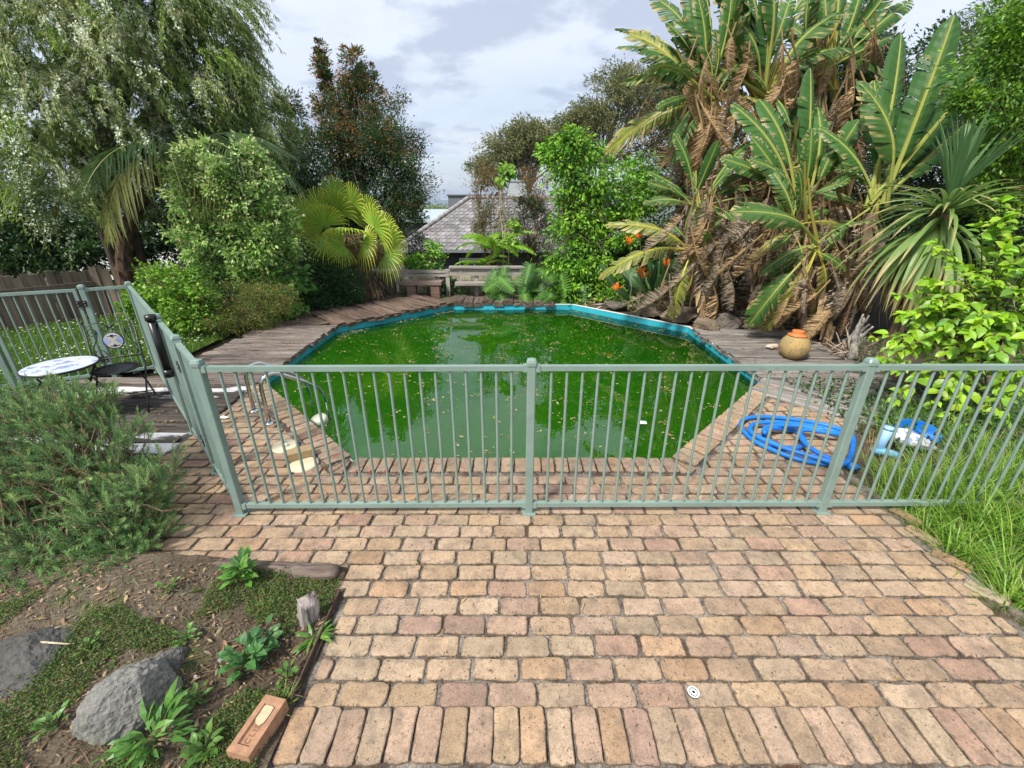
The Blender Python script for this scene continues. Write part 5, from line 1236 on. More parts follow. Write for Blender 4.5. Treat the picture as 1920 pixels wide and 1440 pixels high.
DKB = (.075,.06,.047)
for a_, b_, r_ in [((215,500,10.2),(180,400,9.9),.13),((255,500,10.3),(205,395,10),.14),((275,500,10.4),(235,330,10.2),.15)]:
    m.tube(wobble(P(*a_) - (0,0,1.6), P(*b_), 8, .1), np.linspace(r_, r_*.6, 8), 9, DKB)
    q_ = P(*b_)
    for _ in range(9): m.tube(wobble(q_, st_[rng.integers(NS)], 8, .25, -.08), np.linspace(r_*.5, .015, 8), 7, DKB, cap=False)
wpart(m, 'trunk', BARK, t, True)

# ---- feather palm with a hairy trunk
FEA = bank(feather, 4, 'frond', LEAF, npair=52, leaflet=.30, droop=.62, hang=.8, wid=.0065, col=(.055,.10,.035)); FEY = bank(feather, 2, 'frond', LEAF, npair=52, leaflet=.34, droop=.7, hang=.95, wid=.0065, col=(.17,.18,.06)); FED = bank(feather, 2, 'dead_frond', DRY, npair=40, leaflet=.25, droop=.7, hang=.8, wid=.006, col=(.2,.14,.07))
pb = P(243, 560, 8.7); pb[2] = -.05; pc = P(350, 285, 9.2); t = thing('feather_palm', 'feather palm with arching fronds drooping in front of the weeping tree', 'palm', pb)
m = MB(); tr_ = bez([pb - (0,0,.2), pb + (-.05,0,1.2), pb + (.1,.1,2.0), pc], 14); m.tube(tr_, np.linspace(.15, .10, 14)*(1+.06*np.sin(np.arange(14)*2.5)), 10, (.085,.055,.038))
for _ in range(150):
    k = rng.uniform(0, .8); q_ = tr_[int(k*13)]; a_ = rng.uniform(0,2*math.pi); o_ = np.array((math.cos(a_), math.sin(a_), 0)); add_strip(m, [q_+o_*.10, q_+o_*.17+(0,0,.06), q_+o_*.19+(0,0,-.06)], np.array((.025,.02,.004)), np.cross(o_,(0,0,1.0)), np.array((.13,.08,.045))*rng.uniform(.5,1.2))
wpart(m, 'trunk', BARK, t)
for tx, ty, dy, kd in [(160,330,-1.6,'a'),(190,400,-1.3,'y'),(330,350,-1.0,'y'),(400,340,-.6,'a'),(275,310,-.8,'a'),(470,300,-.3,'a'),(560,330,.2,'a'),(520,250,.5,'a'),(255,230,.6,'a'),(420,215,.8,'a'),(340,200,1.0,'a'),(300,330,-1.4,'a'),(440,290,-.8,'a'),(375,370,-1.2,'y')]:
    tip_ = P(tx, ty, 9.2 + dy); d = tip_ - pc; Ln = np.linalg.norm(d) * 1.12; bk = FEA if kd == 'a' else FEY
    put_leaf('frond', bk[rng.integers(len(bk))], t, pc, pc + d + (0, 0, Ln * .52), np.array((0,0,1.0)) + rng.normal(0,.15,3), Ln * 1.05)
for k in range(4): put_leaf('dead_frond', FED[k % 2], t, pc - (0,0,.15), pc + np.array((rng.normal(0,.5), -.5, -.8)), TOCAM + rng.normal(0,.3,3), 1.2)

# ---- pale blossoming shrub, azalea, and the low planting by the deck
tree('variegated_shrub', 'tall pale green shrub with cream tinted leaves between the lawn and the fan palm', 'shrub', (-5.3, 8.9, 0), [B(400,300,8.6,34,.3,30), B(355,290,8.4,20,.2,16), B(470,285,8.8,20,.2,22), B(345,330,8.3,26,.25,18), B(430,340,8.6,48,.45,38), B(490,330,8.8,30,.3,30), B(375,370,8.4,42,.4,30), B(330,385,8.2,18,.2,14), B(450,395,8.6,55,.5,40), B(515,385,8.9,34,.3,34), B(390,430,8.5,48,.4,34), B(345,440,8.3,24,.25,16), B(475,455,8.6,50,.5,40), B(420,490,8.6,55,.5,36), B(510,470,8.8,36,.35,36), B(470,530,8.7,50,.45,30), B(400,525,8.6,34,.35,22), B(535,430,8.9,22,.22,22)],
     560, 34, .085, .078, .5, [(.22,.35,.085),(.26,.38,.10),(.18,.31,.07),(.13,.24,.055)], tip=[(.46,.50,.27),(.40,.44,.21)], tipfn=lambda c, o: np.clip((c[:, 2] - .9) * .30, 0, .5) * (rng.random(len(c)) < .8), trunk_r=.05, nlimb=60, droop=.1, lumpy=2, shoots=170)
tree('azalea', 'low azalea mound with orange tinged leaves at the edge of the left deck', 'azalea', (-5.5, 7.9, 0), [B(450,570,7.9,75,.8,45), B(400,600,7.7,70,.7,42), B(510,560,8.2,50,.6,35), B(350,630,7.4,40,.5,30), B(470,610,7.8,40,.5,25)],
     560, 44, .075, .036, .42, [(.075,.13,.025),(.10,.16,.03),(.055,.105,.02),(.13,.16,.03)], tip=[(.30,.15,.035),(.26,.20,.05)], tipfn=lambda c, o: np.where(rng.random(len(c)) < .25, .5, .03), trunk_r=.03, nlimb=30, droop=-.1, shoots=120)
tree('maple_shrub', 'bright yellow green maple-like shrub behind the corner post', 'shrub', (-6.8, 7.9, 0), [B(310,545,7.7,55,.5,40), B(345,600,7.3,50,.45,40), B(290,580,7.5,40,.4,40), B(330,650,7.0,35,.3,30), B(360,560,7.6,40,.4,35)],
     230, 42, .095, .065, .75, [(.12,.24,.022),(.09,.19,.02),(.16,.28,.03)], trunk_r=.03, tmpl=LF_OVAL, droop=.35, shoots=50)
tree('mock_orange', 'glossy dark green shrub below the fan palm beside the deck', 'shrub', (-4.6, 10.1, 0), [B(605,530,10,70,.6,45), B(565,500,10.2,50,.5,45), B(640,520,10.3,45,.45,40), B(560,555,9.6,40,.4,25), B(645,552,10.1,36,.35,26)],
     460, 48, .12, .06, .5, [(.03,.085,.025),(.045,.11,.03),(.025,.07,.022)], material=LEAF_SHINY, trunk_r=.05)
tree('leafy_vine', 'light green broad-leaved vine growing over the shrub near the deck edge', 'vine', (-4.9, 8.9, 0), [B(525,520,8.8,40,.3,35), B(545,580,8.7,26,.25,14), B(500,550,8.7,25,.3,25)],
     60, 18, .12, .12, .9, [(.10,.22,.035),(.07,.17,.03)], trunk_r=.015, tmpl=LF_OVAL, nlimb=12)
CYC = bank(feather, 2, 'frond', LEAF_SHINY, npair=34, leaflet=.2, droop=.25, hang=.1, wid=.010, col=(.06,.11,.03), v=.5)
cb_ = P(370, 575, 8.0); cb_[2] = .1; t = thing('cycad', 'small cycad with stiff feathery fronds between the azalea and the maple shrub', 'cycad', cb_)
m = MB(); m.tube([cb_ - (0,0,.2), cb_, cb_ + (0,0,.2)], [.1,.09,.05], 8, (.12,.09,.06)); wpart(m, 'trunk', BARK, t)
for k in range(16):
    az = 2*math.pi*k/16 + rng.normal(0,.1); e_ = math.radians(rng.uniform(40,75)); d = np.array((math.cos(az)*math.cos(e_), math.sin(az)*math.cos(e_), math.sin(e_))); put_leaf('frond', CYC[k%2], t, cb_ + (0,0,.18), cb_ + d, (0,0,1.0)-d*.2+rng.normal(0,.1,3), rng.uniform(.7,.95))

# ---- fan palm
FAN = bank(fan_leaf, 4, 'leaf', LEAF, droop=.55); FANG = bank(fan_leaf, 2, 'leaf', LEAF, droop=.30, col=(.10,.18,.04), tip=(.20,.27,.06)); FAND = bank(fan_leaf, 2, 'dead_leaf', DRY, droop=.9, col=(.25,.18,.10), tip=(.28,.20,.11), span=150, inner=.3)
fb0 = P(700, 550, 11.2); fb0[2] = -.1; fc = P(655, 440, 11.0); t = thing('fan_palm', 'fan palm with yellow tipped leaves leaning over the far corner of the pool', 'palm', fb0)
m = MB(); tr_ = bez([fb0, fb0 + (-.15,0,.5), fc - (0,0,.3), fc], 10); m.tube(tr_, np.linspace(.26, .17, 10), 12, (.20,.13,.085))
for _ in range(230):                                       # stubs of old leaf stalks
    k = rng.uniform(0, 1); q_ = tr_[int(k*9)]; a_ = rng.uniform(0,2*math.pi); o_ = np.array((math.cos(a_), math.sin(a_), 0)); r_ = .24 - .07*k; ln_ = rng.uniform(.15,.38)
    add_strip(m, [q_+o_*r_*.8, q_+o_*(r_+ln_*.6)+(0,0,ln_*.25), q_+o_*(r_+ln_)+(0,0,-ln_*.25)], np.array((.035,.025,.006)), np.cross(o_,(0,0,1.0)), np.array((.30,.20,.12))*rng.uniform(.5,1.15))
wpart(m, 'trunk', BARK, t)
for (hx, hy, dy, ax, ay, sz, kd) in [(595,415,-.5,-.35,.7,.95,'a'),(640,430,-.75,-.05,.2,.95,'a'),(690,420,-.5,.4,.6,.95,'a'),(560,400,-.1,-.8,.5,.9,'a'),(710,470,-.4,.8,-.1,.85,'g'),(620,390,.2,-.1,1,.95,'a'),(675,400,.3,.4,1,.9,'a'),(600,450,-.6,-.7,-.2,.85,'a'),
                                     (700,430,0,.9,.5,.9,'a'),(615,360,.3,-.1,1,.8,'g'),(650,375,.1,.1,1,.85,'a'),(585,385,.2,-.5,.9,.85,'a'),(715,440,-.2,.9,.25,.8,'a'),(630,455,-.7,-.5,-.1,.7,'a'),(570,440,.1,-1,0,.85,'g'),(640,400,.5,.2,1,.9,'a'),(670,450,-.6,.5,-.1,.8,'a')]:
    h_ = P(hx + 14, hy + 6, 11.0 + dy); sz = sz * .84; d = np.array((ax, -.35 + dy*.3, ay)); d = nrm(d); face = nrm(np.array((0,-1.0,.30)) + rng.normal(0,.28,3)); hx = hx; R = frames(d[None], face[None])[0]
    fm = fan_leaf(int(rng.integers(999)), droop=.0, span=235, inner=.42, nseg=34, **(dict(col=(.19,.31,.035), tip=(.48,.48,.06)) if kd == 'a' else dict(col=(.17,.29,.04), tip=(.42,.46,.06))))
    for v_ in fm.v:
        rr_ = np.linalg.norm(v_[:, :2], axis=1); up_ = v_[:, 1] > -.02; ff_ = np.where(up_ | (rr_ < 1), np.clip((rr_ - .42) / .58, 0, 1), 0)
        if len(v_) > 30 or v_[0, 1] < -.4: ff_ = ff_ * 0
        v_[:] = (v_ * sz) @ R.T + h_; v_[:, 2] -= ff_ ** 2.4 * .36 * sz; v_[:, :2] = h_[:2] + (v_[:, :2] - h_[:2]) * (1 - .28 * ff_ ** 2)[:, None]
    wpart(fm, 'leaf', LEAF, t)
m = MB()
for (hx, hy, dy) in [(595,415,-.5),(640,430,-.75),(690,420,-.5),(710,470,-.4),(655,460,-.8),(600,450,-.6),(560,400,-.1)]: m.tube(wobble(fc - (0,0,.1), P(hx+14,hy+6,11.0+dy), 4, .05), [.025,.022,.02,.016], 6, (.22,.24,.07), cap=False)
wpart(m, 'leaf_stalk', LEAF, t)
for k in range(16):
    b_ = fc + np.array((rng.normal(.25,.28), -.15+rng.normal(0,.12), -.25)); put_leaf('dead_leaf', FAND[k%2], t, b_, b_ + np.array((rng.normal(.25,.3), -.25, -.8)), TOCAM + rng.normal(0,.5,3), rng.uniform(.45,.7))

# ---- dark trees and shrubs behind the paling fence
tree('dense_shrub', 'deep green shrub mass behind the paling fence under the weeping tree', 'shrub', (-8, 12.3, -.3), [B(420,420,12,110,.9,110), B(330,450,12,100,.8,75), B(490,330,12.6,90,.9,110), B(380,350,12.4,80,.8,90)],
     620, 50, .24, .12, .45, [(.02,.048,.018),(.028,.062,.02),(.016,.04,.016)], trunk_r=.12)
tree('dense_shrub', 'mid green shrub mass behind the left end of the paling fence', 'shrub', (-12.5, 10.6, -.3), [B(60,460,10.4,110,.8,55), B(-20,420,10.4,120,.9,80), B(150,480,10.6,70,.6,40), B(100,420,11,110,.8,50)],
     520, 50, .22, .10, .45, [(.035,.085,.02),(.05,.11,.025),(.025,.06,.018)], trunk_r=.1)
tree('dense_shrub', 'dark conifer-like tree between the weeping tree and the red-tipped tree', 'tree', (-6.6, 16, -1), [B(540,290,16,32,.9,75), B(548,215,16.5,16,.5,40), B(560,380,15.5,55,.9,70)],
     320, 46, .2, .10, .4, [(.03,.06,.022),(.05,.075,.025)], tip=[(.16,.085,.035)], tipfn=lambda c, o: np.where(rng.random(len(c)) < .3, .4, .02), trunk_r=.12)
# white van roof glimpsed behind the trunks
vn = thing('parked_van', 'white vehicle glimpsed between the trunks behind the paling fence', 'van', (-12.6, 15.5, -.6))
CARW = mat('car_paint', (.72,.73,.74), rough=.25); GLS = mat('dark_glass', (.02,.025,.03), rough=.08)
m = MB(); pr_ = [(-2.2,.35),(-2.25,.9),(-2.0,1.15),(-1.35,1.2),(-.75,1.85),(1.7,1.9),(2.15,1.75),(2.25,.9),(2.2,.35)]; n = len(pr_)
V = [(x_, -.85 + (.12 if z_ > 1.3 else 0), z_) for x_, z_ in pr_] + [(x_, .85 - (.12 if z_ > 1.3 else 0), z_) for x_, z_ in pr_]; m.add(V, [tuple(range(n)), tuple(range(n, 2*n))[::-1]] + [(i, i+n, (i+1)%n+n, (i+1)%n) for i in range(n)]); m.build('body', CARW, vn)
for x0_, x1_ in ((-.6,.4),(.5,1.5)): m = MB(); m.box((x0_,-.80,1.25),(x1_,-.765,1.7)); m.build('window', GLS, vn)
for x_ in (-1.4, 1.4):
    m = MB(); m.tube([(x_,-.88,.33),(x_,-.66,.33)], .33, 20, (.02,.02,.02)); w_ = m.build('wheel', BLACKP, vn, True); m = MB(); m.tube([(x_,-.895,.33),(x_,-.88,.33)], .18, 16); m.build('rim', SCREW, w_)

# ---- timber paling fence
PALING = mat('paling_wood', attr='obj', rough=.9, spec=.2, noise=(2.5,.35,6,(7,7,.6)), bump=(3,.8,.01,(12,12,.6)))
def pal_me(s_):
    r = np.random.default_rng(s_); m = MB(); t_ = r.normal(0,.006,2); m.box((-.058,-.008,0),(.058,.008,1)); v = m.v[0]; v[4:6, 2] += t_[0]; v[6:8, 2] += t_[1]; v[[1,2,5,6],0] += r.normal(0,.003); me = m.mesh('paling'); me.materials.append(PALING); return me
PM = [pal_me(s_) for s_ in range(5)]
def paling_fence(a, b, label, back, z0=-.35, top=1.02):
    a, b = np.array(a), np.array(b); Ln = np.linalg.norm(b-a); d = (b-a)/Ln; nn_ = np.array((-d[1], d[0])); t = thing('paling_fence', label, 'fence', (*a, z0)); R = np.array([(d[0],-d[1],0),(d[1],d[0],0),(0,0,1)])
    k = 0; s_ = .06
    while s_ < Ln:
        q_ = a + d*s_ + nn_*(.012 if k % 2 else -.008); o = inst('paling', PM[k%5], t, mat4(R @ np.array(Matrix.Rotation(rng.normal(0,.012),3,'Y')), (*q_, z0 - .05), (1,1,top - z0 + rng.normal(0,.018)))); c_ = np.array((.17,.135,.10))*rng.uniform(.65,1.25); o.color = (*c_,1); s_ += .108; k += 1
    for z in (.05, .72):
        m = MB(); m.box((0,-.02,-.045),(Ln,.02,.045)); q_ = a + nn_*(-.04 if back else .045); o = m.build('rail', PALING); o.parent = t; o.matrix_local = Matrix.LocRotScale(t.location,None,None).inverted() @ Matrix(mat4(R,(*q_,z))); o.color = (.13,.105,.08,1)
    s_ = .4
    while s_ < Ln:
        m = MB(); m.box((-.05,-.05,z0),(.05,.05,top-.08)); q_ = a + d*s_ + nn_*(-.075 if back else .085); o = m.build('post', PALING); o.parent = t; o.matrix_local = Matrix.LocRotScale(t.location,None,None).inverted() @ Matrix(mat4(R,(*q_,0))); o.color = (.12,.10,.075,1); s_ += 2.2
paling_fence((-11.2, 5.2), (-8.25, 8.6), 'weathered timber paling fence with rails showing, along the left of the lawn', True)
paling_fence((-8.25, 8.62), (-4.6, 9.6), 'weathered timber paling fence behind the hairy palm trunk and maple shrub', False, top=1.05)

# ---- lawn with small white flowers
LAWN = mat('lawn_soil', (.055,.085,.02), rough=.95, spec=.1, noise=(3,.35,5))
lp = np.array([(-5.0,5.75),(-6.2,5.0),(-9.5,3.4),(-11.2,5.3),(-8.3,8.55),(-6.0,9.1),(-5.0,8.0)]); m = MB(); m.add(np.c_[lp, np.full(len(lp), .03)], [tuple(range(len(lp)))]); lawn = tag(m.build('lawn', LAWN), kind='structure')
def in_poly(x, y, pg):
    c = np.zeros(len(x), bool); j_ = len(pg) - 1
    for i in range(len(pg)):
        xi, yi = pg[i]; xj, yj = pg[j_]; c ^= ((yi > y) != (yj > y)) & (x < (xj - xi) * (y - yi) / (yj - yi + 1e-12) + xi); j_ = i
    return c
n = 60000; x_ = rng.uniform(-11,-4.6,n); y_ = rng.uniform(3.6,9.2,n); k_ = in_poly(x_, y_, lp); x_, y_ = x_[k_], y_[k_]; n = len(x_)
hh = rng.uniform(.05,.15,n)*(1+.6*fbm(x_*1.3,y_*1.3,3,2)); pos = np.c_[x_, y_, np.full(n,.03)]; m = MB()
gd = nrm(np.c_[rng.normal(0,.45,n), rng.normal(0,.45,n), np.ones(n)])
m.scatter(LF_BLADE[0], LF_BLADE[1], pos, frames(gd, rdirs(n)), np.c_[np.full(n,.008), hh, hh], jitter(pick([(.085,.17,.02),(.11,.20,.025),(.065,.14,.018),(.16,.20,.05)], n, [4,3,3,1]), n))
tag(m.build('lawn_grass', LEAF), 'unmown green lawn grass behind the left fence', 'grass', kind='stuff')
n = 1500; x_ = rng.uniform(-10.5,-4.8,n); y_ = rng.uniform(4,9,n); k_ = in_poly(x_,y_,lp) & (fbm(x_*.9,y_*.9,31,2) > -.15); x_, y_ = x_[k_], y_[k_]; n = len(x_); m = MB()
DAISY = (T(*[(math.cos(a_)*(.5 if i%2 else .28), math.sin(a_)*(.5 if i%2 else .28), 0) for i, a_ in enumerate(np.linspace(0,2*math.pi,12,endpoint=False))]), np.array([tuple(range(12))]))
m.scatter(DAISY[0], DAISY[1], np.c_[x_,y_,.12+rng.uniform(0,.07,n)], frames(np.tile((0,1.0,0),(n,1))+rdirs(n)*.3, np.tile((0,-.3,1.0),(n,1))), rng.uniform(.022,.04,n), (.68,.68,.58))
tag(m.build('daisies', LEAF_MATT), 'tiny white flowers dotted through the lawn', 'flowers', kind='stuff')

# ---- rosemary in the foreground
rbase = np.array((-3.15, 2.55, .05)); t = thing('rosemary_bush', 'sprawling rosemary bush in the left foreground', 'rosemary', rbase)
RB = [B(95,800,2.95,95,.45,80), B(180,860,2.75,90,.4,80), B(60,920,2.6,110,.45,110), B(230,960,2.45,80,.35,75), B(110,1030,2.25,110,.35,80), B(260,1040,2.25,60,.3,50), B(20,780,3.1,70,.4,60), B(200,1090,2.1,70,.25,30), B(30,1120,1.95,90,.25,40), B(-60,950,2.5,120,.5,140), B(290,900,2.5,35,.25,40), B(150,770,3.0,40,.3,40)]
ns = 3000; c_, o_, k_ = blob_points(RB, ns, .33); c_[:, 2] = np.maximum(c_[:, 2], .06)
sd_ = nrm(o_*np.array((1,1,.5))*.6 + np.array((0,-.1,.75)) + rdirs(ns)*.45); sl = rng.uniform(.07,.15,ns); npn = 30
f = (np.arange(npn)+.3)/npn; pos = c_[:,None] + sd_[:,None]*(sl[:,None]*f[None])[...,None]; az = f*npn*2.4
ux = nrm(np.cross(sd_, rdirs(ns))); uy = np.cross(sd_, ux); rad = ux[:,None]*np.cos(az)[None,:,None] + uy[:,None]*np.sin(az)[None,:,None]
ld = nrm(rad*(1.0-.45*f[None,:,None]) + sd_[:,None]*(.35+.75*f[None,:,None])); N = ns*npn
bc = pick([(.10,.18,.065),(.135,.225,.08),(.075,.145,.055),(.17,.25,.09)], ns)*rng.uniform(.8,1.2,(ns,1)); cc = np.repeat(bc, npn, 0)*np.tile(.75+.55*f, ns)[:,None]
pale = rng.random(ns) < .07; cc[np.repeat(pale, npn)] = np.array((.22,.19,.10))
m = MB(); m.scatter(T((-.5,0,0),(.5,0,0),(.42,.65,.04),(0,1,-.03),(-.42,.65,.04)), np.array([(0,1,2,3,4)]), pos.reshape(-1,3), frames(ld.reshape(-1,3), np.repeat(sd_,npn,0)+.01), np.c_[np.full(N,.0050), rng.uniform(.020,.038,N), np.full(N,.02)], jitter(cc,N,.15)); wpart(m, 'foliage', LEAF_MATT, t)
m = MB()
for i in range(ns):
    if i % 2 == 0: m.tube([c_[i]-sd_[i]*.03, c_[i]+sd_[i]*sl[i]*.9], [.0028,.0012], 4, (.16,.13,.075), cap=False)
for i in rng.choice(ns, 190, replace=False): m.tube(wobble(rbase + rng.normal(0,.28,3)*(1,.8,.1), c_[i], 6, .25), np.linspace(rng.uniform(.006,.013),.002,6), 5, np.array((.20,.15,.095))*rng.uniform(.6,1.3), cap=False)
wpart(m, 'stems', BARK, t)
m = MB(); n = 46; q_ = c_[rng.choice(ns, n)] + (0,-.02,.02); q_ = np.repeat(q_, 22, 0); N = len(q_); leaves_at(m, q_+rng.normal(0,.016,(N,3)), rdirs(N)+(0,0,.4), rng.uniform(.008,.016,N), .7, jitter(np.tile((.36,.27,.17),(N,1)),N,.25)); wpart(m, 'dry_flower_heads', LEAF_MATT, t)
# ================================================================== FAR END OF THE POOL
GREYW = mat('grey_timber', attr='obj', rough=.9, spec=.2, noise=(2.5,.4,6,(.7,9,9)), bump=(3,.8,.01,(.7,12,12)))
def plank(parent, name, lo, hi, col, mt=None):
    m = MB(); c = (np.array(lo)+np.array(hi))/2; m.box(np.array(lo)-c, np.array(hi)-c); o = m.build(name, mt or GREYW); o.parent = parent; o.matrix_local = Matrix.LocRotScale(parent.location,None,None).inverted() @ Matrix.Translation(c); o.color = (*(np.array(col)*rng.uniform(.85,1.15)),1); return o
WG = (.33,.30,.27)
bn = thing('timber_bench', 'old grey timber bench with a backrest at the far end of the pool', 'bench', (-2.2, 11.15, 0))
plank(bn, 'seat', (-2.78,10.95,.27), (-1.78,11.30,.345), (.22,.165,.135))
for x_ in (-2.55,-1.95): plank(bn, 'leg', (x_-.11,10.98,-.05), (x_+.11,11.22,.268), (.20,.13,.10))
for x_ in (-2.62,-1.9): plank(bn, 'back_post', (x_-.05,11.34,-.05), (x_+.05,11.42,.52), WG)
for z_ in (.46,.555): plank(bn, 'back_rail', (-2.95,11.29,z_-.035), (-1.62,11.338,z_+.035), WG)
bn = thing('timber_bench', 'grey timber rail seat beside the monstera at the far end of the pool', 'bench', (-1, 11.3, 0))
for x_ in (-1.66,-.92,-.1): plank(bn, 'post', (x_-.05,11.30,-.1), (x_+.05,11.40,.60), WG)
for z_ in (.50,.60): plank(bn, 'back_rail', (-1.60,11.25,z_-.04), (.35,11.298,z_+.04), WG)
plank(bn, 'seat', (-1.45,11.05,.24), (.35,11.298,.31), WG)
plank(bn, 'top_rail', (-1.6,11.2,.642), (.35,11.42,.685), WG)
pf = thing('panel_fence', 'pale ribbed fence panel behind the timber bench', 'fence', (-2, 11.75, -.2))
x_ = -3.05
while x_ < .6:
    plank(pf, 'board', (x_,11.70+.01*(int(x_*20)%2),-.4), (x_+.145,11.725+.01*(int(x_*20)%2),.44), (.36,.33,.24)); x_ += .152
cp = thing('concrete_planter', 'dark concrete block planter between the fan palm and the bench', 'planter', (-3.35, 11.55, -.1))
m = MB(); m.box((-3.75,11.3,-.2),(-3.10,11.7,.50)); wpart(m, 'body', mat('planter_concrete', (.10,.085,.07), rough=.95, noise=(5,.4,5), bump=(25,.6,.01)), cp)
m = MB(); m.box((-3.78,11.27,.50),(-3.07,11.73,.56)); wpart(m, 'coping', mat('pale_concrete', (.30,.27,.22), rough=.95, noise=(6,.3,5)), cp)

# ---- monstera, tree ferns and small plants
MON = bank(monstera_leaf, 3, 'leaf', LEAF_SHINY, col=(.035,.10,.02)) + bank(monstera_leaf, 2, 'leaf', LEAF_SHINY, col=(.06,.15,.02))
mb0 = np.array((.55, 11.0, 0)); t = thing('monstera', 'monstera with large split leaves spilling to the far pool edge', 'monstera', mb0)
for k in range(40):
    x_ = rng.uniform(-.45,1.9); y_ = 10.75+rng.normal(0,.22); z_ = rng.uniform(.12,.85)*(1-.25*abs(x_-.6)); h_ = np.array((x_,y_,z_)); d = nrm(np.array((rng.normal(0,.5), -.55, -.55+rng.normal(0,.3)))); put_leaf('leaf', MON[k%5], t, h_, h_+d, TOCAM+np.array((0,0,.5))+rng.normal(0,.35,3), rng.uniform(.34,.56))
for x_, z_ in ((.75,.12),(1.25,.1),(.3,.15)): h_ = np.array((x_,10.4,z_)); put_leaf('leaf', MON[3], t, h_, h_+np.array((.1,-.8,-.55)), (0,-.6,1.0), .42)
m = MB()
for k in range(14): m.tube(wobble(mb0+rng.normal(0,.3,3)*(1.6,.5,0), mb0+np.array((rng.uniform(-.8,1.1), rng.normal(-.1,.15), rng.uniform(.2,.7))), 5, .1), [.014,.012,.011,.01,.008], 5, (.09,.15,.04), cap=False)
wpart(m, 'stems', LEAF, t)
FERN = bank(feather, 3, 'frond', LEAF, npair=40, leaflet=.20, droop=.5, hang=.25, wid=.013, col=(.15,.29,.02), v=.1, taper=.9, petiole=.08)
for (px_, py_, Y_, nfr, sz, lb_) in [(925,470,12.2,13,1.35,'bright green tree fern arching over the timber rail seat'),(905,500,12.0,9,.9,'smaller fern spreading below the tree fern above the rail')]:
    c_ = P(px_,py_,Y_); b_ = np.array((c_[0],Y_,-.3)); t = thing('tree_fern', lb_, 'tree fern', b_); m = MB(); m.tube(wobble(b_, c_, 6, .06), np.linspace(.1,.07,6), 8, (.07,.05,.035)); wpart(m, 'trunk', BARK, t)
    for k in range(nfr):
        az = 2*math.pi*k/nfr+rng.normal(0,.15); e_ = math.radians(rng.uniform(25,55)); d = np.array((math.cos(az)*math.cos(e_), math.sin(az)*math.cos(e_), math.sin(e_))); put_leaf('frond', FERN[k%3], t, c_, c_+d, (0,0,1.0)+rng.normal(0,.12,3), sz*rng.uniform(.8,1.1))
tree('leafy_weed', 'fresh green leafy sapling rising behind the timber bench', 'sapling', (-2.35, 11.95, -.2), [B(800,490,11.9,35,.25,18), B(815,470,11.9,14,.2,14), B(780,495,11.9,20,.2,14)], 46, 20, .07, .10, .65, [(.13,.27,.025),(.10,.22,.025)], trunk_r=.015, tmpl=LF_OVAL, nlimb=10)
tree('wall_plant', 'dark spiky-leaved plant low behind the bench posts', 'plant', (-1.55, 11.55, 0), [B(850,545,11.5,35,.15,18), B(830,525,11.5,12,.1,14)], 30, 26, .08, .13, .3, [(.04,.10,.03),(.06,.13,.03)], trunk_r=.01, nlimb=6)
tree('climbing_plant', 'thin creeper on the pale fence panel behind the bench', 'creeper', (-2.75, 11.6, 0), [B(760,540,11.6,14,.1,22), B(800,545,11.6,12,.1,16)], 22, 14, .05, .05, .5, [(.05,.12,.03)], trunk_r=.008, nlimb=6)

# ---- bright green tree at the right of the far edge
tree('leafy_tree', 'bright green tree overhanging the far right edge of the pool', 'tree', (1.9, 11.3, -.1), [B(1075,300,11.2,42,.45,42), B(1110,350,11.2,75,.7,55), B(1170,370,11.2,65,.6,50), B(1090,420,11,55,.5,40), B(1120,490,10.8,62,.5,55), B(1150,545,10.5,60,.45,35), B(1080,545,10.6,50,.4,30), B(1065,265,11.3,18,.25,20), B(1210,340,11.4,35,.4,35), B(1060,480,10.9,35,.4,50), B(1165,585,10.0,28,.3,14)],
     560, 34, .15, .105, .55, [(.13,.28,.020),(.10,.23,.022),(.17,.33,.022),(.075,.175,.022)], tmpl=LF_OVAL, trunk_r=.07, nlimb=36, droop=.5, shoots=120)
tree('leafy_tree', 'mid green shrub behind the bright tree and the bird of paradise', 'shrub', (2.9, 12.2, -.2), [B(1180,440,12,75,.6,80), B(1220,520,11.6,60,.5,60), B(1090,400,12.2,50,.5,60)], 340, 40, .16, .09, .5, [(.035,.085,.022),(.05,.115,.025)], trunk_r=.06)

# ---- red-tipped lilly pillies
RT = [(.27,.105,.03),(.34,.14,.04),(.20,.12,.04)]
tree('lilly_pilly_tree', 'tall dark lilly pilly with two red-tipped peaks behind the fan palm', 'tree', (-4.9, 15.2, -1.6), [B(690,330,15,100,1.3,85), B(680,250,15,70,1.0,75), B(672,185,15.2,28,.45,45), B(668,135,15.2,15,.3,38), B(672,125,15.2,10,.25,28), B(690,160,15.2,14,.3,30), B(606,135,15.4,9,.25,42), B(610,160,15.4,12,.25,42), B(604,125,15.4,7,.2,30), B(625,215,15.3,28,.45,42), B(640,300,15,55,.9,70), B(755,330,14.8,48,.8,50), B(730,270,15,45,.7,45), B(690,410,14.8,90,1.0,40), B(760,390,14.8,35,.6,40), B(620,390,15,60,.9,70), B(650,470,14.6,60,.8,50)],
     1250, 60, .19, .085, .42, [(.03,.07,.026),(.042,.09,.03),(.026,.06,.024),(.06,.11,.03)], tip=RT, tipfn=lambda c, o: np.where(rng.random(len(c)) < np.clip((c[:,2]-2.6)*.17, .02, .6), .55, .03), material=LEAF_SHINY, trunk_r=.16, nlimb=50, droop=0, shoots=230)
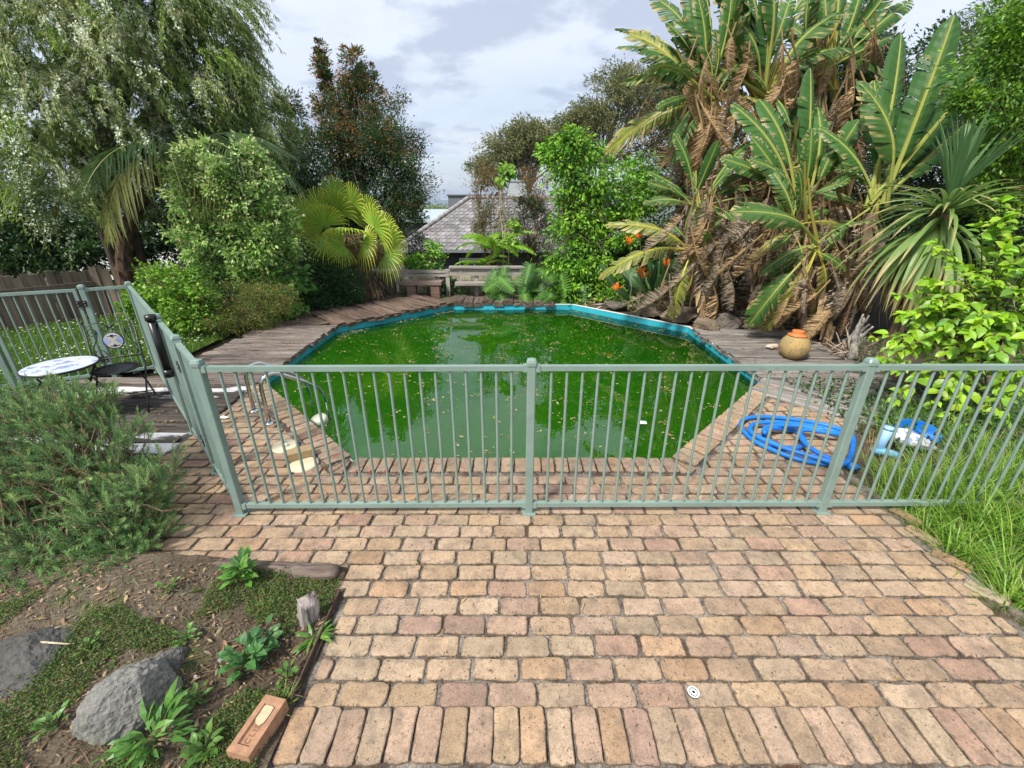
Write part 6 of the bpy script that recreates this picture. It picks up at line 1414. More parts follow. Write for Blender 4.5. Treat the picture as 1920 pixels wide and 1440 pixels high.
tree('lilly_pilly_sapling', 'slim bronze-leaved lilly pilly standing before the tiled roof', 'tree', (-.55, 13, -1.0), [B(905,320,13,22,.3,28), B(920,370,13,36,.45,45), B(935,430,13,38,.45,45), B(890,345,13,16,.25,20), B(950,470,13,22,.3,25), B(910,415,13,22,.3,30)],
     210, 44, .11, .055, .4, [(.085,.12,.04),(.11,.12,.04),(.055,.095,.035)], tip=RT, tipfn=lambda c, o: np.where(c[:,2] > 2.4, .38, .12), trunk_r=.035, nlimb=26, bark=(.22,.16,.10))
tree('lilly_pilly_sapling', 'slim bronze-leaved lilly pilly beside the bright green tree', 'tree', (.75, 13, -1.0), [B(1000,350,13,24,.3,38), B(1005,420,13,42,.5,48), B(1000,480,13,38,.4,40), B(985,395,13,24,.3,30), B(1035,440,13.2,25,.3,45)],
     300, 46, .11, .055, .42, [(.045,.085,.033),(.075,.10,.035),(.035,.07,.028)], tip=RT, tipfn=lambda c, o: np.where(c[:,2] > 2.3, .42, .06), trunk_r=.04, nlimb=26, bark=(.24,.17,.11))
t = tree('pale_sapling', 'thin sapling with a lime tuft on a bare pale stem before the roof', 'sapling', P(945,500,12.3)-(0,0,.3), [B(940,330,12.3,20,.2,11), B(950,315,12.3,12,.15,8), B(958,450,12.2,12,.12,10), B(962,420,12.2,8,.1,14)], 26, 15, .07, .13, .75, [(.20,.33,.035),(.14,.27,.03)], tmpl=LF_OVAL, trunk_r=.028, nlimb=8, bark=(.36,.30,.22), droop=.5)
m = MB()
for a_, b_ in [((935,520),(925,430)),((950,520),(968,390)),((945,520),(948,420))]: m.tube(wobble(P(*a_,12.2)-(0,0,.2), P(*b_,12.25), 6, .06), np.linspace(.022,.008,6), 6, (.36,.30,.22), cap=False)
wpart(m, 'stem', BARK, t)
tree('bronze_tree', 'bronze and dark green tree behind the arching strelitzia leaves', 'tree', (5.0, 13, -.3), [B(1240,250,13,48,.6,55), B(1225,310,13,50,.6,45), B(1270,200,13.2,30,.4,40), B(1265,330,13,45,.5,50)], 330, 46, .14, .07, .42, [(.035,.06,.022),(.06,.07,.025)], tip=RT, tipfn=lambda c, o: np.where(rng.random(len(c)) < .4, .4, .05), trunk_r=.07)
tree('dark_sapling', 'dark small shrub in front of the left end of the tiled roof', 'shrub', (-2.85, 13.4, -1), [B(790,470,13.2,28,.35,28), B(765,450,13.4,20,.3,20)], 110, 40, .1, .05, .45, [(.025,.045,.022),(.035,.055,.03)], trunk_r=.03, nlimb=10)

# ---- tall gums beyond the house
def gum(label, Y, foot, lobes, nc, seed):
    b_ = P(*foot, Y); b_[2] = float(hgt(b_[0], Y)); t = thing('gum_tree', label, 'gum tree', b_, 0, 'gum trees beyond the houses')
    bl = [B(x_,y_,Y+dy,r_,None,rz) for x_,y_,dy,r_,rz in lobes]; ctr, out_, k = blob_points(bl, nc, .55); m = MB()
    clumps(m, ctr, out_, 62, .30*Y/35, .22*Y/35, .34, [(.135,.145,.055),(.17,.175,.07),(.10,.115,.045)], droop=.4, flat=.55); wpart(m, 'crown', LEAF_MATT, t)
    m = MB(); fk = np.array((b_[0], Y, P(*foot, Y)[2])); top_ = fk + (np.mean([l[:3] for l in bl], 0) - fk)*.35
    GB = (.30,.26,.21); m.tube(wobble(b_, fk, 6, .03), np.linspace(.28,.22,6)*Y/35, 8, GB); m.tube(wobble(fk, top_, 6, .1), np.linspace(.22,.14,6)*Y/35, 8, GB)
    for i in rng.choice(nc, 34, replace=False):
        L_ = wobble(fk + (top_-fk)*rng.uniform(0,1), ctr[i], 8, .2, -.05); m.tube(L_, np.linspace(.10,.018,8)*Y/35, 6, GB, cap=False)
        m.tube(wobble(L_[4], ctr[i]+rng.normal(0,.8,3), 5, .2), np.linspace(.045,.012,5)*Y/35, 5, GB, cap=False)
    wpart(m, 'trunk', BARK, t, True)
gum('olive gum tree with domed crown right above the tiled roof', 42, (985,385), [(990,245,0,46,20),(945,278,0,50,24),(1030,275,1,40,30),(912,318,-1,32,24),(975,290,1,42,18),(1000,265,0,40,20)], 330, 1)
gum('wide olive gum tree spreading between the roof and the strelitzias', 36, (1130,330), [(1110,215,0,38,24),(1075,240,0,28,22),(1150,185,0,50,36),(1215,165,1,55,30),(1170,150,1,48,24),(1265,140,2,50,26),(1080,265,-1,30,20),(1060,230,0,30,20),(1130,235,0,34,20),(1200,215,1,36,22)], 460, 2)
gum('far olive gum tree whose crown shows behind the tall strelitzia', 40, (1290,330), [(1270,170,0,55,34),(1320,150,0,55,40),(1245,230,0,30,28)], 220, 3)

# ================================================================== HOUSES
TILE = mat('roof_tile', attr='obj', rough=.85, spec=.25, noise=(5,.35,5), bump=(30,.5,.01)); TILEC = mat('roof_tile_joined', attr='Col', rough=.85, spec=.25, noise=(5,.35,5))
EV = np.array((-6.45, 25.0, -.28)); RG = np.array((-2.65, 28.8, 2.36)); hx1 = 7.5
hs = thing('tiled_house', 'low house with a weathered grey brown tiled hip roof beyond the bench', 'house', (0, 28, -3.4))
DW = mat('charcoal_wall', (.035,.037,.042), rough=.8, noise=(3,.15,4)); m = MB(); m.box((-6.0,25.45,-3.6),(hx1-.4,32.4,-.34)); wpart(m, 'wall', DW, hs)
m = MB(); c4 = [(-6.45,25,-.30),(hx1,25,-.30),(hx1,32.6,-.30),(-6.45,32.6,-.30),(-2.65,28.8,2.34),(hx1-3.8,28.8,2.34)]; m.add(c4, [(0,1,5,4),(1,2,5),(2,3,4,5),(3,0,4),(3,2,1,0)]); rf = wpart(m, 'roof', mat('roof_under', (.06,.05,.045), rough=.9), hs)
sl = np.array((0, 3.8, 2.64)); SLn = np.linalg.norm(sl); su = sl/SLn; sn = np.array((0,-su[2],su[1])); rows_ = 15; pitch_ = SLn/rows_
def tile_shape(m, o3, col):
    ax = np.linspace(0,.30,7); pz = .022*np.cos(ax/.30*2*math.pi*1.0); V = []
    for s_, lift in ((-.02,.035),(pitch_+.03,.008)):
        for a_, z_ in zip(ax, pz): V.append(o3 + np.array((a_,0,0)) + su*s_ + sn*(lift+z_+.02))
    for a_, z_ in zip(ax, pz): V.append(o3 + np.array((a_,0,0)) + su*(-.02) + sn*(z_+.026))
    m.add(V, [(i,i+1,i+8,i+7) for i in range(6)] + [(i+14,i+15,i+1,i) for i in range(6)], col)
m = MB(); tile_shape(m, np.zeros(3), (1,1,1)); TM = m.mesh('tile'); TM.materials.append(TILE); tl = []
for r_ in range(rows_):
    z0 = EV + su*pitch_*r_; x0_ = -6.45 + 3.8*(r_+.35)/rows_; x1_ = hx1 - 3.8*(r_+.5)/rows_; x_ = x0_
    while x_ + .30 < x1_: tl.append((x_, r_, np.array((x_, z0[1], z0[2])))); x_ += .30
tl.sort(key=lambda a_: a_[0]); m = MB()
for i, (x_, r_, o3) in enumerate(tl):
    c_ = np.array([(.22,.21,.21),(.18,.17,.175),(.26,.25,.25),(.19,.155,.145)][rng.choice(4,p=[.4,.3,.2,.1])])*rng.uniform(.75,1.2)
    if i < 300: o = bpy.data.objects.new('tile', TM); C.objects.link(o); o.parent = rf; o.matrix_parent_inverse = Matrix.LocRotScale(hs.location,None,None); o.matrix_parent_inverse = Matrix.Identity(4); o.location = tuple(o3); o.color = (*c_,1)
    else: tile_shape(m, o3, c_)
o = m.build('tile_field', TILEC); o.parent = rf; tag(o, kind='stuff')
m = MB()
for k in range(14):                                             # ridge and hip caps
    a_ = EV + (RG-EV)*(k/14.); b_ = EV + (RG-EV)*((k+1.08)/14.); m.tube([a_+(0,0,.10),b_+(0,0,.075)], [.135,.12], 8, np.array((.30,.285,.28))*rng.uniform(.8,1.15))
for k in range(18):
    a_ = RG + np.array((.36*k,0,0)); m.tube([a_+(0,0,.08),a_+(.39,0,.06)], [.13,.115], 8, np.array((.24,.20,.185))*rng.uniform(.8,1.15))
o = m.build('ridge_cap', TILEC, rf, True)
WHT = mat('white_paint', (.62,.64,.66), rough=.5); m = MB(); m.box((-6.5,24.86,-.40),(hx1,24.97,-.27)); wpart(m, 'gutter', mat('grey_metal', (.25,.27,.29), rough=.4, metal=.3), hs)
wn_ = MB(); wn_.box((-3.0,25.38,-2.2),(-1.3,25.44,-.75)); w_ = wpart(wn_, 'window', WHT, hs)
for x_ in (-2.92,-2.08): m = MB(); m.box((x_,25.34,-2.1),(x_+.72,25.375,-.85)); o = m.build('pane', GLS); o.parent = w_; o.matrix_parent_inverse = w_.matrix_parent_inverse.copy(); o.matrix_parent_inverse = Matrix.Identity(4)
def slab_house(label, boxes, cat='house', name='flat_roofed_house'):
    lo = np.min([b[0] for b in boxes],0); hi = np.max([b[1] for b in boxes],0); t = thing(name, label, cat, ((lo[0]+hi[0])/2,(lo[1]+hi[1])/2,lo[2]))
    for lo_, hi_, nm_, mt_ in boxes: m = MB(); m.box(lo_, hi_); wpart(m, nm_, mt_, t)
    return t
a_ = P(840,368,45); b_ = P(892,395,45); GM = mat('blue_grey_cladding', (.14,.16,.18), rough=.6, noise=(1,.1,3))
slab_house('dark blue grey flat-roofed house rising behind the tiled roof', [((a_[0],45,-8),(a_[0]+5.5,52,a_[2]),'wall',GM),((a_[0]-.1,44.9,a_[2]),(a_[0]+5.6,52.1,a_[2]+.15),'parapet',mat('dark_capping',(.08,.09,.1),rough=.5))])
a_ = P(952,338,31); b_ = P(972,376,31); slab_house('pale grey rendered chimney block behind the roof ridge', [((a_[0],31,-2),(b_[0]+.55,32,a_[2]-.08),'shaft',mat('pale_render',(.40,.44,.45),rough=.8,noise=(2,.1,3))),((a_[0]-.05,30.95,a_[2]-.08),(b_[0]+.6,32.05,a_[2]),'cap',mat('pale_cap',(.32,.35,.36),rough=.8))], 'chimney', 'chimney_block')
a_ = P(760,412,34); b_ = P(850,400,38); MR = mat('pale_metal_roof', (.36,.43,.46), rough=.45, noise=(2,.1,3)); t = thing('metal_roofed_house', 'house with a low pale metal roof beyond the left end of the tiled roof', 'house', (a_[0]+2,36,-6))
m = MB(); m.box((a_[0]-3,34.3,-7),(a_[0]+4.0,39,a_[2]-.1)); wpart(m, 'wall', DW, t)
m = MB(); zt = a_[2]; m.add([(a_[0]-3.3,34,zt-.1),(a_[0]+4.4,34,zt-.1),(a_[0]+4.4,39.3,zt+.65),(a_[0]-3.3,39.3,zt+.65),(a_[0]-3.3,34,zt-.2),(a_[0]+4.4,34,zt-.2),(a_[0]+4.4,39.3,zt+.55),(a_[0]-3.3,39.3,zt+.55)], [(0,1,2,3),(7,6,5,4),(0,4,5,1),(1,5,6,2),(2,6,7,3),(3,7,4,0)]); wpart(m, 'roof', MR, t)

# ---- distant trees
t = tree('roadside_tree', 'yellow green tree crown in the gap left of the tiled roof', 'tree', (-8.0,60,-10), [B(800,402,60,32,2,14), B(835,405,62,22,2,12), B(770,408,60,25,2,14)], 160, 40, .5, .35, .5, [(.10,.16,.03),(.13,.18,.035)], trunk_r=.2, nlimb=8)
n = 5200; y_ = np.exp(rng.uniform(math.log(140), math.log(2400), n)); x_ = rng.uniform(-.42,.18,n)*y_; z_ = np.zeros(n); m = MB()
gzf = hgt(x_, y_); s_ = rng.uniform(5,9,n); ico = [(0,0,1),(.9,0,.45),(.28,.85,.45),(-.72,.53,.45),(-.72,-.53,.45),(.28,-.85,.45),(.72,.5,-.2),(-.28,.85,-.2),(-.9,0,-.2),(-.28,-.85,-.2),(.72,-.5,-.2)]
icf = [(0,1,2),(0,2,3),(0,3,4),(0,4,5),(0,5,1),(1,6,2),(2,6,7),(2,7,3),(3,7,8),(3,8,4),(4,8,9),(4,9,5),(5,9,10),(5,10,1),(1,10,6)]
a_ = rng.uniform(0,6.28,n); Rz = np.zeros((n,3,3)); Rz[:,0,0]=np.cos(a_); Rz[:,0,1]=-np.sin(a_); Rz[:,1,0]=np.sin(a_); Rz[:,1,1]=np.cos(a_); Rz[:,2,2]=1
m.scatter(np.array(ico), np.array(icf), np.c_[x_,y_,gzf+s_*.4], Rz, np.c_[s_,s_,s_*.8], jitter(pick([(.03,.055,.022),(.045,.07,.025),(.06,.085,.03)],n),n,.25)); tag(m.build('distant_forest', LEAF_MATT, None, True), 'far wooded plain seen through the gap beside the roof', 'forest', kind='stuff')

# ================================================================== AIR
hz = bpy.data.materials.new('haze_air'); hz.use_nodes = True; t_ = hz.node_tree; t_.nodes.clear(); ho_ = t_.nodes.new('ShaderNodeOutputMaterial'); pv = t_.nodes.new('ShaderNodeVolumePrincipled')
pv.inputs['Color'].default_value = (.62,.74,.95,1); pv.inputs['Density'].default_value = 1.6e-4; pv.inputs['Anisotropy'].default_value = .2; t_.links.new(pv.outputs[0], ho_.inputs['Volume'])
m = MB(); m.box((-9300,-300,-70),(9300,9700,160)); hzo = m.build('haze', hz); tag(hzo, 'thin blue haze over the distance', 'haze', kind='stuff')
# ================================================================== FOREGROUND BED AND GRASS
rock(G(262,1345)+(0,0.0,.115), (.185,.165,.145), (.17,.165,.15), 'large pale grey basalt rock in the front garden bed', 4, .6)
rock(G(50,1280)+(0,0.03,.08), (.24,.19,.12), (.085,.082,.075), 'dark mossy rock under the rosemary at the left edge', 9, .2)
rock(G(318,1268)+(0,.02,.06), (.09,.08,.075), (.13,.125,.12), 'small grey rock tucked behind the large pale rock', 13, 1.1)
# rotting log edge and upright stump
o = MB(); pth = wobble(np.array((-2.35,2.10,.05)), np.array((-1.10,2.05,.04)), 26, .03); o.tube(pth, .054*(1+rng.normal(0,.09,26)), 14, (.15,.115,.095), flat=.85); lo_ = o.build('log_edging', LOGM, None, True); tag(lo_, 'rotting grey timber log edging the garden bed beside the bricks', 'log')
def stump():
    m = MB(); n = 14; a_ = np.linspace(0,2*math.pi,n,endpoint=False); V = []
    for i, z_ in enumerate(np.linspace(0,1,7)):
        r_ = .052*(1-.18*z_)*(1+.22*np.sin(a_*3+1)+.10*np.sin(a_*7)+rng.normal(0,.05,n)); top_ = .17+.05*np.sin(a_*2+.4)+rng.normal(0,.012,n); V.append(np.c_[r_*np.cos(a_)*1.1, r_*np.sin(a_)*.7, z_*top_])
    m.add(np.concatenate(V), [(i*n+j,i*n+(j+1)%n,(i+1)*n+(j+1)%n,(i+1)*n+j) for i in range(6) for j in range(n)]+[tuple(range(6*n,7*n))], (.29,.25,.235)); return m
so = stump().build('wooden_stake', BARK, None, True); so.location = G(578,1165)+(0,0,.0); so.rotation_euler = (.06,.08,.4); tag(so, 'splintered grey timber stake standing at the corner of the bed', 'stake')
RUST = mat('rusty_edging', (.075,.045,.032), rough=.85, noise=(15,.4,4)); m = MB(); m.box((-1.052,1.30,-.03),(-1.044,1.93,.035)); o = m.build('metal_edging', RUST); tag(o, 'thin rusty metal edging strip between the bed and the bricks', 'edging')
# brick with pressed lettering
fb = thing('stamped_brick', 'loose orange brick with pressed letters in its frog at the corner of the step', 'brick', (-1.118,1.165,.01), math.radians(90-12+0))
CLAY = mat('clay_brick', (.36,.195,.115), rough=.9, noise=(22,.35,6), bump=(60,.7,.006)); MORT = mat('old_mortar', (.47,.40,.25), rough=.95, noise=(30,.2,4), bump=(60,.6,.004))
m = MB(); L2,W2,Hh = .115,.054,.078; fl_,fw_ = .083,.030; zf = Hh-.012
V = [(-L2,-W2,0),(L2,-W2,0),(L2,W2,0),(-L2,W2,0),(-L2,-W2,Hh),(L2,-W2,Hh),(L2,W2,Hh),(-L2,W2,Hh),(-fl_,-fw_,Hh),(fl_,-fw_,Hh),(fl_,fw_,Hh),(-fl_,fw_,Hh),(-fl_+.006,-fw_+.006,zf),(fl_-.006,-fw_+.006,zf),(fl_-.006,fw_-.006,zf),(-fl_+.006,fw_-.006,zf)]
m.add(V, [(0,3,2,1),(0,1,5,4),(1,2,6,5),(2,3,7,6),(3,0,4,7),(4,5,9,8),(5,6,10,9),(6,7,11,10),(7,4,8,11),(8,9,13,12),(9,10,14,13),(10,11,15,14),(11,8,12,15),(12,13,14,15)]); o = m.build('body', CLAY, fb)
m = MB(); pts_ = [(-.004,-.008),(.012,-.022),(.045,-.0245),(.074,-.023),(.0775,-.01),(.0765,.018),(.070,.0245),(.042,.0235),(.02,.0245),(.004,.016)]; n = len(pts_); m.add([(x_,y_,Hh-.002) for x_,y_ in pts_]+[(x_*1.0,y_*1.0,zf) for x_,y_ in pts_], [tuple(range(n))]+[(i,i+n,(i+1)%n+n,(i+1)%n) for i in range(n)]); m.build('mortar_patch', MORT, fb)
tc_ = bpy.data.curves.new('lettering','FONT'); tc_.body = 'CLIF'; tc_.size = .034; tc_.extrude = .0016; tc_.space_character = 1.25; to = bpy.data.objects.new('lettering', tc_); C.objects.link(to); to.parent = fb; to.location = (-.074,-.012,zf+.0005); bpy.context.view_layer.update(); tme = bpy.data.meshes.new_from_object(to.evaluated_get(bpy.context.evaluated_depsgraph_get())); bpy.data.objects.remove(to); to = link('lettering', tme, mat('pressed_letters',(.26,.12,.06),rough=.9), fb); to.location = (-.074,-.012,zf+.0005)
# rough edging bricks along the grass
for k, (x_, y_, rz_, c_, lb_) in enumerate([(1840,1112,-.95,(.40,.33,.22),'pale half-buried edging brick with a white patch beside the grass'),(1722,1005,-1.2,(.34,.24,.15),'brown edging brick sunk in the grass edge nearest the fence'),(1775,1052,-.9,(.32,.2,.12),'reddish edging brick half under grass between two others'),(1690,968,-1.1,(.30,.19,.12),'broken edging brick under the fence rail at the right')]):
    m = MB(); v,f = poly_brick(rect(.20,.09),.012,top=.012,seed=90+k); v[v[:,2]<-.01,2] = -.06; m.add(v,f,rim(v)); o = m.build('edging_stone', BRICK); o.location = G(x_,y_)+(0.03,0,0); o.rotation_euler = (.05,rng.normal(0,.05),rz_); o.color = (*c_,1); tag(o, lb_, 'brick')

def tuft(mb, ctr, n, h, spread, wid, pal, lean=.5, zfun=None):
    a_ = rng.uniform(0,2*math.pi,n); r_ = np.abs(rng.normal(0,spread,n)); pos = np.c_[ctr[0]+r_*np.cos(a_), ctr[1]+r_*np.sin(a_), np.full(n,ctr[2])]
    if zfun is not None: pos[:,2] = zfun(pos[:,0],pos[:,1])-.01
    hh = h*rng.uniform(.5,1.15,n); d = nrm(np.c_[np.cos(a_)*lean*rng.uniform(.2,1.4,n)+rng.normal(0,.15,n), np.sin(a_)*lean*rng.uniform(.2,1.4,n)+rng.normal(0,.15,n), np.ones(n)])
    s_ = np.linspace(0,1,6); blade = np.concatenate([np.c_[-.5*(1-s_**2), s_, -.38*s_**2.2], np.c_[.5*(1-s_**2)+.02, s_, -.38*s_**2.2]]); bf = np.array([(i,i+6,i+7,i+1) for i in range(5)])
    up = np.c_[-np.cos(a_), -np.sin(a_), np.full(n,.35)]+rng.normal(0,.25,(n,3)); mb.scatter(blade, bf, pos, frames(d,up), np.c_[wid*rng.uniform(.6,1.3,n), hh, hh], jitter(pick(pal,n),n,.2))
GP = [(.13,.25,.025),(.165,.30,.03),(.095,.20,.022),(.21,.30,.055)]; gz_ = lambda x_, y_: hgt(x_,y_)
# long grass at the right
m = MB(); cnt = 0
while cnt < 620:
    x_ = rng.uniform(2.85,6.3); y_ = rng.uniform(.9,4.4)
    edge = 2.98 + .18*fbm(np.array([y_*1.5]),np.array([.3]),2)[0] + (0 if y_ < 2.9 else (y_-2.9)*.75)
    if x_ < edge or math.hypot(x_ - 3.65, y_ - 3.4) < .38: continue
    dens = 1 if y_ < 3.2 else .55
    if rng.random() > dens: continue
    tuft(m, (x_,y_,0), 34, (.24 if x_ < 3.2 else .42)*(1 if y_ < 3.1 else .62), .07, .0085, GP, .65, gz_); cnt += 1
tag(m.build('long_grass', LEAF), 'long unmown green grass along the right of the paving', 'grass', kind='stuff')
m = MB()
for _ in range(70):
    x_ = rng.uniform(2.9,4.6); y_ = rng.uniform(2.75,3.9)
    if x_ > 2.95+(max(0,y_-2.9))*.7: tuft(m, (x_,y_,0), 16, .16, .08, .005, [(.30,.22,.10),(.24,.18,.08),(.33,.27,.13)], .9, gz_)
tag(m.build('dry_grass', DRY), 'straw coloured dry grass around the plastic bag', 'grass', kind='stuff')
m = MB()                                                     # seed heads
for _ in range(46):
    x_ = rng.uniform(3.15,4.4); y_ = rng.uniform(1.6,3.0); b_ = np.array((x_,y_,0)); e_ = b_ + np.array((rng.normal(-.05,.12),rng.normal(0,.1),rng.uniform(.38,.55))); L_ = bez([b_,(b_+e_)/2+(0,0,.15),e_],8); m.tube(L_,np.linspace(.0018,.001,8),4,(.22,.25,.09),cap=False)
    q_ = np.repeat(L_[4:],6,0)+rng.normal(0,.01,(24,3)); leaves_at(m,q_,nrm(np.repeat(nrm(L_[5:6]-L_[3:4]),24,0)+rdirs(24)*.4),rng.uniform(.012,.022,24),.3,jitter(np.tile((.30,.29,.14),(24,1)),24))
tag(m.build('grass_seed_heads', LEAF_MATT), 'pale seed heads standing above the long grass', 'grass', kind='stuff')
# ground creeper behind the bag
n = 4200; x_ = rng.uniform(3.3,6.5,n); y_ = rng.uniform(3.3,5.2,n); k_ = (x_ > 3.55+.2*fbm(x_*2,y_*2,4,2)) & (y_ > 3.2+.35*(x_-3.5)*0); x_,y_ = x_[k_],y_[k_]; n = len(x_); m = MB()
leaves_at(m, np.c_[x_,y_,hgt(x_,y_)+rng.uniform(.01,.22,n)], nrm(rdirs(n)+(0,-.3,.2)), rng.uniform(.035,.065,n), .65, jitter(pick([(.035,.085,.025),(.055,.12,.03),(.03,.065,.022)],n),n), LF_OVAL, 1.2); tag(m.build('ground_creeper', LEAF), 'dark ground creeper below the lime shrub', 'creeper', kind='stuff')
# grey green weed by the driftwood
tree('grey_weed', 'wispy grey green weed at the foot of the driftwood', 'weed', (4.95,5.75,0), [B(1640,655,5.8,24,.2,22),B(1618,690,5.6,20,.15,14)], 60, 22, .05, .035, .25, [(.10,.13,.075),(.13,.16,.09)], trunk_r=.008, nlimb=14)

# ---- weeds in the bed
def weed(label, px, n, size, wid, pal, tmpl=LF_OVAL, el=(10,60), nm='garden_weed', stem=.0, nst=1, rad=.03):
    q_ = G(*px); q_[2] = float(bed_h(q_[0],q_[1])); t = thing(nm, label, 'weed', q_); a_ = rng.uniform(0,2*math.pi,n); e_ = np.radians(rng.uniform(*el,n)); d = np.c_[np.cos(a_)*np.cos(e_),np.sin(a_)*np.cos(e_),np.sin(e_)]
    h_ = rng.uniform(0,stem,n); pos = q_ + np.c_[np.cos(a_)*rad*rng.uniform(0,1,n)*(1+h_*4), np.sin(a_)*rad*rng.uniform(0,1,n)*(1+h_*4), h_+.004]; s_ = size*rng.uniform(.6,1.15,n); mes = []
    for q in range(4):
        mm = MB(); tv_ = tmpl[0].copy(); tv_[:, 0] *= wid; tv_[:, 2] += -.10*tv_[:, 1]**2 + rng.normal(0,.02,len(tv_)); mm.add(tv_, tmpl[1], jitter(pick(pal,1),1,.2)[0]); me = mm.mesh('leaf'); me.materials.append(LEAF); mes.append(me)
    for i in range(n): put_leaf('leaf', mes[i % 4], t, pos[i], pos[i]+d[i], np.array((0,0,1.0))+rng.normal(0,.22,3), s_[i])
    m = MB(); 
    for i in range(min(n,14)): m.tube([q_,(q_+pos[i])/2+(0,0,.01),pos[i]],[.003,.0025,.002],4,(.10,.16,.05),cap=False)
    wpart(m,'stems',LEAF,t); return t, q_
WP = [(.075,.19,.03),(.10,.23,.035),(.06,.15,.03)]
weed('bright green broad-leaved weed growing against the rotting log', (462,1105), 46, .085, .55, WP, stem=.13, rad=.05)
weed('leafy dark green weed in the middle of the front bed', (470,1250), 40, .075, .7, [(.05,.14,.04),(.065,.17,.045)], stem=.12, rad=.06)
weed('spreading green weed below the first one on the bare soil', (500,1215), 30, .06, .7, [(.06,.15,.04)], stem=.08, rad=.07)
weed('dandelion rosette beside the splintered stake', (590,1195), 24, .11, .22, [(.07,.17,.03),(.10,.2,.035)], LF_NARROW, (5,40))
t, q_ = weed('daisy weed with white puffs in front of the pale rock', (300,1400), 60, .10, .28, [(.065,.17,.03),(.09,.21,.035)], LF_NARROW, (10,65), stem=.08, rad=.09)
PUFF = mat('white_puff',(.62,.62,.58),rough=.8)
for (x_,y_) in [(222,1372),(240,1367),(285,1375),(268,1382),(236,1376)]:
    c_ = P(x_,y_,1.22); m = MB(); m.tube([q_,(q_+c_)/2+(0,0,.02),c_],[.0018,.0015,.0012],4,(.10,.16,.05)); so_ = wpart(m,'flower_stem',LEAF,t); m = MB(); nn = 30; m.scatter(LF_DIAMOND[0],LF_DIAMOND[1],np.tile(c_,(nn,1)),frames(rdirs(nn),rdirs(nn)),np.c_[np.full(nn,.004),np.full(nn,.0095),np.full(nn,.008)],(1,1,1)); wpart(m,'flower',PUFF,so_)
for lb_, px_, qx_ in [('tall thin weed with a white puff above the middle of the bed',(410,1240),(412,1238)),('thin stem with a pale puff beside the large pale rock',(365,1270),(366,1268))]:
    b_ = G(px_[0]-4,px_[1]+55); b_[2] = float(bed_h(b_[0],b_[1])); t = thing('seed_weed',lb_,'weed',b_); c_ = P(*qx_,b_[1]-.02); m = MB(); m.tube(wobble(b_,c_,5,.08),np.linspace(.002,.001,5),4,(.12,.17,.05)); so_ = wpart(m,'stem',LEAF,t); m = MB(); nn = 30; m.scatter(LF_DIAMOND[0],LF_DIAMOND[1],np.tile(c_,(nn,1)),frames(rdirs(nn),rdirs(nn)),np.c_[np.full(nn,.004),np.full(nn,.010),np.full(nn,.008)],(1,1,1)); wpart(m,'flower',PUFF,t)
m = MB(); tuft(m,(*G(498,1150)[:2],.02),90,.09,.022,.0016,[(.12,.22,.03),(.15,.26,.04)],.5,bed_h); tag(m.build('grass_tuft',LEAF),'fine bright grass tuft between the log and the stake','grass')
m = MB(); tuft(m,(*G(530,1325)[:2],.02),34,.11,.03,.004,[(.14,.24,.03),(.2,.24,.06)],.6,bed_h); tag(m.build('grass_tuft',LEAF),'yellow green grass tuft just above the stamped brick','grass')
for lb_, px_, n_, s_ in [('low clover-like weed on bare soil left of the middle weed',(360,1215),26,.035),('small seedling weed between the pale rock and the dark mossy rock',(185,1240),24,.03),('little weed at the bottom edge left of the white puffs',(120,1390),26,.04),('small weed beside the pale grey rock on its right',(375,1320),22,.045),('tiny weed above the leaf litter near the log',(330,1130),22,.035),('sprawling weed at the bottom edge between rock and stamped brick',(390,1415),34,.06),('little plant beside the metal edging above the stamped brick',(540,1270),18,.04)]:
    weed(lb_, px_, n_, s_, .6, [(.07,.16,.03),(.09,.19,.035)], stem=.05, rad=.045)
# moss and low clover, leaf litter, twigs and pebbles
def bed_pts(n): return rng.uniform(-4.2,-1.07,n), rng.uniform(.6,2.05,n)
x_,y_ = bed_pts(150000); k_ = fbm(x_*3.2,y_*3.2,55,4)+.25*fbm(x_*11,y_*11,57,2) > .02; x_,y_ = x_[k_],y_[k_]; n = len(x_); m = MB()
leaves_at(m,np.c_[x_,y_,bed_h(x_,y_)+rng.uniform(.006,.03,n)],nrm(rdirs(n)+(0,0,.4)),rng.uniform(.006,.014,n),.8,jitter(pick([(.05,.10,.022),(.075,.13,.028),(.10,.12,.03)],n),n,.25),LF_DIAMOND,1.0); tag(m.build('clover_moss',LEAF_MATT),'patches of moss and tiny clover on the bed','moss',kind='stuff')
x_,y_ = bed_pts(5200); n = len(x_); m = MB(); leaves_at(m,np.c_[x_,y_,bed_h(x_,y_)+.012],nrm(rdirs(n)*(1,1,.15)),rng.uniform(.012,.05,n)*rng.choice([.6,1,1.3],n,p=[.6,.3,.1]),.28,jitter(pick([(.22,.14,.075),(.30,.21,.12),(.14,.09,.055),(.36,.28,.17)],n),n,.25),LF_NARROW,2.0)
n = 1700; x_,y_ = bed_pts(n); a_ = rng.uniform(0,6.28,n); L_ = rng.uniform(.02,.09,n)
for i in range(n): m.tube([(x_[i],y_[i],float(bed_h(x_[i],y_[i]))+.012),(x_[i]+L_[i]*math.cos(a_[i]),y_[i]+L_[i]*math.sin(a_[i]),float(bed_h(x_[i]+L_[i]*math.cos(a_[i]),y_[i]+L_[i]*math.sin(a_[i])))+.014)],[.0018,.0012],4,np.array((.24,.18,.11))*rng.uniform(.5,1.3),cap=False)
tag(m.build('leaf_litter',DRY),'dry leaf litter and twigs scattered over the bed','leaf litter',kind='stuff')
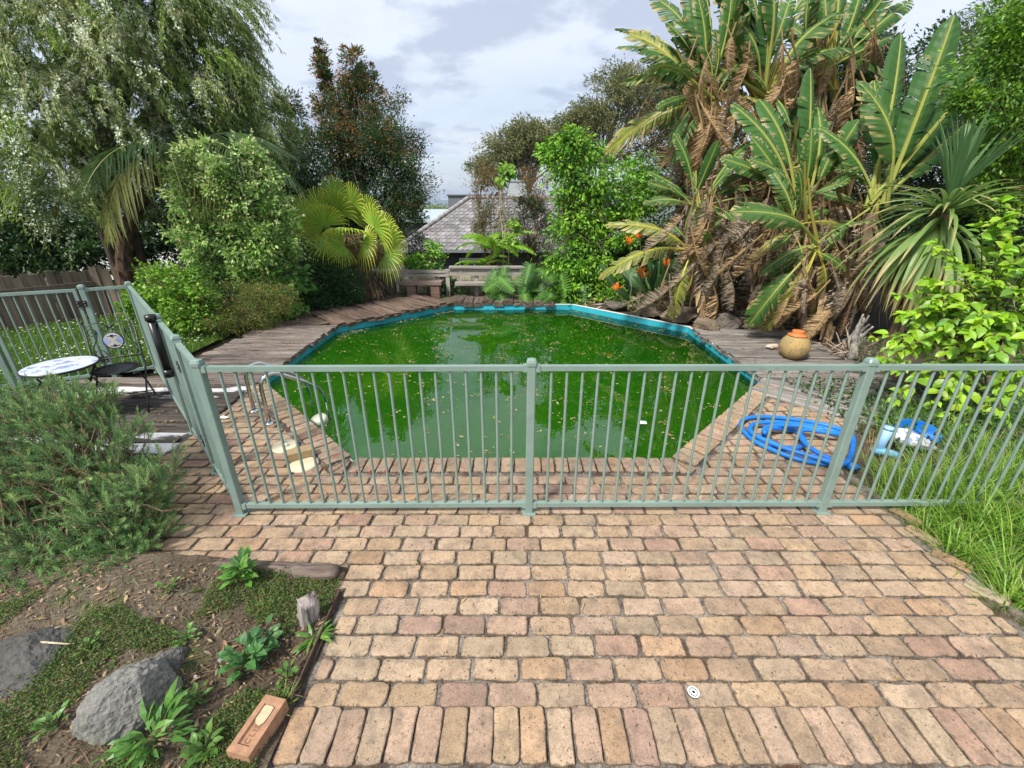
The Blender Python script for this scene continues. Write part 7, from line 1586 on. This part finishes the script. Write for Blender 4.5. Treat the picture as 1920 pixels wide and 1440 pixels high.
n = 1300; x_,y_ = bed_pts(n); m = MB(); s_ = rng.uniform(.002,.008,n); m.scatter(np.array(ico),np.array(icf),np.c_[x_,y_,bed_h(x_,y_)+.010],frames(rdirs(n),rdirs(n)),np.c_[s_,s_,s_*.7],jitter(pick([(.25,.23,.2),(.16,.14,.12),(.45,.43,.4)],n,[4,4,1]),n)); tag(m.build('pebbles',mat('pebble',attr='Col',rough=.85)),'small pebbles and crumbs of soil in the bed','pebbles',kind='stuff')
# pale dead stems under the rosemary
for k, (a_, b_) in enumerate([((0,1215),(125,1170)),((0,1225),(60,1195)),((45,1205),(140,1207))]):
    m = MB(); p0 = G(*a_,.16); p1 = G(*b_,.14); m.tube(wobble(p0,p1,7,.12),np.linspace(.007,.003,7),6,(.46,.39,.27)); tag(m.build('dead_stem',BARK,None,True),['long pale dead stem bending under the rosemary','short pale dead stem at the left edge under the rosemary','pale dead stem lying across the dark mossy rock'][k],'dead stem')
# joint litter and moss on the paving, leaves on the paving
n = 6500; y_ = rng.choice(np.arange(1,14),n)*.125+1.277+rng.normal(0,.010,n); x_ = rng.uniform(-3.2,2.85,n); k_ = (x_ > -1) | (y_ > 2.0); k_ &= (y_ < 3.15) & (fbm(x_*1.7,y_*1.7,61,3) > -.05); x_,y_ = x_[k_],y_[k_]; n = len(x_); m = MB()
leaves_at(m,np.c_[x_,y_,rng.uniform(-.010,.003,n)],nrm(rdirs(n)*(1,1,.2)),rng.uniform(.005,.022,n),.35,jitter(pick([(.13,.08,.04),(.20,.13,.06),(.09,.065,.04),(.05,.06,.02)],n),n,.25),LF_DIAMOND,1.5)
tag(m.build('joint_litter',DRY),'brown needles and moss caught in the paving joints','leaf litter',kind='stuff')
n = 170; x_ = rng.uniform(-3.2,2.8,n); y_ = rng.uniform(1.1,4.6,n); k_ = (oct_dist(x_,y_) > .05) & ((x_ > -1)|(y_ > 2.1)) & ((y_<3.2)|(x_<0)|(x_>1.7)); x_,y_ = x_[k_],y_[k_]; n = len(x_); m = MB()
leaves_at(m,np.c_[x_,y_,np.full(n,.010)],nrm(rdirs(n)*(1,1,.05)),rng.uniform(.03,.06,n),.18,jitter(pick([(.36,.26,.14),(.28,.17,.08),(.42,.33,.19)],n),n,.2),LF_NARROW,4.0); tag(m.build('fallen_leaves',DRY),'thin dry leaves scattered over the paving','leaf litter',kind='stuff')
# leaf litter on the decks
n = 1500; x_ = np.concatenate([rng.uniform(-5,-3.5,n),rng.uniform(-4.6,1,n),rng.uniform(3.5,5.2,n//3)]); y_ = np.concatenate([rng.uniform(3.4,9,n),rng.uniform(8.2,11,n),rng.uniform(5,7.6,n//3)]); od_ = oct_dist(x_,y_); k_ = (od_ > .05)&(od_ < 1.25); x_,y_ = x_[k_],y_[k_]; n = len(x_); m = MB()
leaves_at(m,np.c_[x_,y_,np.full(n,.034)],nrm(rdirs(n)*(1,1,.1)),rng.uniform(.015,.05,n),.35,jitter(pick([(.20,.12,.06),(.30,.22,.12),(.13,.08,.045)],n),n,.25),LF_NARROW,3.0); tag(m.build('deck_litter',DRY),'brown leaf litter lying on the sleeper decks','leaf litter',kind='stuff')
# litter under the strelitzias and on the right bank
n = 3600; x_ = rng.uniform(1.6,7.2,n); y_ = rng.uniform(6.2,11.5,n); od_ = oct_dist(x_,y_); k_ = (od_ > .25)&((x_>5.2)|(y_>7.9)); x_,y_ = x_[k_],y_[k_]; n = len(x_); m = MB()
leaves_at(m,np.c_[x_,y_,hgt(x_,y_)+rng.uniform(.01,.10,n)],nrm(rdirs(n)*(1,1,.35)),rng.uniform(.08,.4,n),.13,jitter(pick([(.26,.17,.09),(.34,.25,.15),(.17,.11,.065),(.3,.27,.23)],n),n,.25),LF_NARROW,1.0); tag(m.build('frond_litter',DRY),'dry strips of fallen fronds below the strelitzias','leaf litter',kind='stuff')
# floating leaves on the water, some drifted against the far edges
n = 1100; x_ = rng.uniform(-3.4,3.4,n); y_ = rng.uniform(3.5,10,n); k_ = (oct_dist(x_,y_) < -.06)&(fbm(x_*.7,y_*.7,71,2)+.25*(x_>0)+.2*(y_>6) > -.22); x_,y_ = x_[k_],y_[k_]
cx_ = rng.choice(len(x_),90); ex = np.repeat(x_[cx_],9)+rng.normal(0,.05,810); ey = np.repeat(y_[cx_],9)+rng.normal(0,.05,810); kk_ = oct_dist(ex,ey) < -.05; tt = rng.random(420); aa_ = np.where((tt < .5)[:,None], OCT[3][None]*(1-2*tt[:,None])+OCT[4][None]*2*tt[:,None], OCT[6][None]*(2-2*tt[:,None])+OCT[5][None]*(2*tt[:,None]-1)); aa_ = aa_ + (np.array((0,6.75))-aa_)*np.abs(rng.normal(.03,.025,(420,1))); kd_ = (oct_dist(aa_[:,0],aa_[:,1]) < -.04)&(fbm(aa_[:,0]*1.5,aa_[:,1]*1.5,91,2) > -.1); x_ = np.concatenate([x_,ex[kk_],aa_[kd_,0]]); y_ = np.concatenate([y_,ey[kk_],aa_[kd_,1]]); n = len(x_); m = MB()
leaves_at(m,np.c_[x_,y_,np.full(n,WL+.003)],nrm(rdirs(n)*(1,1,0)),rng.uniform(.018,.06,n),.42,jitter(pick([(.30,.28,.11),(.36,.28,.13),(.20,.22,.07),(.42,.38,.2),(.26,.15,.06)],n),n,.2),LF_NARROW,30.0); tag(m.build('floating_leaves',DRY),'yellowed leaves floating on the green water','floating leaves',kind='stuff')
o = MB(); o.add([(-.05,-.03,0),(.05,-.04,.003),(.06,.03,0),(-.03,.045,.004)],[(0,1,2,3)]); po_ = o.build('paper_scrap',WHITE); po_.location = (*G(1203,793,WL)[:2],WL+.006); tag(po_,'white scrap of paper floating on the pool','paper')
o = MB(); o.add([(-.06,-.02,0),(.05,-.03,.004),(.07,.01,0),(-.02,.04,.006)],[(0,1,2,3)]); po_ = o.build('paper_scrap',WHITE); po_.location = G(418,785)+(0,0,.014); tag(po_,'white scrap of plastic on the bricks beside the corner post','paper')
